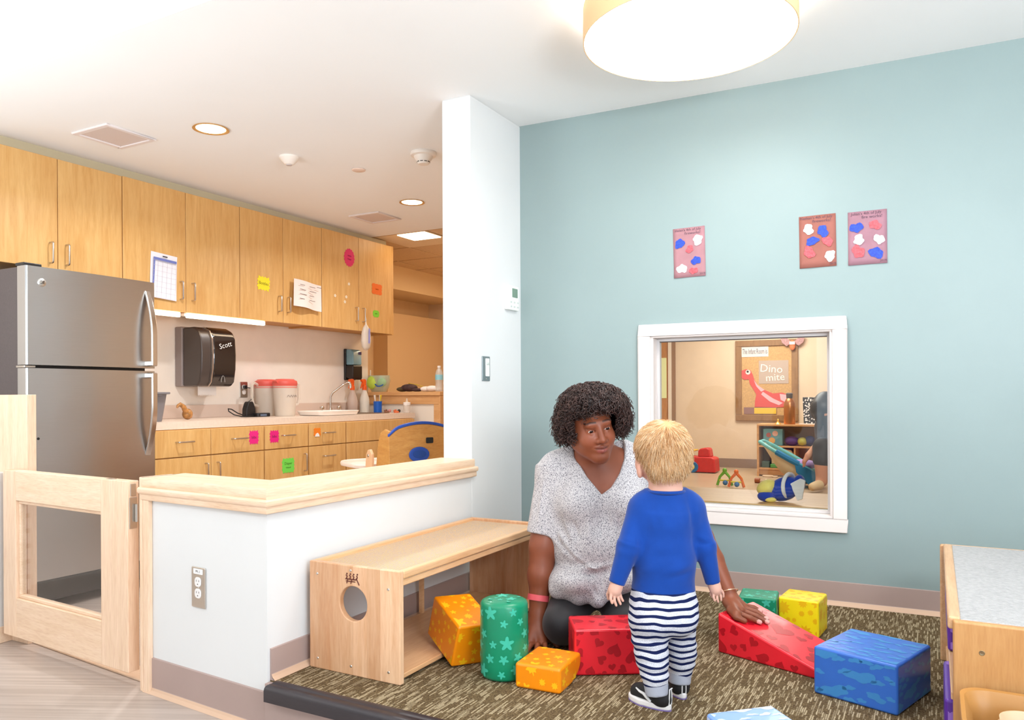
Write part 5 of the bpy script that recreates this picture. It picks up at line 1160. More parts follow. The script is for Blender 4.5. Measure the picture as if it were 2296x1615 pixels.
# paper butterfly on the board's upper corner
c = Vector((-1.713,11.24,1.765))
bf = thing('paper_butterfly', 'paper butterfly with mauve wings hanging at the board corner', 'decoration', tuple(c))
for s in (-1, 1):
    MB().prism([(s*.01, 0), (s*.10, .09), (s*.16, .08), (s*.14, .0), (s*.08, -.05)], c, UX, UZ, (0, .006, 0)).build('wing', pm('mauve_wing', (186, 140, 140), .6, var=.15, vscale=60), bf)
MB().ball(c+Vector((.0, -.01, -.04)), (.04, .02, .07), 14, 10).build('body', pm('orange_body', (228, 124, 74), .6), bf, smooth=True)
MB().box(c.x-.035, c.x+.035, c.y-.036, c.y-.03, c.z-.03, c.z+.01).build('white_band', whp, bf)
# wooden door at the far left
dx0 = (-3.734,11.28,1.626)[0]; dx1 = (-3.472,11.28,1.618)[0]; dx2 = (-3.431,11.28,1.617)[0]; dx3 = (-3.377,11.28,1.616)[0]
d1_ = struct(MB().box(dx0-.6, dx1, NB-.05, NB-.001, .01, 2.1).build('door_1', wood('oak_door', (208, 146, 72), (188, 122, 52), (6, 6, .8), 4, .4)))
MB().box(dx0-.7, dx2, NB-.07, NB-.001, 2.1, 2.18).box(dx1, dx2, NB-.07, NB-.001, 0, 2.1).build('door_frame', pm('door_frame_paint', (240, 226, 208), .5), d1_)
MB().box(dx2, dx3, NB-.03, NB-.001, 0, 2.18).build('door_casing', pm('taupe_casing', (150, 112, 80), .5), d1_)
dg = MB().box(dx1-.42, dx1-.03, NB-.056, NB-.05, 1.0, 1.6).build('door_reflection', pm('reflection_glow', (196, 200, 150), .1, emit=.5, ecol=(230, 220, 150)), d1_)  # emission put into the pane stands in for a reflected window
# shelf against the back wall
q0 = Vector((-2.013,10.3,0.675)); qf = Vector((-2.092,10.932,0)); 
SXn0, SXn1, SYf, SYb = -2.01, -.62, 10.28, 10.62; STOP = .67
ns = thing('nursery_shelf', 'open wooden toy shelf below the bulletin board in the next room', 'shelf', ((SXn0+SXn1)/2, 10.45, 0))
nw = wood('nursery_shelf_wood', (222, 170, 116), (204, 148, 92), (1, 8, 8), 4, .4)
MB().box(SXn0, SXn1, SYf, SYb, STOP-.025, STOP).build('top', nw, ns, bevel=.003)
MB().box(SXn0, SXn0+.025, SYf, SYb, 0, STOP-.025).build('side', nw, ns)
MB().box(SXn1-.025, SXn1, SYf, SYb, 0, STOP-.025).build('side', nw, ns)
MB().box(SXn0+.025, SXn1-.025, SYf, SYb, .375, .395).build('shelf_board', nw, ns)
MB().box(SXn0+.025, SXn1-.025, SYf, SYb, .09, .11).build('shelf_board', nw, ns)
MB().box(SXn0+.025, SXn1-.025, SYf+.02, SYf+.04, .02, .09).build('plinth', nw, ns)
MB().box(-1.56, -1.54, SYf+.01, SYb, .11, .375).build('divider', nw, ns)
MB().box(SXn0+.025, SXn1-.025, SYb-.01, SYb, .09, STOP-.025).build('back', pm('shelf_back', (176, 138, 104), .6), ns)
def toybox(x0, x1, z0, z1, col, label, kids, name='toy_box', cat='toy'):
    t = thing(name, label, cat, ((x0+x1)/2, SYf+.12, z0)); MB().box(x0, x1, SYf+.04, SYf+.20, z0, z1).build('body', pm('toy_'+label[:14], col, .5), t, bevel=.01)
    for k, (a, b, r_, cc) in enumerate(kids): MB().prism(circle(r_, 14, (a, b)), (0, SYf+.038, 0), UX, UZ, (0, .003, 0)).build('picture', pm('pic_%s_%d' % (label[:8], k), cc, .5), t)
    return t
toybox(-1.94, -1.70, .395, .61, (104, 158, 166), 'teal picture box on the toy shelf', [(-1.87, .53, .03, (180, 90, 80)), (-1.79, .55, .035, (226, 170, 150)), (-1.83, .46, .04, (230, 170, 90))])
toybox(-1.96, -1.86, .11, .19, (66, 90, 80), 'dark green flat toy on the bottom shelf', [])
t = thing('toy_house', 'small beige toy house with green base on the bottom shelf', 'toy', (-1.70, SYf+.1, .11))
MB().prism([(-.14, .05), (.14, .05), (.14, .17), (.10, .23), (0, .25), (-.10, .23), (-.14, .17)], (-1.70, SYf+.05, .11), UX, UZ, (0, .12, 0)).build('walls', pm('beige_toy', (220, 194, 158), .6), t, bevel=.01)
MB().box(-1.74, -1.67, SYf+.045, SYf+.052, .17, .28).build('door', pm('plum_toy', (106, 70, 96), .5), t)
MB().box(-1.85, -1.575, SYf+.02, SYf+.18, .111, .16).build('base', pm('green_toy', (90, 160, 76), .5), t, bevel=.01)
t = thing('toy_train', 'purple and yellow toy on the middle of the toy shelf', 'toy', (-1.54, SYf+.1, .395))
MB().ball((-1.60, SYf+.12, .455), (.09, .07, .06), 16, 10).build('body', pm('purple_toy', (96, 60, 130), .6), t, smooth=True)
MB().ball((-1.47, SYf+.10, .45), (.06, .06, .055), 14, 10).build('yellow_part', pm('lime_toy', (196, 190, 70), .6), t, smooth=True)
MB().ball((-1.38, SYf+.12, .46), (.07, .06, .065), 14, 10).build('blue_part', pm('navy_toy', (60, 66, 120), .6), t, smooth=True)
c = Vector((-1.62, 10.36, STOP))
t = thing('copper_bottle', 'tall copper drinking bottle on the toy shelf top', 'bottle', tuple(c))
MB().lathe([(0, 0), (.065, 0), (.07, .01), (.07, .26), (.05, .31), (.035, .33), (0, .33)], c, 20).build('bottle', pm('copper', (196, 128, 78), .3, .7), t, smooth=True)
MB().lathe([(.038, .33), (.042, .39), (.03, .40), (0, .40)], c, 16).build('cap', pm('bottle_cap', (90, 80, 80), .4), t, smooth=True)
c = Vector((-1.757, 10.34, STOP))
t = thing('brass_bell', 'tiny brass bell beside the copper bottle', 'bell', tuple(c))
MB().lathe([(.045, 0), (.035, .01), (.015, .03), (.012, .05), (.006, .065), (0, .068)], c, 16).build('bell', pm('brass', (232, 180, 90), .3, .7), t, smooth=True)
t = thing('notebook', 'black and white speckled notebook leaning on the toy shelf', 'notebook', (-1.32, 10.4, STOP))
nbm, nt, b = newmat('speckled_cover'); vo = N(nt, 'ShaderNodeTexVoronoi'); vo.inputs['Scale'].default_value = 42; tc = N(nt, 'ShaderNodeTexCoord'); nt.links.new(tc.outputs['Object'], vo.inputs[0])
rr_ = N(nt, 'ShaderNodeValToRGB'); rr_.color_ramp.interpolation = 'CONSTANT'; rr_.color_ramp.elements[0].color = c4((235, 225, 220)); rr_.color_ramp.elements[1].position = .42; rr_.color_ramp.elements[1].color = c4((36, 30, 34)); nt.links.new(vo.outputs[0], rr_.inputs[0]); nt.links.new(rr_.outputs[0], b.inputs['Base Color'])
MB().obox((-1.45, 10.36, STOP+.012), (.30, .0, .0), (0, .02, .0), (-.02, .06, .33)).build('cover', nbm, t, bevel=.004)
MB().box(-1.50, -1.22, 10.30, 10.36, STOP+.001, STOP+.012).build('pages', whp, t)
# red toy car
c0 = Vector((-2.50, 10.15, .002))
t = thing('toy_car', 'red molded toy car with yellow front and blue wheel in the next room', 'toy car', tuple(c0))
rdp = pm('red_molded_plastic', (206, 40, 40), .4, var=.04, vscale=30)
m = MB(); m.prism([(-.34, 0), (.30, 0), (.28, .30), (.20, .33), (-.10, .33), (-.30, .34)], c0+Vector((0, -.22, .015)), UX, UZ, (0, .42, 0)).build('body', rdp, t, bevel=.03, seg=3)
MB().prism([(-.10, .33), (.18, .33), (.15, .50), (.10, .53), (-.05, .51), (-.09, .46)], c0+Vector((0, -.16, .012)), UX, UZ, (0, .30, 0)).build('seat_back', rdp, t, bevel=.03, seg=3)
MB().prism([(-.42, .05), (-.345, .05), (-.345, .42), (-.16, .46), (-.16, .49), (-.40, .48)], c0+Vector((0, -.20, 0)), UX, UZ, (0, .36, 0)).build('windscreen', pm('yellow_molded_plastic', (238, 184, 40), .4), t, bevel=.015)
for y_ in (-.24, .205):
    w_ = MB().cyl(c0+Vector((-.19, y_, .125)), c0+Vector((-.19, y_+.04, .125)), .12, n=28).build('wheel', pm('blue_molded_plastic', (30, 110, 170), .4), t, smooth=True, bevel=.008)
    MB().cyl(c0+Vector((-.21, y_-.006, .13)), c0+Vector((-.21, y_, .13)), .065, n=24).build('hub', pm('yellow_hub', (240, 214, 120), .4), w_, smooth=True)
    MB().cyl(c0+Vector((-.21, y_-.010, .13)), c0+Vector((-.21, y_-.006, .13)), .035, n=20).build('hub_ring', pm('orange_hub', (222, 140, 60), .4), w_, smooth=True)
t.scale = (.62, .62, .62); t.location = (-2.74, 10.46, .002)
# bouncer seat: reclined shell on a wire base
bb0 = Vector((-.93, 9.35, .002))
t = thing('infant_bouncer', 'reclined infant bouncer with teal rim and cream shell', 'bouncer', tuple(bb0))
A_, B_ = Vector((-1.772,9.35,0.504)), Vector((-1.134,9.3,0.162))
ax_ = (B_-A_); al = ax_.length; au = ax_.normalized(); sd_ = Vector((0, 1, 0)); dn_ = au.cross(sd_).normalized()
if dn_.z > 0: dn_ = -dn_
v = []; f = []; nu, nv = 16, 14
for j in range(nv+1):
    a = PI*j/nv
    for i in range(nu+1):
        u = i/nu; wd_ = .19*math.sin(PI*min(1, max(.02, .12+.80*u)))**.6; dep = .20*math.sin(PI*u**1.35)**.9
        v.append(A_+au*al*u-sd_*wd_*math.cos(a)+dn_*dep*math.sin(a))
for j in range(nv):
    for i in range(nu): q = j*(nu+1)+i; f.append((q, q+1, q+nu+2, q+nu+1))
sh_ = MB().add(v, f).build('shell', pm('cream_fabric', (226, 208, 168), .8, bump=.2), t, smooth=True); md = sh_.modifiers.new('thick', 'SOLIDIFY'); md.thickness = .008
rimp = [A_+au*al*i/nu-sd_*.19*math.sin(PI*min(1, max(.02, .12+.80*i/nu)))**.6 for i in range(nu+1)]; rimb = [A_+au*al*i/nu+sd_*.19*math.sin(PI*min(1, max(.02, .12+.80*i/nu)))**.6 for i in range(nu, -1, -1)]
MB().tube(rimp+rimb, .022, 8, True).build('rim', pm('teal_rim', (110, 190, 190), .5), t, smooth=True)
MB().tube([p+Vector((0, -.012, .004)) for p in rimp[5:12]], .034, 8).build('rim_pad', pm('blue_pad', (30, 120, 170), .6), t, smooth=True)
MB().prism([(0, 0), (.26, -.13), (.30, -.24), (.16, -.26), (.02, -.12)], A_+au*al*.62+Vector((0, -.215, .01)), UX, UZ, (0, .01, 0)).build('seat_flap', pm('blue_pad', (30, 120, 170), .6), t, bevel=.004)
MB().ball(A_+au*al*.72+Vector((0, -.04, .0)), (.16, .12, .06), 14, 8).build('lilac_cushion', pm('lilac_fabric', (170, 140, 196), .8), t, smooth=True)
MB().tube([Vector((A_.x+al*.25, 9.18, .03)), Vector((A_.x+al*.45, 9.16, .02)), Vector((A_.x+al*.8, 9.16, .02)), B_+Vector((0, -.15, -.18))], .014, 8).tube([Vector((A_.x+al*.3, 9.55, .03)), Vector((A_.x+al*.8, 9.55, .02)), B_+Vector((0, .15, -.18))], .014, 8).build('wire_base', pm('dark_teal_wire', (40, 84, 92), .4), t, smooth=True)
for x_ in (.30, .62): MB().ball(Vector((A_.x+al*x_, 9.15, .035)), (.05, .03, .035), 12, 8).build('foot', pm('dark_teal_wire', (40, 84, 92), .4), t, smooth=True)
# a-frame teethers
def aframe(c, col, label, k):
    c = Vector(c); t = thing('wooden_toy', label, 'toy', tuple(c), 'small frame toys on the nursery floor')
    m_ = pm('frame_toy%d' % k, col, .5)
    for s in (-1, 1): MB().tube([c+Vector((s*.085, 0, .012)), c+Vector((s*.055, 0, .11)), c+Vector((0, 0, .17))], [.016, .015, .018], 8).build('leg', m_, t, smooth=True)
    MB().ball(c+Vector((0, 0, .185)), .026, 12, 8).build('knob', m_, t, smooth=True)
    MB().tube([c+Vector((-.06, -.01, .07)), c+Vector((.06, -.01, .07))], .009, 8).build('crossbar', pm('yellow_bar', (224, 206, 50), .5), t, smooth=True)
    MB().ball(c+Vector((.01, -.02, .045)), .03, 12, 8).build('bead', pm('blue_bead', (60, 120, 180), .4), t, smooth=True)
aframe((-2.114,8.974,0), (110, 176, 50), 'green a-frame toy on the nursery floor', 0)
aframe((-1.959,8.861,0), (226, 110, 40), 'orange a-frame toy on the nursery floor', 1)
c = Vector((-1.817,9.467,0)); c.z = .002
t = thing('wooden_rattle', 'small brown wooden rattle lying on the nursery floor', 'toy', tuple(c))
MB().cyl(c+Vector((-.06, 0, .03)), c+Vector((.0, 0, .03)), .03, n=14).build('head', pm('brown_toy', (160, 84, 44), .5), t, smooth=True, bevel=.006)
MB().tube([c+Vector((0, 0, .03)), c+Vector((.05, 0, .028))], .009, 8).ball(c+Vector((.07, 0, .028)), (.025, .022, .026), 10, 8).build('tail', pm('cream_toy', (226, 196, 166), .5), t, smooth=True)
c = Vector((-1.862,10.217,0)); c.z = .002
t = thing('teething_ring', 'pale teething ring lying before the toy shelf', 'toy', tuple(c))
MB().tube([c+Vector((.06*math.cos(a), .045*math.sin(a), .012)) for a in [2*PI*i/16 for i in range(16)]], .01, 6, True).tube([c+Vector((.09+.03*math.cos(a), -.03+.03*math.sin(a), .012)) for a in [2*PI*i/12 for i in range(12)]], .008, 6, True).build('ring', pm('cream_toy', (226, 196, 166), .5), t, smooth=True)
# rug edge, low bench by the window, plush
t = thing('floor_rug', 'blue-grey rug on the nursery floor behind the bench', 'rug', (-.9, 6.5, 0))
MB().box(-2.5, 1.6, 4.9, 8.2, .002, .014).build('rug', pm('blue_grey_rug', (122, 120, 132), .95, var=.15, vscale=120, bump=.5, bscale=200), t)
LBZ = .50
t = thing('window_bench', 'long low wooden bench just behind the observation window', 'bench', (-.6, 4.37, 0))
lw_ = wood('window_bench_wood', (238, 192, 132), (224, 172, 110), (.6, 8, 8), 4, .35)
MB().box(-1.75, .9, 4.08, 4.66, LBZ-.03, LBZ).build('top', lw_, t, bevel=.006)
for x_ in (-1.7, -.55, .85): MB().box(x_-.02, x_+.02, 4.12, 4.62, 0, LBZ-.03).build('leg', pm('bench_leg_white', (226, 214, 206), .5), t, bevel=.003)
MB().box(-1.68, .83, 4.20, 4.215, LBZ-.09, LBZ-.03).build('apron', pm('bench_apron', (150, 130, 120), .5), t)
c = Vector((-0.717,4.216,0.5)); c.z = .5
t = thing('plush_toy', 'blue and yellow plush animal with a white cap lying on the window bench', 'plush toy', tuple(c))
pbl = pm('blue_plush', (16, 62, 176), .9, sheen=.3, bump=.3, bscale=200); pye = pm('yellow_plush', (246, 226, 120), .9, sheen=.3, bump=.5, bscale=150); pwh = pm('white_plush', (244, 240, 240), .9, sheen=.2)
Rr = Matrix.Rotation(-.45, 3, 'Y')
MB().ball(c+Vector((.03, 0, .068)), (.085, .055, .06), 20, 14, Rr).build('body', pbl, t, smooth=True)
MB().ball(c+Vector((-.055, -.012, .072)), (.055, .046, .040), 18, 12, Rr).build('belly', pye, t, smooth=True)
MB().ball(c+Vector((-.055, -.035, .028)), (.045, .03, .028), 16, 10).build('tail', pbl, t, smooth=True)
MB().ball(c+Vector((-.03, -.05, .014)), (.03, .02, .014), 12, 8).build('foot', pye, t, smooth=True)
MB().tube([c+Vector((.055+.04*math.cos(a)*.55, .058*math.cos(a), .085+.062*math.sin(a)-.0)) for a in [2*PI*i/20 for i in range(20)]], .010, 8, True).build('cap_band', pwh, t, smooth=True)
MB().prism([(0, 0), (.05, .03), (.075, .02), (.06, -.075), (.035, -.085)], c+Vector((.065, -.045, .10)), UX, UZ, (0, .01, 0)).build('cap_brim', pwh, t, bevel=.003)
MB().ball(c+Vector((.105, .0, .10)), (.03, .045, .045), 14, 10).build('head', pbl, t, smooth=True)

# ================================================================== people: smooth implicit bodies meshed with surface nets
def smin(a, b, k):
    if k <= 0: return np.minimum(a, b)
    h = np.clip(.5+.5*(b-a)/k, 0, 1)
    return b+(a-b)*h-k*h*(1-h)
def smax(a, b, k): return -smin(-a, -b, k)
def d_cap(P, a, b, ra, rb):
    a, b = np.array(a, np.float32), np.array(b, np.float32); ba = b-a; l2 = float(ba@ba)+1e-9
    h = np.clip(((P[0]-a[0])*ba[0]+(P[1]-a[1])*ba[1]+(P[2]-a[2])*ba[2])/l2, 0, 1)
    dx, dy, dz = P[0]-a[0]-ba[0]*h, P[1]-a[1]-ba[1]*h, P[2]-a[2]-ba[2]*h
    return np.sqrt(dx*dx+dy*dy+dz*dz)-(ra+(rb-ra)*h)
def d_flat(P, a, b, ra, rb, sy=1.0):
    """tapered cylinder with flat ends; sy squeezes it front to back"""
    a, b = np.array(a, np.float32), np.array(b, np.float32); ba = b-a; L_ = float(np.sqrt(ba@ba)); u = ba/L_
    qx, qy, qz = P[0]-a[0], (P[1]-a[1])/sy, P[2]-a[2]
    t = qx*u[0]+qy*u[1]+qz*u[2]
    dx, dy, dz = qx-u[0]*t, qy-u[1]*t, qz-u[2]*t
    d = (np.sqrt(dx*dx+dy*dy+dz*dz)-(ra+(rb-ra)*np.clip(t/L_, 0, 1)))*min(1, sy)
    return np.maximum(np.maximum(d, t-L_), -t)
def d_ell(P, c, r, R=None):
    x, y, z = P[0]-c[0], P[1]-c[1], P[2]-c[2]
    if R is not None:
        x, y, z = R[0][0]*x+R[1][0]*y+R[2][0]*z, R[0][1]*x+R[1][1]*y+R[2][1]*z, R[0][2]*x+R[1][2]*y+R[2][2]*z
    k0 = np.sqrt((x/r[0])**2+(y/r[1])**2+(z/r[2])**2); k1 = np.sqrt((x/r[0]**2)**2+(y/r[1]**2)**2+(z/r[2]**2)**2)
    return k0*(k0-1)/(k1+1e-9)
def d_poly(P, poly, y0, y1):
    """x-z polygon pushed through depth y0..y1"""
    x, z = P[0]+P[2]*0, P[2]+P[0]*0; d = None; n = len(poly); s = np.ones_like(x)
    for i in range(n):
        a, b = poly[i], poly[(i+1) % n]; ex, ez = b[0]-a[0], b[1]-a[1]; wx, wz = x-a[0], z-a[1]
        t = np.clip((wx*ex+wz*ez)/(ex*ex+ez*ez), 0, 1); bx, bz = wx-ex*t, wz-ez*t; q = bx*bx+bz*bz
        d = q if d is None else np.minimum(d, q)
        c1 = z >= a[1]; c2 = z < b[1]; c3 = ex*wz > ez*wx
        s = np.where((c1 & c2 & c3) | (~c1 & ~c2 & ~c3), -s, s)
    d = np.sqrt(d)*s
    return np.maximum(np.maximum(d, y0-P[1]), P[1]-y1)
def bounds(p):
    k, a = p[0], p[1]
    if k in ('c', 'f'):
        r = max(a[2], a[3]); A, B = np.array(a[0]), np.array(a[1]); return np.minimum(A, B)-r, np.maximum(A, B)+r
    if k == 'e':
        r = max(a[1]) if len(a) > 2 and a[2] is not None else np.array(a[1]); return np.array(a[0])-r, np.array(a[0])+r
    xs = [q[0] for q in a[0]]; zs = [q[1] for q in a[0]]; return np.array([min(xs), a[1], min(zs)]), np.array([max(xs), a[2], max(zs)])
def C(a, b, ra, rb=None, k=.02, op='+'): return ('c', (a, b, ra, ra if rb is None else rb), k, op)
def Fl(a, b, ra, rb, k=.01, op='+', sy=1.0): return ('f', (a, b, ra, rb, sy), k, op)
def El(c, r, k=.02, op='+', R=None): return ('e', (c, r, R), k, op)
def Po(poly, y0, y1, k=.004): return ('p', (poly, y0, y1), k, '-')
def grow(prims, g):
    out = []
    for t, a, k, op in prims:
        if t in ('c', 'f'): a = (a[0], a[1], a[2]+g, a[3]+g)+tuple(a[4:])
        elif t == 'e': a = (a[0], tuple(x+g for x in a[1]), a[2])
        out.append((t, a, k, op))
    return out
FUN = {'c': d_cap, 'f': d_flat, 'e': d_ell, 'p': d_poly}
def sdf_mesh(prims, h, zmin=None):
    lo = np.min([bounds(p)[0] for p in prims if p[3] == '+'], 0)-.03; hi = np.max([bounds(p)[1] for p in prims if p[3] == '+'], 0)+.03
    if zmin is not None: lo[2] = zmin
    n = np.ceil((hi-lo)/h).astype(int)+1
    ax = [(lo[i]+h*np.arange(n[i])).astype(np.float32) for i in range(3)]
    V_ = np.full(n, .5, np.float32)
    for p in prims:
        t, a, k, op = p; b0, b1 = bounds(p); m = k+3*h+.006
        i0 = np.maximum(0, np.floor((b0-m-lo)/h).astype(int)); i1 = np.minimum(n, np.ceil((b1+m-lo)/h).astype(int)+1)
        if (i1 <= i0).any(): continue
        sl = tuple(slice(i0[i], i1[i]) for i in range(3))
        P = (ax[0][sl[0]][:, None, None], ax[1][sl[1]][None, :, None], ax[2][sl[2]][None, None, :])
        d = FUN[t](P, *a).astype(np.float32)
        V_[sl] = smin(V_[sl], d, k) if op == '+' else smax(V_[sl], -d, k)
    S = V_ < 0
    if zmin is not None: S[:, :, 0] = False; V_[:, :, 0] = np.maximum(V_[:, :, 0], 1e-4)
    c = np.zeros(tuple(n-1), np.uint8)
    for dx in (0, 1):
        for dy in (0, 1):
            for dz in (0, 1): c += S[dx:n[0]-1+dx, dy:n[1]-1+dy, dz:n[2]-1+dz]
    act = (c > 0) & (c < 8); idx = np.argwhere(act); ID = np.full(act.shape, -1, np.int32); ID[act] = np.arange(len(idx))
    acc = np.zeros((len(idx), 3), np.float64); cnt = np.zeros(len(idx))
    cor = [(x, y, z) for x in (0, 1) for y in (0, 1) for z in (0, 1)]
    val = {o: V_[idx[:, 0]+o[0], idx[:, 1]+o[1], idx[:, 2]+o[2]] for o in cor}
    for o in cor:
        for axn in range(3):
            if o[axn]: continue
            q = list(o); q[axn] = 1; q = tuple(q); a, b = val[o], val[q]; m = (a < 0) != (b < 0)
            t = np.where(m, a/(a-b+1e-12), 0); pt = np.array(o, float)[None, :].repeat(len(idx), 0); pt[:, axn] += t
            acc[m] += pt[m]; cnt[m] += 1
    vs = (idx+acc/np.maximum(cnt, 1)[:, None])*h+lo
    faces = []
    for axn in range(3):
        u, v = [(1, 2), (2, 0), (0, 1)][axn]
        s0 = [slice(None)]*3; s1 = [slice(None)]*3; s0[axn] = slice(0, -1); s1[axn] = slice(1, None)
        A, B = S[tuple(s0)], S[tuple(s1)]; ed = np.argwhere(A != B)
        ok = np.ones(len(ed), bool)
        for w_ in (u, v): ok &= (ed[:, w_] > 0) & (ed[:, w_] < n[w_]-1)
        ed = ed[ok]; sg = A[ed[:, 0], ed[:, 1], ed[:, 2]]
        def cell(du, dv):
            e_ = ed.copy(); e_[:, u] -= du; e_[:, v] -= dv; return ID[e_[:, 0], e_[:, 1], e_[:, 2]]
        q = np.stack([cell(0, 0), cell(1, 0), cell(1, 1), cell(0, 1)], 1)
        q[~sg] = q[~sg][:, ::-1]
        faces.append(q[:, ::-1] if False else q)
    fs = np.concatenate(faces); fs = fs[(fs >= 0).all(1)]
    # light smoothing removes voxel stepping
    for it in range(2):
        s = np.zeros_like(vs); k = np.zeros(len(vs))
        for i in range(4):
            a, b = fs[:, i], fs[:, (i+1) % 4]; np.add.at(s, a, vs[b]); np.add.at(k, a, 1)
        vs = vs*.4+.6*s/np.maximum(k, 1)[:, None]
    return vs, fs
def normals(vs, fs):
    nrm = np.zeros_like(vs); fnv = np.cross(vs[fs[:, 2]]-vs[fs[:, 0]], vs[fs[:, 3]]-vs[fs[:, 1]])
    for i in range(4): np.add.at(nrm, fs[:, i], fnv)
    return nrm/(np.linalg.norm(nrm, axis=1)[:, None]+1e-12)
def folds(vs, fs, segs):
    """soft cloth folds: gaussian ridges (height > 0) or valleys along line segments"""
    nn = normals(vs, fs); d = np.zeros(len(vs))
    for a, b, w_, hgt in segs:
        a, b = np.array(a), np.array(b); ba = b-a; t = np.clip(((vs-a)@ba)/(ba@ba), 0, 1); q = np.linalg.norm(vs-a-ba*t[:, None], axis=1)
        d += hgt*np.exp(-(q/w_)**2)*np.sin(PI*np.clip(.12+.76*t, 0, 1))
    return vs+nn*d[:, None]
def put(name, vs, fs, mat, parent, base, col=None):
    me = bpy.data.meshes.new(name); vv = (vs-np.array(base)).astype(np.float32)
    nf = len(fs); k = fs.shape[1]
    me.vertices.add(len(vv)); me.vertices.foreach_set('co', vv.ravel()); me.loops.add(nf*k); me.polygons.add(nf)
    me.loops.foreach_set('vertex_index', fs.astype(np.int32).ravel()); me.polygons.foreach_set('loop_start', np.arange(0, nf*k, k, dtype=np.int32))
    me.polygons.foreach_set('use_smooth', np.ones(nf, bool)); me.update(calc_edges=True); me.validate()
    me.materials.append(mat)
    if col is not None:
        at = me.color_attributes.new('col', 'FLOAT_COLOR', 'POINT'); at.data.foreach_set('color', np.concatenate([col, np.ones((len(col), 1))], 1).astype(np.float32).ravel())
    o = bpy.data.objects.new(name, me); COL.objects.link(o); o.parent = parent; ORG[o.name] = Vector(base)
    return o
def person(label, base, name='person'):
    w_ = RGT*base[0]+FWD*base[1]
    t = thing(name, label, 'person', (w_.x, w_.y, base[2])); t.rotation_euler = (0, 0, HEAD); ORG[t.name] = Vector(base)
    return t
def rotm(yaw, pitch, roll): return np.array(Matrix.Rotation(yaw, 3, 'Z') @ Matrix.Rotation(pitch, 3, 'X') @ Matrix.Rotation(roll, 3, 'Y'))
def strands(roots, dirs, n_seg, length, rad, rng, curl=None, droop=0., sides=3, taper=True):
    """many thin tapered tubes as arrays; curl = (radius, turns)"""
    m = len(roots); T = np.linspace(0, 1, n_seg+1)
    up = np.where(np.abs(dirs[:, 2:3]) < .9, np.array([[0, 0, 1.]]), np.array([[1., 0, 0]])); X = np.cross(up, dirs); X /= np.linalg.norm(X, axis=1)[:, None]; Y = np.cross(dirs, X)
    L_ = length*rng.uniform(.7, 1.25, (m, 1, 1)); ph = rng.uniform(0, 6.28, (m, 1))
    ctr = roots[:, None, :]+dirs[:, None, :]*L_*T[None, :, None]
    ctr[:, :, 2] -= droop*(L_[:, :, 0]*T[None, :]**2)
    if curl:
        a = ph+2*PI*curl[1]*T[None, :]; rr = curl[0]*np.minimum(1, T*4)[None, :]*rng.uniform(.7, 1.3, (m, 1))
        ctr = ctr+X[:, None, :]*(rr*np.cos(a))[:, :, None]+Y[:, None, :]*(rr*np.sin(a))[:, :, None]
    tg = np.gradient(ctr, axis=1); tg /= np.linalg.norm(tg, axis=2)[:, :, None]+1e-12
    U = np.cross(tg, X[:, None, :]); U /= np.linalg.norm(U, axis=2)[:, :, None]+1e-12; W_ = np.cross(tg, U)
    r = rad*(1-.75*T**2 if taper else np.ones_like(T)); vs = []
    for k in range(sides):
        an = 2*PI*k/sides; vs.append(ctr+(U*math.cos(an)+W_*math.sin(an))*r[None, :, None])
    V_ = np.stack(vs, 2).reshape(-1, 3); S1 = n_seg+1
    b = (np.arange(m)[:, None, None]*S1+np.arange(n_seg)[None, :, None])*sides; k = np.arange(sides)[None, None, :]; k2 = (k+1) % sides
    F_ = np.stack([b+k, b+k2, b+sides+k2, b+sides+k], 3).reshape(-1, 4)
    return V_, F_, np.repeat(np.arange(m), S1*sides)
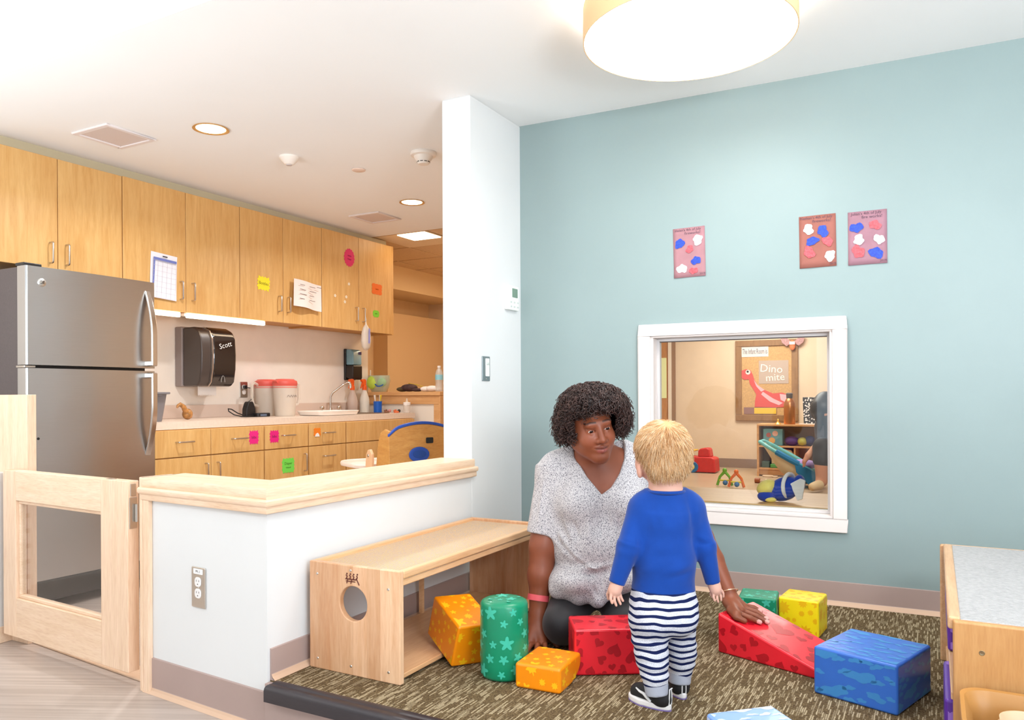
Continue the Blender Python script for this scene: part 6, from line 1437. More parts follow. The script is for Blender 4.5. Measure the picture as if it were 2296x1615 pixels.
# ------------------------------------------------------------------ woman kneeling on the carpet
WB = (0.285,2.88,0.16)
wom = person('kneeling woman in speckled grey top and black leggings, hand on the red wedge', WB)
HR = rotm(.30, .17, -.17)
eyeL = np.array((0.306,2.725,0.94))
HC_ = eyeL-HR @ np.array([0, -.078, .004])
def H(x, y, z): return tuple(HC_+HR @ np.array([x, y, z]))
HRl = HR.tolist()
head = [El(H(0, .018, .030), (.077, .092, .086), .02, R=HRl), El(H(0, -.018, -.036), (.067, .070, .078), .03, R=HRl),
        El(H(.036, -.052, -.034), (.030, .026, .032), .02, R=HRl), El(H(-.036, -.052, -.034), (.030, .026, .032), .02, R=HRl),
        C(H(.056, .0, -.055), H(.012, -.060, -.098), .024, .022, .025), C(H(-.056, .0, -.055), H(-.012, -.060, -.098), .024, .022, .025), El(H(0, -.068, -.098), (.024, .019, .020), .02, R=HRl),
        C(H(-.036, -.072, .026), H(.036, -.072, .026), .013, .013, .016),
        C(H(.031, -.092, .003), H(.031, -.1, .003), .012, .012, .012, '-'), C(H(-.031, -.092, .003), H(-.031, -.1, .003), .012, .012, .012, '-'),
        C(H(0, -.082, .012), H(0, -.101, -.030), .0075, .0125, .012), C(H(.014, -.091, -.034), H(.017, -.084, -.034), .0092, .0092, .007), C(H(-.014, -.091, -.034), H(-.017, -.084, -.034), .0092, .0092, .007),
        C(H(-.0065, -.100, -.044), H(-.0065, -.094, -.040), .003, .003, .002, '-'), C(H(.0065, -.100, -.044), H(.0065, -.094, -.040), .003, .003, .002, '-'),
        El(H(0, -.072, -.064), (.030, .018, .018), .012, R=HRl),
        C(H(-.022, -.081, -.0565), H(0, -.0905, -.0565), .0042, .0060, .005), C(H(.022, -.081, -.0565), H(0, -.0905, -.0565), .0042, .0060, .005),
        C(H(-.018, -.081, -.0675), H(0, -.0895, -.0700), .0050, .0072, .005), C(H(.018, -.081, -.0675), H(0, -.0895, -.0700), .0050, .0072, .005),
        C(H(-.026, -.084, -.0600), H(0, -.0995, -.0630), .0018, .0026, .002, '-'), C(H(.026, -.084, -.0600), H(0, -.0995, -.0630), .0018, .0026, .002, '-'),
        C(H(-.046, -.061, .0155), H(-.030, -.079, .0175), .0032, .0042, .004), C(H(-.030, -.079, .0175), H(-.017, -.075, .0075), .0042, .0030, .004),
        C(H(.046, -.061, .0155), H(.030, -.079, .0175), .0032, .0042, .004), C(H(.030, -.079, .0175), H(.017, -.075, .0075), .0042, .0030, .004),
        C(H(-.044, -.064, -.005), H(-.030, -.076, -.0085), .0030, .0034, .004), C(H(-.030, -.076, -.0085), H(-.018, -.074, -.003), .0034, .0028, .004),
        C(H(.044, -.064, -.005), H(.030, -.076, -.0085), .0030, .0034, .004), C(H(.030, -.076, -.0085), H(.018, -.074, -.003), .0034, .0028, .004),
        El(H(-.077, .012, -.012), (.010, .018, .030), .006, R=HRl), El(H(.077, .012, -.012), (.010, .018, .030), .006, R=HRl), El(H(-.084, .006, -.010), (.005, .009, .016), .004, '-', R=HRl)]
torso = [El((0.324,2.905,0.704), (.160, .105, .140), .03), C((0.17,2.925,0.78), (0.493,2.925,0.795), .058, .058, .04),
         El((0.25,2.845,0.666), (.080, .074, .078), .03), El((0.4,2.845,0.672), (.080, .074, .078), .03),
         El((0.307,2.885,0.5), (.152, .122, .135), .05), El((0.312,2.94,0.362), (.180, .135, .090), .05)]
neck = [C((0.315,2.9,0.785), H(0, .030, -.06), .066, .056, .03), C((0.229,2.93,0.803), (0.311,2.89,0.872), .030, .030, .04), C((0.415,2.93,0.812), (0.326,2.89,0.876), .030, .030, .04)]
armR = [C((0.143,2.925,0.77), (0.113,2.885,0.501), .056, .049, .03), C((0.113,2.885,0.501), (0.102,2.865,0.398), .049, .046, .02), C((0.102,2.865,0.398), (0.089,2.835,0.25), .045, .029, .02),
        C((0.089,2.835,0.255), (0.09,2.82,0.21), .029, .031, .02), C((0.08,2.825,0.22), (0.061,2.775,0.176), .026, .017, .018), C((0.1,2.825,0.215), (0.105,2.77,0.176), .026, .017, .018), C((0.105,2.83,0.224), (0.131,2.8,0.184), .021, .014, .018)]
def finger(a, b, c_, r0=.0098, r1=.0082): return [C(a, b, r0, r0*.95, .005), C(b, c_, r0*.95, r1, .003)]
for p0, p1, p2 in (((0.112,2.775,0.172), (0.112,2.74,0.18), (0.112,2.705,0.169)), ((0.092,2.77,0.173), (0.085,2.73,0.182), (0.077,2.69,0.169)), ((0.073,2.772,0.173), (0.06,2.735,0.181), (0.047,2.698,0.169)), ((0.058,2.785,0.171), (0.041,2.757,0.177), (0.025,2.73,0.168))): armR += finger(p0, p1, p2)
armR += finger((0.128,2.805,0.194), (0.146,2.785,0.182), (0.157,2.765,0.169), .0115, .009)
armL = [C((0.5,2.925,0.782), (0.71,2.925,0.524), .055, .046, .03), C((0.71,2.925,0.524), (0.746,2.885,0.448), .044, .038, .012), C((0.746,2.885,0.448), (0.784,2.815,0.344), .038, .0235, .008),
        C((0.784,2.815,0.344), (0.791,2.8,0.316), .0235, .026, .008), C((0.788,2.8,0.322), (0.802,2.732,0.301), .023, .016, .010), C((0.794,2.8,0.322), (0.823,2.768,0.304), .022, .015, .010), C((0.775,2.795,0.314), (0.775,2.69,0.299), .022, .017, .010)]
for p0, p1, p2 in (((0.787,2.709,0.297), (0.821,2.687,0.287), (0.854,2.683,0.273)), ((0.807,2.735,0.299), (0.849,2.708,0.287), (0.885,2.695,0.269)), ((0.821,2.76,0.301), (0.862,2.74,0.291), (0.89,2.718,0.273)), ((0.828,2.784,0.304), (0.862,2.779,0.297), (0.885,2.773,0.286))): armL += finger(p0, p1, p2)
armL += finger((0.761,2.728,0.304), (0.77,2.678,0.293), (0.798,2.671,0.281), .0115, .009)
# shirt
legsB = [C((0.239,2.93,0.314), (0.178,2.775,0.246), .085, .072, .02), C((0.178,2.775,0.24), (0.174,3.02,0.215), .066, .05, .02), C((0.395,2.93,0.314), (0.398,2.775,0.254), .085, .072, .02), C((0.398,2.775,0.246), (0.441,3.02,0.215), .066, .05, .02), El((0.313,2.95,0.343), (.165, .125, .085), .03)]
lids = []
for s in (-1, 1): lids += [El(H(s*.031, -.0655, .0035), (.0165, .0150, .0135), .004, R=HRl), C(H(s*.031-.0145, -.0770, .0016), H(s*.031, -.0835, .0022), .0036, .0050, .0012, '-'), C(H(s*.031+.0145, -.0770, .0016), H(s*.031, -.0835, .0022), .0036, .0050, .0012, '-')]
v1, f1 = sdf_mesh(head+lids+grow(neck, .0005), .0019)
v2, f2 = sdf_mesh(torso+neck+armR+armL, .003)
vs = np.concatenate([v1, v2]); fs = np.concatenate([f1, f2+len(v1)])
q = (vs-HC_) @ HR                                   # head-local coordinates
base_c = np.array(lin((138, 74, 48))); col = np.tile(base_c, (len(vs), 1))
nz_ = np.sin(vs[:, 0]*61+np.sin(vs[:, 2]*43)*2)*np.sin(vs[:, 2]*57+vs[:, 1]*31); col *= (1+.05*nz_)[:, None]
ck = np.exp(-(((np.abs(q[:, 0])-.038)/.02)**2+((q[:, 1]+.07)/.03)**2+((q[:, 2]+.03)/.02)**2)); col = col*(1-.22*ck[:, None])+np.array(lin((168, 90, 66)))*.22*ck[:, None]
def blend(mask, c, a):
    global col
    m = (np.clip(mask, 0, 1)*a)[:, None]; col = col*(1-m)+np.array(lin(c))*m
lipz = q[:, 2]+.0625-.10*np.abs(q[:, 0])**1.2*.5
def soft(e): return np.clip((1.25-e)/.5, 0, 1)
fr0 = (q[:, 1] < -.072).astype(float)
blend(soft((q[:, 0]/.021)**2+((lipz+.0078)/.0085)**2)*fr0, (158, 84, 76), .8)
blend(soft((q[:, 0]/.023)**2+((lipz-.0042)/.0062)**2)*fr0, (118, 60, 50), .7)
blend(np.exp(-(lipz/.0014)**2)*soft((q[:, 0]/.024)**2)*fr0, (62, 28, 24), .9)
ax_ = np.abs(q[:, 0]); bz = .0335+.10*(ax_-.015)*(ax_ < .034)+(.0019-.32*(ax_-.034))*(ax_ >= .034)
blend(np.exp(-((q[:, 2]-bz)/.0034)**4)*((ax_ > .012) & (ax_ < .050) & (q[:, 1] < -.045)), (40, 22, 16), .85)
blend(((ax_ > .014) & (ax_ < .049) & (q[:, 1] < -.055) & (q[:, 2] > .008) & (q[:, 2] < .0165)).astype(float), (96, 56, 44), .4)
nails = [np.array(p) for p in ((0.85,2.678,0.275), (0.882,2.689,0.272), (0.887,2.714,0.276), (0.882,2.768,0.289))]
for p in nails: blend((np.linalg.norm(vs-p, axis=1) < .0100).astype(float), (232, 178, 168), .9)
skinm = vcol_mat('brown_skin', .46, .45, .04, 500)
put('body', vs, fs, skinm, wom, WB, col)
# eyes
for s in (-1, 1):
    c = np.array(H(s*.031, -.0672, .0030)); g = HR @ np.array([.03, -.96, -.24]); g /= np.linalg.norm(g)
    e_ = MB().ball(tuple(c), .0128, 24, 16).build('eye', pm('eye_white', (214, 204, 196), .15), wom, smooth=True)
    MB().lathe([(.0076, .0103), (.006, .0116), (.004, .0124), (0, .0129)], tuple(c), 20, axis=tuple(g)).build('iris', pm('brown_iris', (48, 26, 18), .1), e_, smooth=True)
    MB().lathe([(.003, .0128), (.0015, .01315), (0, .0132)], tuple(c), 14, axis=tuple(g)).build('pupil', pm('pupil_black', (8, 6, 6), .08), e_, smooth=True)
    lash = [H(s*(.0165+.030*t), -.0745-.0055*math.sin(PI*min(1, t*1.1))+.012*max(0, t-.45), .0075+.0075*math.sin(PI*t)**.8-.001*t) for t in [i/8 for i in range(9)]]
    MB().tube(lash, .0012, 6).build('lashes', pm('lash_black', (20, 12, 10), .6), wom)
# top
T2 = grow(torso, .012)
shirt = T2+[Fl((0.157,2.925,0.777), (0.11,2.89,0.543), .064, .059, .045), Fl((0.489,2.925,0.785), (0.623,2.925,0.628), .064, .058, .045),
            C((0.17,2.925,0.793), (0.238,2.925,0.84), .05, .045, .03), C((0.49,2.925,0.805), (0.419,2.925,0.849), .05, .045, .03),
            El((0.23,2.82,0.391), (.095, .095, .055), .03), El((0.381,2.82,0.399), (.075, .09, .055), .03), C((0.268,2.81,0.393), (0.301,2.765,0.332), .055, .030, .03), C((0.197,2.81,0.374), (0.233,2.785,0.342), .05, .035, .03), C((0.358,2.81,0.393), (0.336,2.785,0.359), .05, .03, .03), C((0.177,2.85,0.384), (0.157,2.8,0.356), .035, .025, .03)]
vneck = [(p[0], p[2]) for p in ((0.218,2.86,0.941), (0.223,2.86,0.875), (0.238,2.85,0.826), (0.27,2.83,0.766), (0.321,2.81,0.703), (0.355,2.82,0.728), (0.389,2.83,0.775), (0.412,2.85,0.825), (0.42,2.86,0.874), (0.41,2.86,0.94))]
shirt.append(Po(vneck, 2.55, 2.925, .004))
shirt += [(t, a, .006, '-') for t, a, k, op in grow([neck[0]], .006)]
vs, fs = sdf_mesh(shirt, .0036)
vs = folds(vs, fs, [((0.163,2.83,0.568), (0.246,2.755,0.467), .010, .009), ((0.163,2.82,0.534), (0.266,2.755,0.446), .009, -.008), ((0.181,2.8,0.496), (0.316,2.75,0.436), .011, .010), ((0.214,2.76,0.441), (0.379,2.75,0.461), .011, .010), ((0.221,2.75,0.421), (0.364,2.75,0.433), .009, -.009), ((0.188,2.83,0.649), (0.221,2.785,0.52), .010, .008), ((0.21,2.8,0.654), (0.243,2.775,0.522), .009, -.007), ((0.276,2.785,0.655), (0.267,2.765,0.507), .010, .006), ((0.313,2.785,0.639), (0.312,2.765,0.499), .012, -.006), ((0.356,2.785,0.655), (0.374,2.765,0.499), .010, .007), ((0.141,2.86,0.736), (0.184,2.84,0.607), .010, .007), ((0.165,2.85,0.728), (0.193,2.835,0.616), .009, -.008), ((0.12,2.865,0.752), (0.096,2.845,0.599), .009, .006), ((0.092,2.865,0.735), (0.08,2.85,0.606), .008, -.004),
    ((0.234,2.75,0.447), (0.296,2.74,0.331), .010, .008), ((0.256,2.75,0.424), (0.311,2.74,0.331), .008, -.008), ((0.198,2.76,0.406), (0.237,2.755,0.335), .009, .006), ((0.336,2.755,0.43), (0.315,2.745,0.338), .009, .007), ((0.164,2.8,0.412), (0.223,2.77,0.355), .008, -.006), ((0.23,2.87,0.858), (0.324,2.78,0.701), .0035, .002), ((0.418,2.87,0.857), (0.321,2.78,0.701), .0035, .002), ((0.057,2.86,0.56), (0.164,2.84,0.557), .004, .0025)])
heather, nt, b = newmat('speckled_grey_knit'); b.inputs['Roughness'].default_value = .9; b.inputs['Specular IOR Level'].default_value = .15; b.inputs['Sheen Weight'].default_value = .15
tc = N(nt, 'ShaderNodeTexCoord'); n1 = N(nt, 'ShaderNodeTexNoise'); n1.inputs['Scale'].default_value = 330; n1.inputs['Detail'].default_value = 2; nt.links.new(tc.outputs['Object'], n1.inputs[0])
r = N(nt, 'ShaderNodeValToRGB'); r.color_ramp.elements[0].position = .36; r.color_ramp.elements[1].position = .52; r.color_ramp.elements[0].color = c4((104, 100, 108)); r.color_ramp.elements[1].color = c4((206, 200, 200)); nt.links.new(n1.outputs[0], r.inputs[0]); nt.links.new(r.outputs[0], b.inputs['Base Color'])
bp = N(nt, 'ShaderNodeBump'); bp.inputs['Strength'].default_value = .25; bp.inputs['Distance'].default_value = .002; nt.links.new(n1.outputs[0], bp.inputs['Height']); nt.links.new(bp.outputs[0], b.inputs['Normal'])
put('top', vs, fs, heather, wom, WB)
vs, fs = sdf_mesh(legsB, .005, .163)
put('leggings', vs, fs, pm('black_leggings', (26, 22, 26), .6, sheen=.2), wom, WB)
# wristband, bracelet, earring, ring
def band(a, b, r_, hw_, name, mat, par, thick=.0015):
    a, b = Vector(a), Vector(b); ax = (b-a).normalized()
    return MB().lathe([(r_, -hw_), (r_+thick, -hw_), (r_+thick, hw_), (r_, hw_)], (a+b)/2, 32, axis=tuple(ax)).build(name, mat, par, smooth=True)
wbnd = band((0.094,2.85,0.326), (0.092,2.847,0.312), .0385, .0105, 'wristband', pm('pink_paper_band', (236, 96, 104), .5), wom)
brc = thing('bangle', 'thin pale bangle on the woman\'s wrist', 'bangle', (0, 0, 0)); bpos = (0.784,2.816,0.346)
p_ = Vector(bpos); wv = RGT*p_.x+FWD*p_.y; brc.location = (wv.x, wv.y, p_.z); brc.rotation_euler = (0, 0, HEAD); ORG[brc.name] = p_
bq = (Vector((0.784,2.815,0.344))-Vector((0.746,2.885,0.448))).to_track_quat('Z', 'Y')
MB().tube([p_+bq @ Vector((.0315*math.cos(a), .0315*math.sin(a), .006*math.sin(a+.6))) for a in [2*PI*i/36 for i in range(36)]], .0022, 8, True).build('hoop', pm('pale_gold', (240, 206, 168), .25, .8), brc, smooth=True)
MB().tube([H(-.080, .006, -.046)]+[tuple(Vector(H(-.080, .006, -.052))+Vector((.006*math.cos(a), 0, .006*math.sin(a)))) for a in [2*PI*i/10 for i in range(11)]], .0012, 6).build('earring', pm('silver_earring', (230, 226, 220), .2, .9), wom, smooth=True)
# hair: dark core plus coiled locks
rng = np.random.default_rng(7)
hc_ = np.array((0.289,2.8,1.01)); hr = np.array([.122, .118, .088])
hairp = [El(tuple(hc_), tuple(hr*.86), .02), El((0.207,2.82,0.967), (.045, .07, .055), .03), El((0.38,2.83,0.987), (.042, .07, .045), .03), El((0.291,2.78,1.032), (.11, .10, .07), .03)]
vs, fs = sdf_mesh(hairp, .006)
qq = (vs-HC_) @ HR
keep = ~((qq[:, 1] < -.02) & (qq[:, 2] < .088) & (np.abs(qq[:, 0]) < .078))
fk = keep[fs].all(1); nn = normals(vs, fs); vs2 = vs+nn*(.004*np.sin(vs[:, 0]*420)*np.sin(vs[:, 2]*390)*np.sin(vs[:, 1]*400))[:, None]
haircol = np.tile(np.array(lin((38, 25, 22))), (len(vs), 1))
hairm = vcol_mat('dark_coiled_hair', .45, .5)
m1v, m1f, m1c = vs2, fs[fk], haircol
nn_ = nn; cand = np.argwhere(keep & ~((qq[:, 1] < -.025) & (qq[:, 2] < .078) & (np.abs(qq[:, 0]) < .078))).ravel(); pick = rng.choice(cand, 2300)
rt = vs[pick]; dr = nn[pick]*.75+np.array([0, 0, -.35])+rng.normal(0, .35, (len(pick), 3)); dr /= np.linalg.norm(dr, axis=1)[:, None]
sv, sf, sid = strands(rt-nn[pick]*.008, dr, 22, .034, .0029, rng, (.0066, 2.6), .6)
tone = rng.uniform(.55, 1.7, len(pick))[sid][:, None]; sc = np.array(lin((58, 38, 33)))*tone
# fringe coils falling over the forehead
fx = rng.uniform(-.078, .078, 340); fz = .072+.022*rng.random(340)+.010*np.cos(fx*40); fy = -.076+.9*fx**2*9+rng.uniform(-.016, .022, 340)
fr_ = np.stack([fx, fy, fz], 1) @ HR.T+HC_
fd = np.stack([fx*2+rng.normal(0, .3, 340), np.full(340, -.55), -np.ones(340)*.6], 1) @ HR.T; fd /= np.linalg.norm(fd, axis=1)[:, None]
fv, ff_, fid = strands(fr_, fd, 22, .021, .0026, rng, (.0060, 2.2), .2)
fc_ = np.array(lin((54, 36, 31)))*rng.uniform(.55, 1.6, 340)[fid][:, None]
V_ = np.concatenate([m1v, sv, fv]); F_ = np.concatenate([m1f, sf+len(m1v), ff_+len(m1v)+len(sv)]); Cc = np.concatenate([m1c, sc, fc_])
put('hair', V_, F_, hairm, wom, WB, Cc)
# ------------------------------------------------------------------ toddler seen from behind
TB = (0.446,2.27,0.16)
tod = person('blond toddler standing with his back to us in a blue shirt and striped pants', TB)
HT = np.array((0.442,2.275,0.897)); TR = rotm(PI+.42, .10, 0)    # face away and to the left
def Ht(x, y, z): return tuple(HT+TR @ np.array([x, y, z]))
TRl = TR.tolist()
thead = [El(tuple(HT+np.array([0, 0, .006])), (.0715, .0815, .079), .02, R=TRl), El(Ht(0, -.03, -.035), (.058, .055, .052), .03, R=TRl), El(Ht(.03, -.045, -.04), (.03, .03, .03), .02, R=TRl), El(Ht(-.03, -.045, -.04), (.03, .03, .03), .02, R=TRl),
         C(Ht(0, -.078, -.016), Ht(0, -.092, -.03), .006, .009, .01), El(Ht(0, -.07, -.066), (.02, .016, .014), .015, R=TRl),
         El((0.374,2.275,0.843), (.010, .017, .025), .006), El(Ht(-.072, .008, -.022), (.010, .018, .024), .006, R=TRl)]
tneck = [C((0.448,2.285,0.84), (0.451,2.275,0.755), .045, .050, .02), C((0.448,2.275,0.749), (0.445,2.275,0.651), .055, .06, .02)]
def tfinger(a, b, c_, r_=.0054): return [C(a, b, r_, r_*.95, .0015), C(b, c_, r_*.95, r_*.8, .001)]
tarm = [C((0.323,2.25,0.585), (0.3,2.242,0.513), .022, .0175, .01), C((0.3,2.242,0.516), (0.294,2.238,0.499), .0165, .017, .01), El((0.293,2.238,0.498), (.018, .012, .018), .008),
        C((0.574,2.27,0.579), (0.586,2.265,0.509), .021, .017, .01), C((0.586,2.265,0.511), (0.59,2.262,0.494), .0155, .016, .01), El((0.591,2.262,0.494), (.015, .014, .017), .008)]
for p0, p1, p2 in (((0.282,2.23,0.493), (0.28,2.226,0.478), (0.284,2.226,0.465)), ((0.291,2.232,0.489), (0.291,2.227,0.472), (0.296,2.226,0.458)), ((0.3,2.236,0.488), (0.304,2.232,0.472), (0.309,2.231,0.461)), ((0.308,2.241,0.49), (0.312,2.24,0.476), (0.317,2.239,0.468)), ((0.28,2.244,0.503), (0.274,2.248,0.485), (0.276,2.248,0.471))): tarm += tfinger(p0, p1, p2, .0048)
for p0, p1, p2 in (((0.583,2.256,0.485), (0.582,2.253,0.473), (0.586,2.253,0.463)), ((0.593,2.258,0.482), (0.593,2.255,0.47), (0.596,2.255,0.459)), ((0.602,2.262,0.485), (0.605,2.26,0.474), (0.606,2.26,0.463)), ((0.608,2.268,0.491), (0.614,2.268,0.481), (0.615,2.268,0.471)), ((0.582,2.266,0.493), (0.578,2.268,0.479), (0.582,2.268,0.47))): tarm += tfinger(p0, p1, p2, .0044)
vs, fs = sdf_mesh(thead+tneck+tarm, .0018)
colt = np.tile(np.array(lin((216, 164, 144))), (len(vs), 1)); qt = (vs-np.array((0.381,2.285,0.844)))
m_ = np.clip(1-np.linalg.norm(qt, axis=1)/.035, 0, 1)[:, None]*.45; colt = colt*(1-m_)+np.array(lin((232, 150, 130)))*m_
zz = np.clip((.46-vs[:, 2])/.04, 0, 1)[:, None]*.35; colt = colt*(1-zz)+np.array(lin((238, 168, 150)))*zz
put('body', vs, fs, vcol_mat('fair_skin', .5, .35), tod, TB, colt)
tsh = [El((0.451,2.275,0.693), (.090, .068, .085), .03), El((0.443,2.275,0.586), (.088, .070, .09), .03), C((0.384,2.275,0.728), (0.523,2.275,0.73), .038, .038, .03),
       Fl((0.448,2.275,0.703), (0.44,2.272,0.491), .066, .0935, .03, '+', .80), C((0.393,2.275,0.756), (0.508,2.275,0.758), .026, .026, .03),
       C((0.377,2.275,0.726), (0.337,2.252,0.623), .039, .034, .02), Fl((0.338,2.252,0.627), (0.299,2.242,0.517), .034, .0235, .012),
       C((0.526,2.28,0.726), (0.563,2.27,0.619), .037, .031, .02), Fl((0.561,2.27,0.623), (0.584,2.265,0.511), .031, .0215, .012)]
tsh += [Fl((0.451,2.278,0.716), (0.449,2.27,0.781), .058, .0545, .02)]
vs, fs = sdf_mesh(tsh, .003)
vs = folds(vs, fs, [((0.385,2.21,0.758), (0.398,2.2,0.658), 0.0136, 0.0036), ((0.399,2.205,0.755), (0.41,2.2,0.671), 0.0102, -0.0024), ((0.417,2.205,0.75), (0.431,2.2,0.684), 0.0102, 0.0018), ((0.495,2.22,0.769), (0.504,2.21,0.688), 0.0119, 0.0036), ((0.511,2.23,0.764), (0.519,2.22,0.68), 0.0102, -0.0030), ((0.529,2.24,0.753), (0.534,2.235,0.671), 0.0119, 0.0030), ((0.482,2.205,0.708), (0.493,2.2,0.601), 0.0170, 0.0030),
    ((0.351,2.22,0.547), (0.415,2.2,0.574), 0.0136, 0.0030), ((0.436,2.198,0.559), (0.518,2.22,0.581), 0.0153, 0.0036), ((0.442,2.198,0.541), (0.517,2.22,0.556), 0.0119, -0.0030), ((0.306,2.235,0.649), (0.362,2.215,0.634), 0.0119, 0.0030), ((0.301,2.235,0.631), (0.355,2.22,0.618), 0.0102, -0.0030), ((0.3,2.235,0.61), (0.35,2.22,0.6), 0.0119, 0.0030), ((0.531,2.24,0.653), (0.584,2.245,0.634), 0.0102, 0.0024), ((0.531,2.24,0.638), (0.584,2.245,0.618), 0.0102, -0.0024), ((0.373,2.2,0.619), (0.473,2.195,0.632), 0.0153, 0.0024), ((0.367,2.2,0.599), (0.467,2.195,0.607), 0.0136, -0.0024), ((0.353,2.23,0.711), (0.374,2.225,0.616), 0.0136, -0.0030), ((0.522,2.235,0.709), (0.529,2.235,0.606), 0.0136, -0.0030), ((0.341,2.23,0.516), (0.523,2.23,0.514), 0.0040, 0.0012)])
bshirt = put('shirt', vs, fs, pm('royal_blue_cotton', (8, 60, 142), .8, spec=.2, sheen=.2, var=.05, vscale=12, bump=.12, bscale=600), tod, TB)
nc = []
cc = Vector((0.449,2.271,0.78))
MB().tube([cc+Vector((.0535*math.cos(a), .0535*math.sin(a), .001)) for a in [2*PI*i/40 for i in range(40)]], .005, 8, True).build('collar', pm('royal_blue_cotton', (8, 60, 142), .8), bshirt, smooth=True)
pants = [El((0.44,2.272,0.44), (.097, .082, .070), .02), Fl((0.44,2.272,0.496), (0.44,2.272,0.456), .092, .098, .015, '+', .84), El((0.4,2.235,0.412), (.055, .06, .05), .03), El((0.477,2.245,0.414), (.055, .06, .05), .03),
         C((0.395,2.258,0.401), (0.4,2.242,0.309), .058, .044, .02), C((0.4,2.242,0.309), (0.407,2.226,0.243), .042, .036, .02), C((0.489,2.292,0.395), (0.498,2.312,0.296), .052, .042, .02), C((0.498,2.312,0.296), (0.499,2.318,0.241), .041, .036, .02)]
for px, py, d, r_ in ((1450, 1440, 2.242, .044), (1455, 1458, 2.242, .044), (1463, 1482, 2.238, .041), (1466, 1503, 2.232, .0385), (1468, 1520, 2.228, .0375)): pass
for c_, r_ in (((0.391,2.246,0.349), .050), ((0.398,2.242,0.317), .0465), ((0.402,2.236,0.288), .0435), ((0.406,2.23,0.259), .0405), ((0.497,2.304,0.322), .046), ((0.5,2.312,0.29), .044), ((0.5,2.316,0.26), .0415)): pants.append(El(c_, (r_, r_, .011), .012))
vs, fs = sdf_mesh(pants, .003)
strp, nt, b = newmat('striped_knit'); b.inputs['Roughness'].default_value = .9; b.inputs['Specular IOR Level'].default_value = .1; L_ = nt.links.new
tc = N(nt, 'ShaderNodeTexCoord'); sp = N(nt, 'ShaderNodeSeparateXYZ'); L_(tc.outputs['Object'], sp.inputs[0])
n1 = N(nt, 'ShaderNodeTexNoise'); n1.inputs['Scale'].default_value = 14; n1.inputs['Detail'].default_value = 1; L_(tc.outputs['Object'], n1.inputs[0])
mm = N(nt, 'ShaderNodeMath', operation='MULTIPLY_ADD'); L_(n1.outputs[0], mm.inputs[0]); mm.inputs[1].default_value = .026; L_(sp.outputs[2], mm.inputs[2])
dv = N(nt, 'ShaderNodeMath', operation='DIVIDE'); L_(mm.outputs[0], dv.inputs[0]); dv.inputs[1].default_value = .0203
fr_n = N(nt, 'ShaderNodeMath', operation='FRACT'); L_(dv.outputs[0], fr_n.inputs[0])
lt = N(nt, 'ShaderNodeMath', operation='LESS_THAN'); L_(fr_n.outputs[0], lt.inputs[0]); lt.inputs[1].default_value = .40
n2 = N(nt, 'ShaderNodeTexNoise'); n2.inputs['Scale'].default_value = 500; L_(tc.outputs['Object'], n2.inputs[0])
rg = N(nt, 'ShaderNodeValToRGB'); rg.color_ramp.elements[0].position = .35; rg.color_ramp.elements[1].position = .65; rg.color_ramp.elements[0].color = c4((186, 186, 196)); rg.color_ramp.elements[1].color = c4((224, 222, 226)); L_(n2.outputs[0], rg.inputs[0])
mx = N(nt, 'ShaderNodeMix', data_type='RGBA'); L_(lt.outputs[0], mx.inputs[0]); L_(rg.outputs[0], mx.inputs[6]); mx.inputs[7].default_value = c4((26, 34, 74)); L_(mx.outputs[2], b.inputs['Base Color'])
pn = put('pants', vs, fs, strp, tod, TB)
cuff = pm('grey_rib_knit', (176, 178, 190), .9, bump=.3, bscale=350)
for a, b_, r0, r1 in (((0.407,2.227,0.248), (0.411,2.222,0.203), .036, .0325), ((0.498,2.318,0.243), (0.496,2.315,0.202), .035, .032)):
    v1, f1 = sdf_mesh([Fl(a, b_, r0, r1, .004)], .003); put('cuff', v1, f1, cuff, pn, TB)
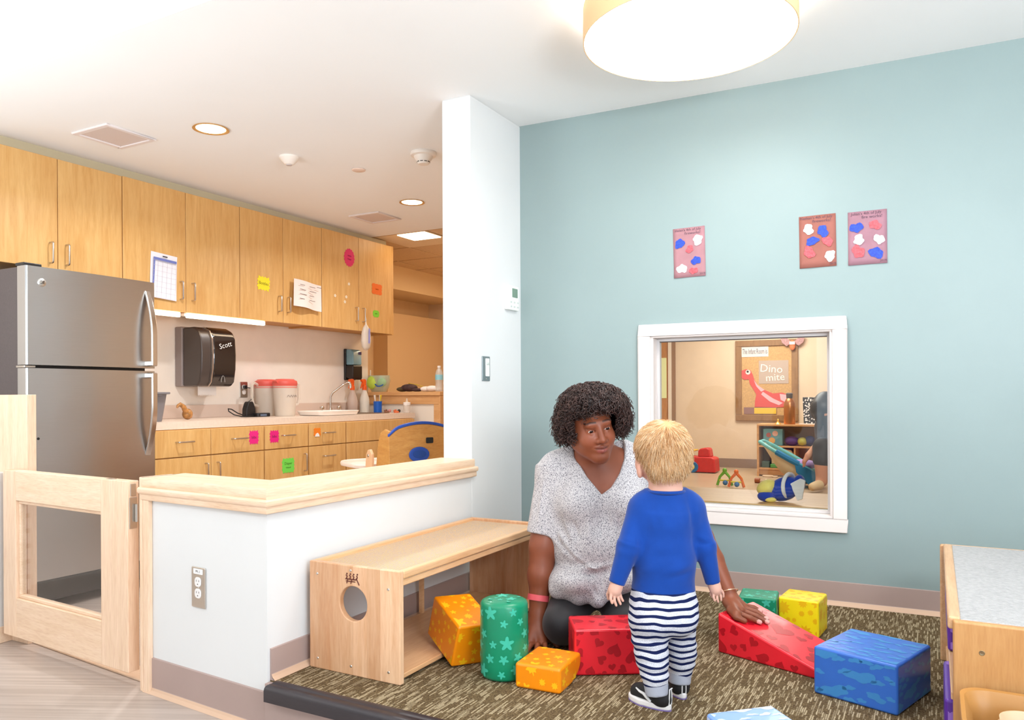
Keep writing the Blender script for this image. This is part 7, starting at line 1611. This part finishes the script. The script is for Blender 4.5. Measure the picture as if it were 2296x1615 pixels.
# shoes
def shoe(heel, toe, label):
    heel, toe = Vector(heel), Vector(toe); u = (toe-heel); u.z = 0; Ls = u.length; u.normalize(); sd = Vector((u.y, -u.x, 0)); z0 = heel.z
    def Q(a, b, z): p = heel+u*a+sd*b; return (p.x, p.y, z0+z)
    prim = [C(Q(.024, 0, .034), Q(.024, 0, .052), .0255, .0235, .01), C(Q(.024, 0, .028), Q(.110, .003, .026), .026, .0245, .015), C(Q(.04, 0, .045), Q(.095, .002, .032), .024, .018, .015), C(Q(.020, .012, .050), Q(.05, .014, .048), .010, .010, .01), C(Q(.020, -.012, .050), Q(.05, -.014, .048), .010, .010, .01)]
    v1, f1 = sdf_mesh(prim, .0024, z0+.010)
    so = put('shoe', v1, f1, pm('black_knit_shoe', (26, 24, 26), .7, bump=.2, bscale=600), tod, TB)
    out = []
    for i in range(40):
        t = 2*PI*i/40; x = math.cos(t); y = math.sin(t); lx = .0675+.0735*x; wd_ = .0325 if x > 0 else .029
        out.append((lx, wd_*y*(1-.18*(x < -.2)*abs(x))))
    m = MB(); m.prism(out, Vector(Q(0, 0, .0005)), u, sd, (0, 0, .019))
    m.build('sole', pm('white_foam_sole', (238, 232, 230), .6), so, bevel=.006, seg=3)
    MB().prism([(a*1.0, b*1.0) for a, b in out], Vector(Q(0, 0, .0)), u, sd, (0, 0, .0028)).build('outsole', pm('lilac_outsole', (130, 110, 170), .6), so)
    wt = pm('white_stripe', (240, 236, 234), .5)
    for s in (-1, 1):
        pts = [(.062, .020), (.072, .027), (.085, .031), (.100, .034), (.098, .038), (.080, .038)]
        band_ = [Q(a, s*(.0275 if a < .09 else .0255), z) for a, z in ((.045, .021), (.058, .030), (.070, .038), (.084, .041), (.098, .047))]
        MB().tube(band_, [.0035, .0048, .0042, .0034, .002], 8).build('side_stripe', wt, so, smooth=True)
    MB().tube([Q(-.003, -.006, .018), Q(-.0045, -.006, .045), Q(-.004, -.004, .062), Q(-.010, 0, .067), Q(-.004, .004, .062), Q(-.0045, .006, .045), Q(-.003, .006, .018)], .0018, 6).build('pull_tab', wt, so, smooth=True)
    return so
shoe((0.444,2.212,0.161), (0.341,2.318,0.161), 'left'); shoe((0.503,2.296,0.161), (0.477,2.425,0.161), 'right')
# blond hair: cap plus combed strands
cap_p = [El(tuple(HT+np.array([0, 0, .008])), (.0765, .0865, .083), .02, R=TRl), El((0.44,2.245,0.847), (.043, .04, .040), .03), El((0.454,2.25,0.869), (.058, .05, .05), .03)]
vs, fs = sdf_mesh(cap_p, .004); qq = (vs-HT) @ TR; nn = normals(vs, fs)
drop = ((qq[:, 1] < -.030) & (qq[:, 2] < .030)) | (qq[:, 2] < -.066) | (np.linalg.norm(vs-np.array((0.374,2.272,0.842)), axis=1) < .026)
keep = ~drop; fk = keep[fs].all(1)
blond = np.array([lin((208, 158, 108)), lin((228, 186, 138)), lin((240, 210, 172)), lin((182, 130, 84))])
hb_c = np.tile(blond[0], (len(vs), 1))
cand = np.argwhere(keep & (np.linalg.norm(vs-np.array((0.371,2.27,0.853)), axis=1) > .040)).ravel(); pick = rng.choice(cand, 11000)
crown = np.array((0.447,2.21,0.948)); rt = vs[pick]; nr = nn[pick]
away = rt-crown; away[:, 2] -= .09; tg = away-nr*(away*nr).sum(1)[:, None]; tg /= np.linalg.norm(tg, axis=1)[:, None]+1e-9
sw = np.cross(nr, tg); dr = tg+nr*.07+sw*rng.normal(.12, .18, (len(pick), 1)); dr /= np.linalg.norm(dr, axis=1)[:, None]
sv, sf, sid = strands(rt-nr*.001, dr, 5, .030, .0008, rng, None, .10)
wv_ = rng.random(len(pick)); sc = blond[rng.choice(4, len(pick), p=[.3, .36, .2, .14])][sid]*(.85+.3*wv_[sid][:, None])
put('hair', np.concatenate([vs, sv]), np.concatenate([fs[fk], sf+len(vs)]), vcol_mat('blond_hair', .6, .25), tod, TB, np.concatenate([hb_c, sc]))
# ------------------------------------------------------------------ seated adult in the nursery, partly behind the window frame
AB = (3.449,8.55,0.002)
ad = person('dark-haired adult in black shorts bending over the bouncer beyond the window', AB)
ap = [El((3.429,8.55,0.851), (.10, .11, .13), .03), C((3.448,8.55,0.738), (3.506,8.55,0.64), .06, .07, .03), C((3.368,8.5,0.535), (3.221,8.45,0.384), .04, .032, .02), C((3.221,8.45,0.384), (3.17,8.43,0.318), .032, .024, .02)]
for k in range(4): ap.append(C((3.175,8.43,0.327), tuple(np.array((3.15,8.43,0.26))+np.array([.012*k, 0, .004*k])), .011, .008, .01))
ap += [C((3.327,8.35,0.295), (3.334,8.37,0.11), .075, .055, .03), C((3.334,8.37,0.11), (3.239,8.3,0.076), .05, .035, .03), C((3.525,8.6,0.257), (3.565,8.65,0.088), .07, .05, .03), C((3.526,8.6,0.528), (3.576,8.65,0.326), .05, .05, .03)]
vs, fs = sdf_mesh(ap, .012, .004); put('body', vs, fs, pm('tan_skin', (196, 136, 104), .55), ad, AB)
vs, fs = sdf_mesh([C((3.495,8.57,0.678), (3.546,8.6,0.429), .15, .17, .05), C((3.42,8.53,0.641), (3.378,8.5,0.545), .08, .065, .04)], .014); put('top', vs, fs, pm('charcoal_top', (70, 62, 66), .85, var=.1, vscale=30), ad, AB)
vs, fs = sdf_mesh([C((3.546,8.65,0.326), (3.367,8.4,0.478), .12, .10, .04), C((3.367,8.4,0.478), (3.332,8.35,0.352), .105, .098, .04)], .014); put('shorts', vs, fs, pm('black_shorts', (36, 30, 36), .7), ad, AB)
vs, fs = sdf_mesh([C((3.281,8.31,0.079), (3.191,8.25,0.068), .055, .045, .02)], .012, .004); put('shoe', vs, fs, pm('beige_shoe', (206, 180, 140), .7), ad, AB)
hv, hf = sdf_mesh([El((3.432,8.57,0.885), (.135, .135, .145), .03), C((3.469,8.6,0.974), (3.598,8.65,0.823), .11, .10, .04), C((3.36,8.5,0.804), (3.349,8.45,0.674), .05, .02, .03), C((3.445,8.47,0.78), (3.399,8.43,0.564), .04, .012, .03), C((3.512,8.49,0.779), (3.475,8.45,0.586), .05, .02, .03)], .012)
put('hair', hv, hf, pm('dark_brown_hair', (30, 18, 17), .5, var=.3, vscale=60, stretch=(3, 3, .4)), ad, AB)
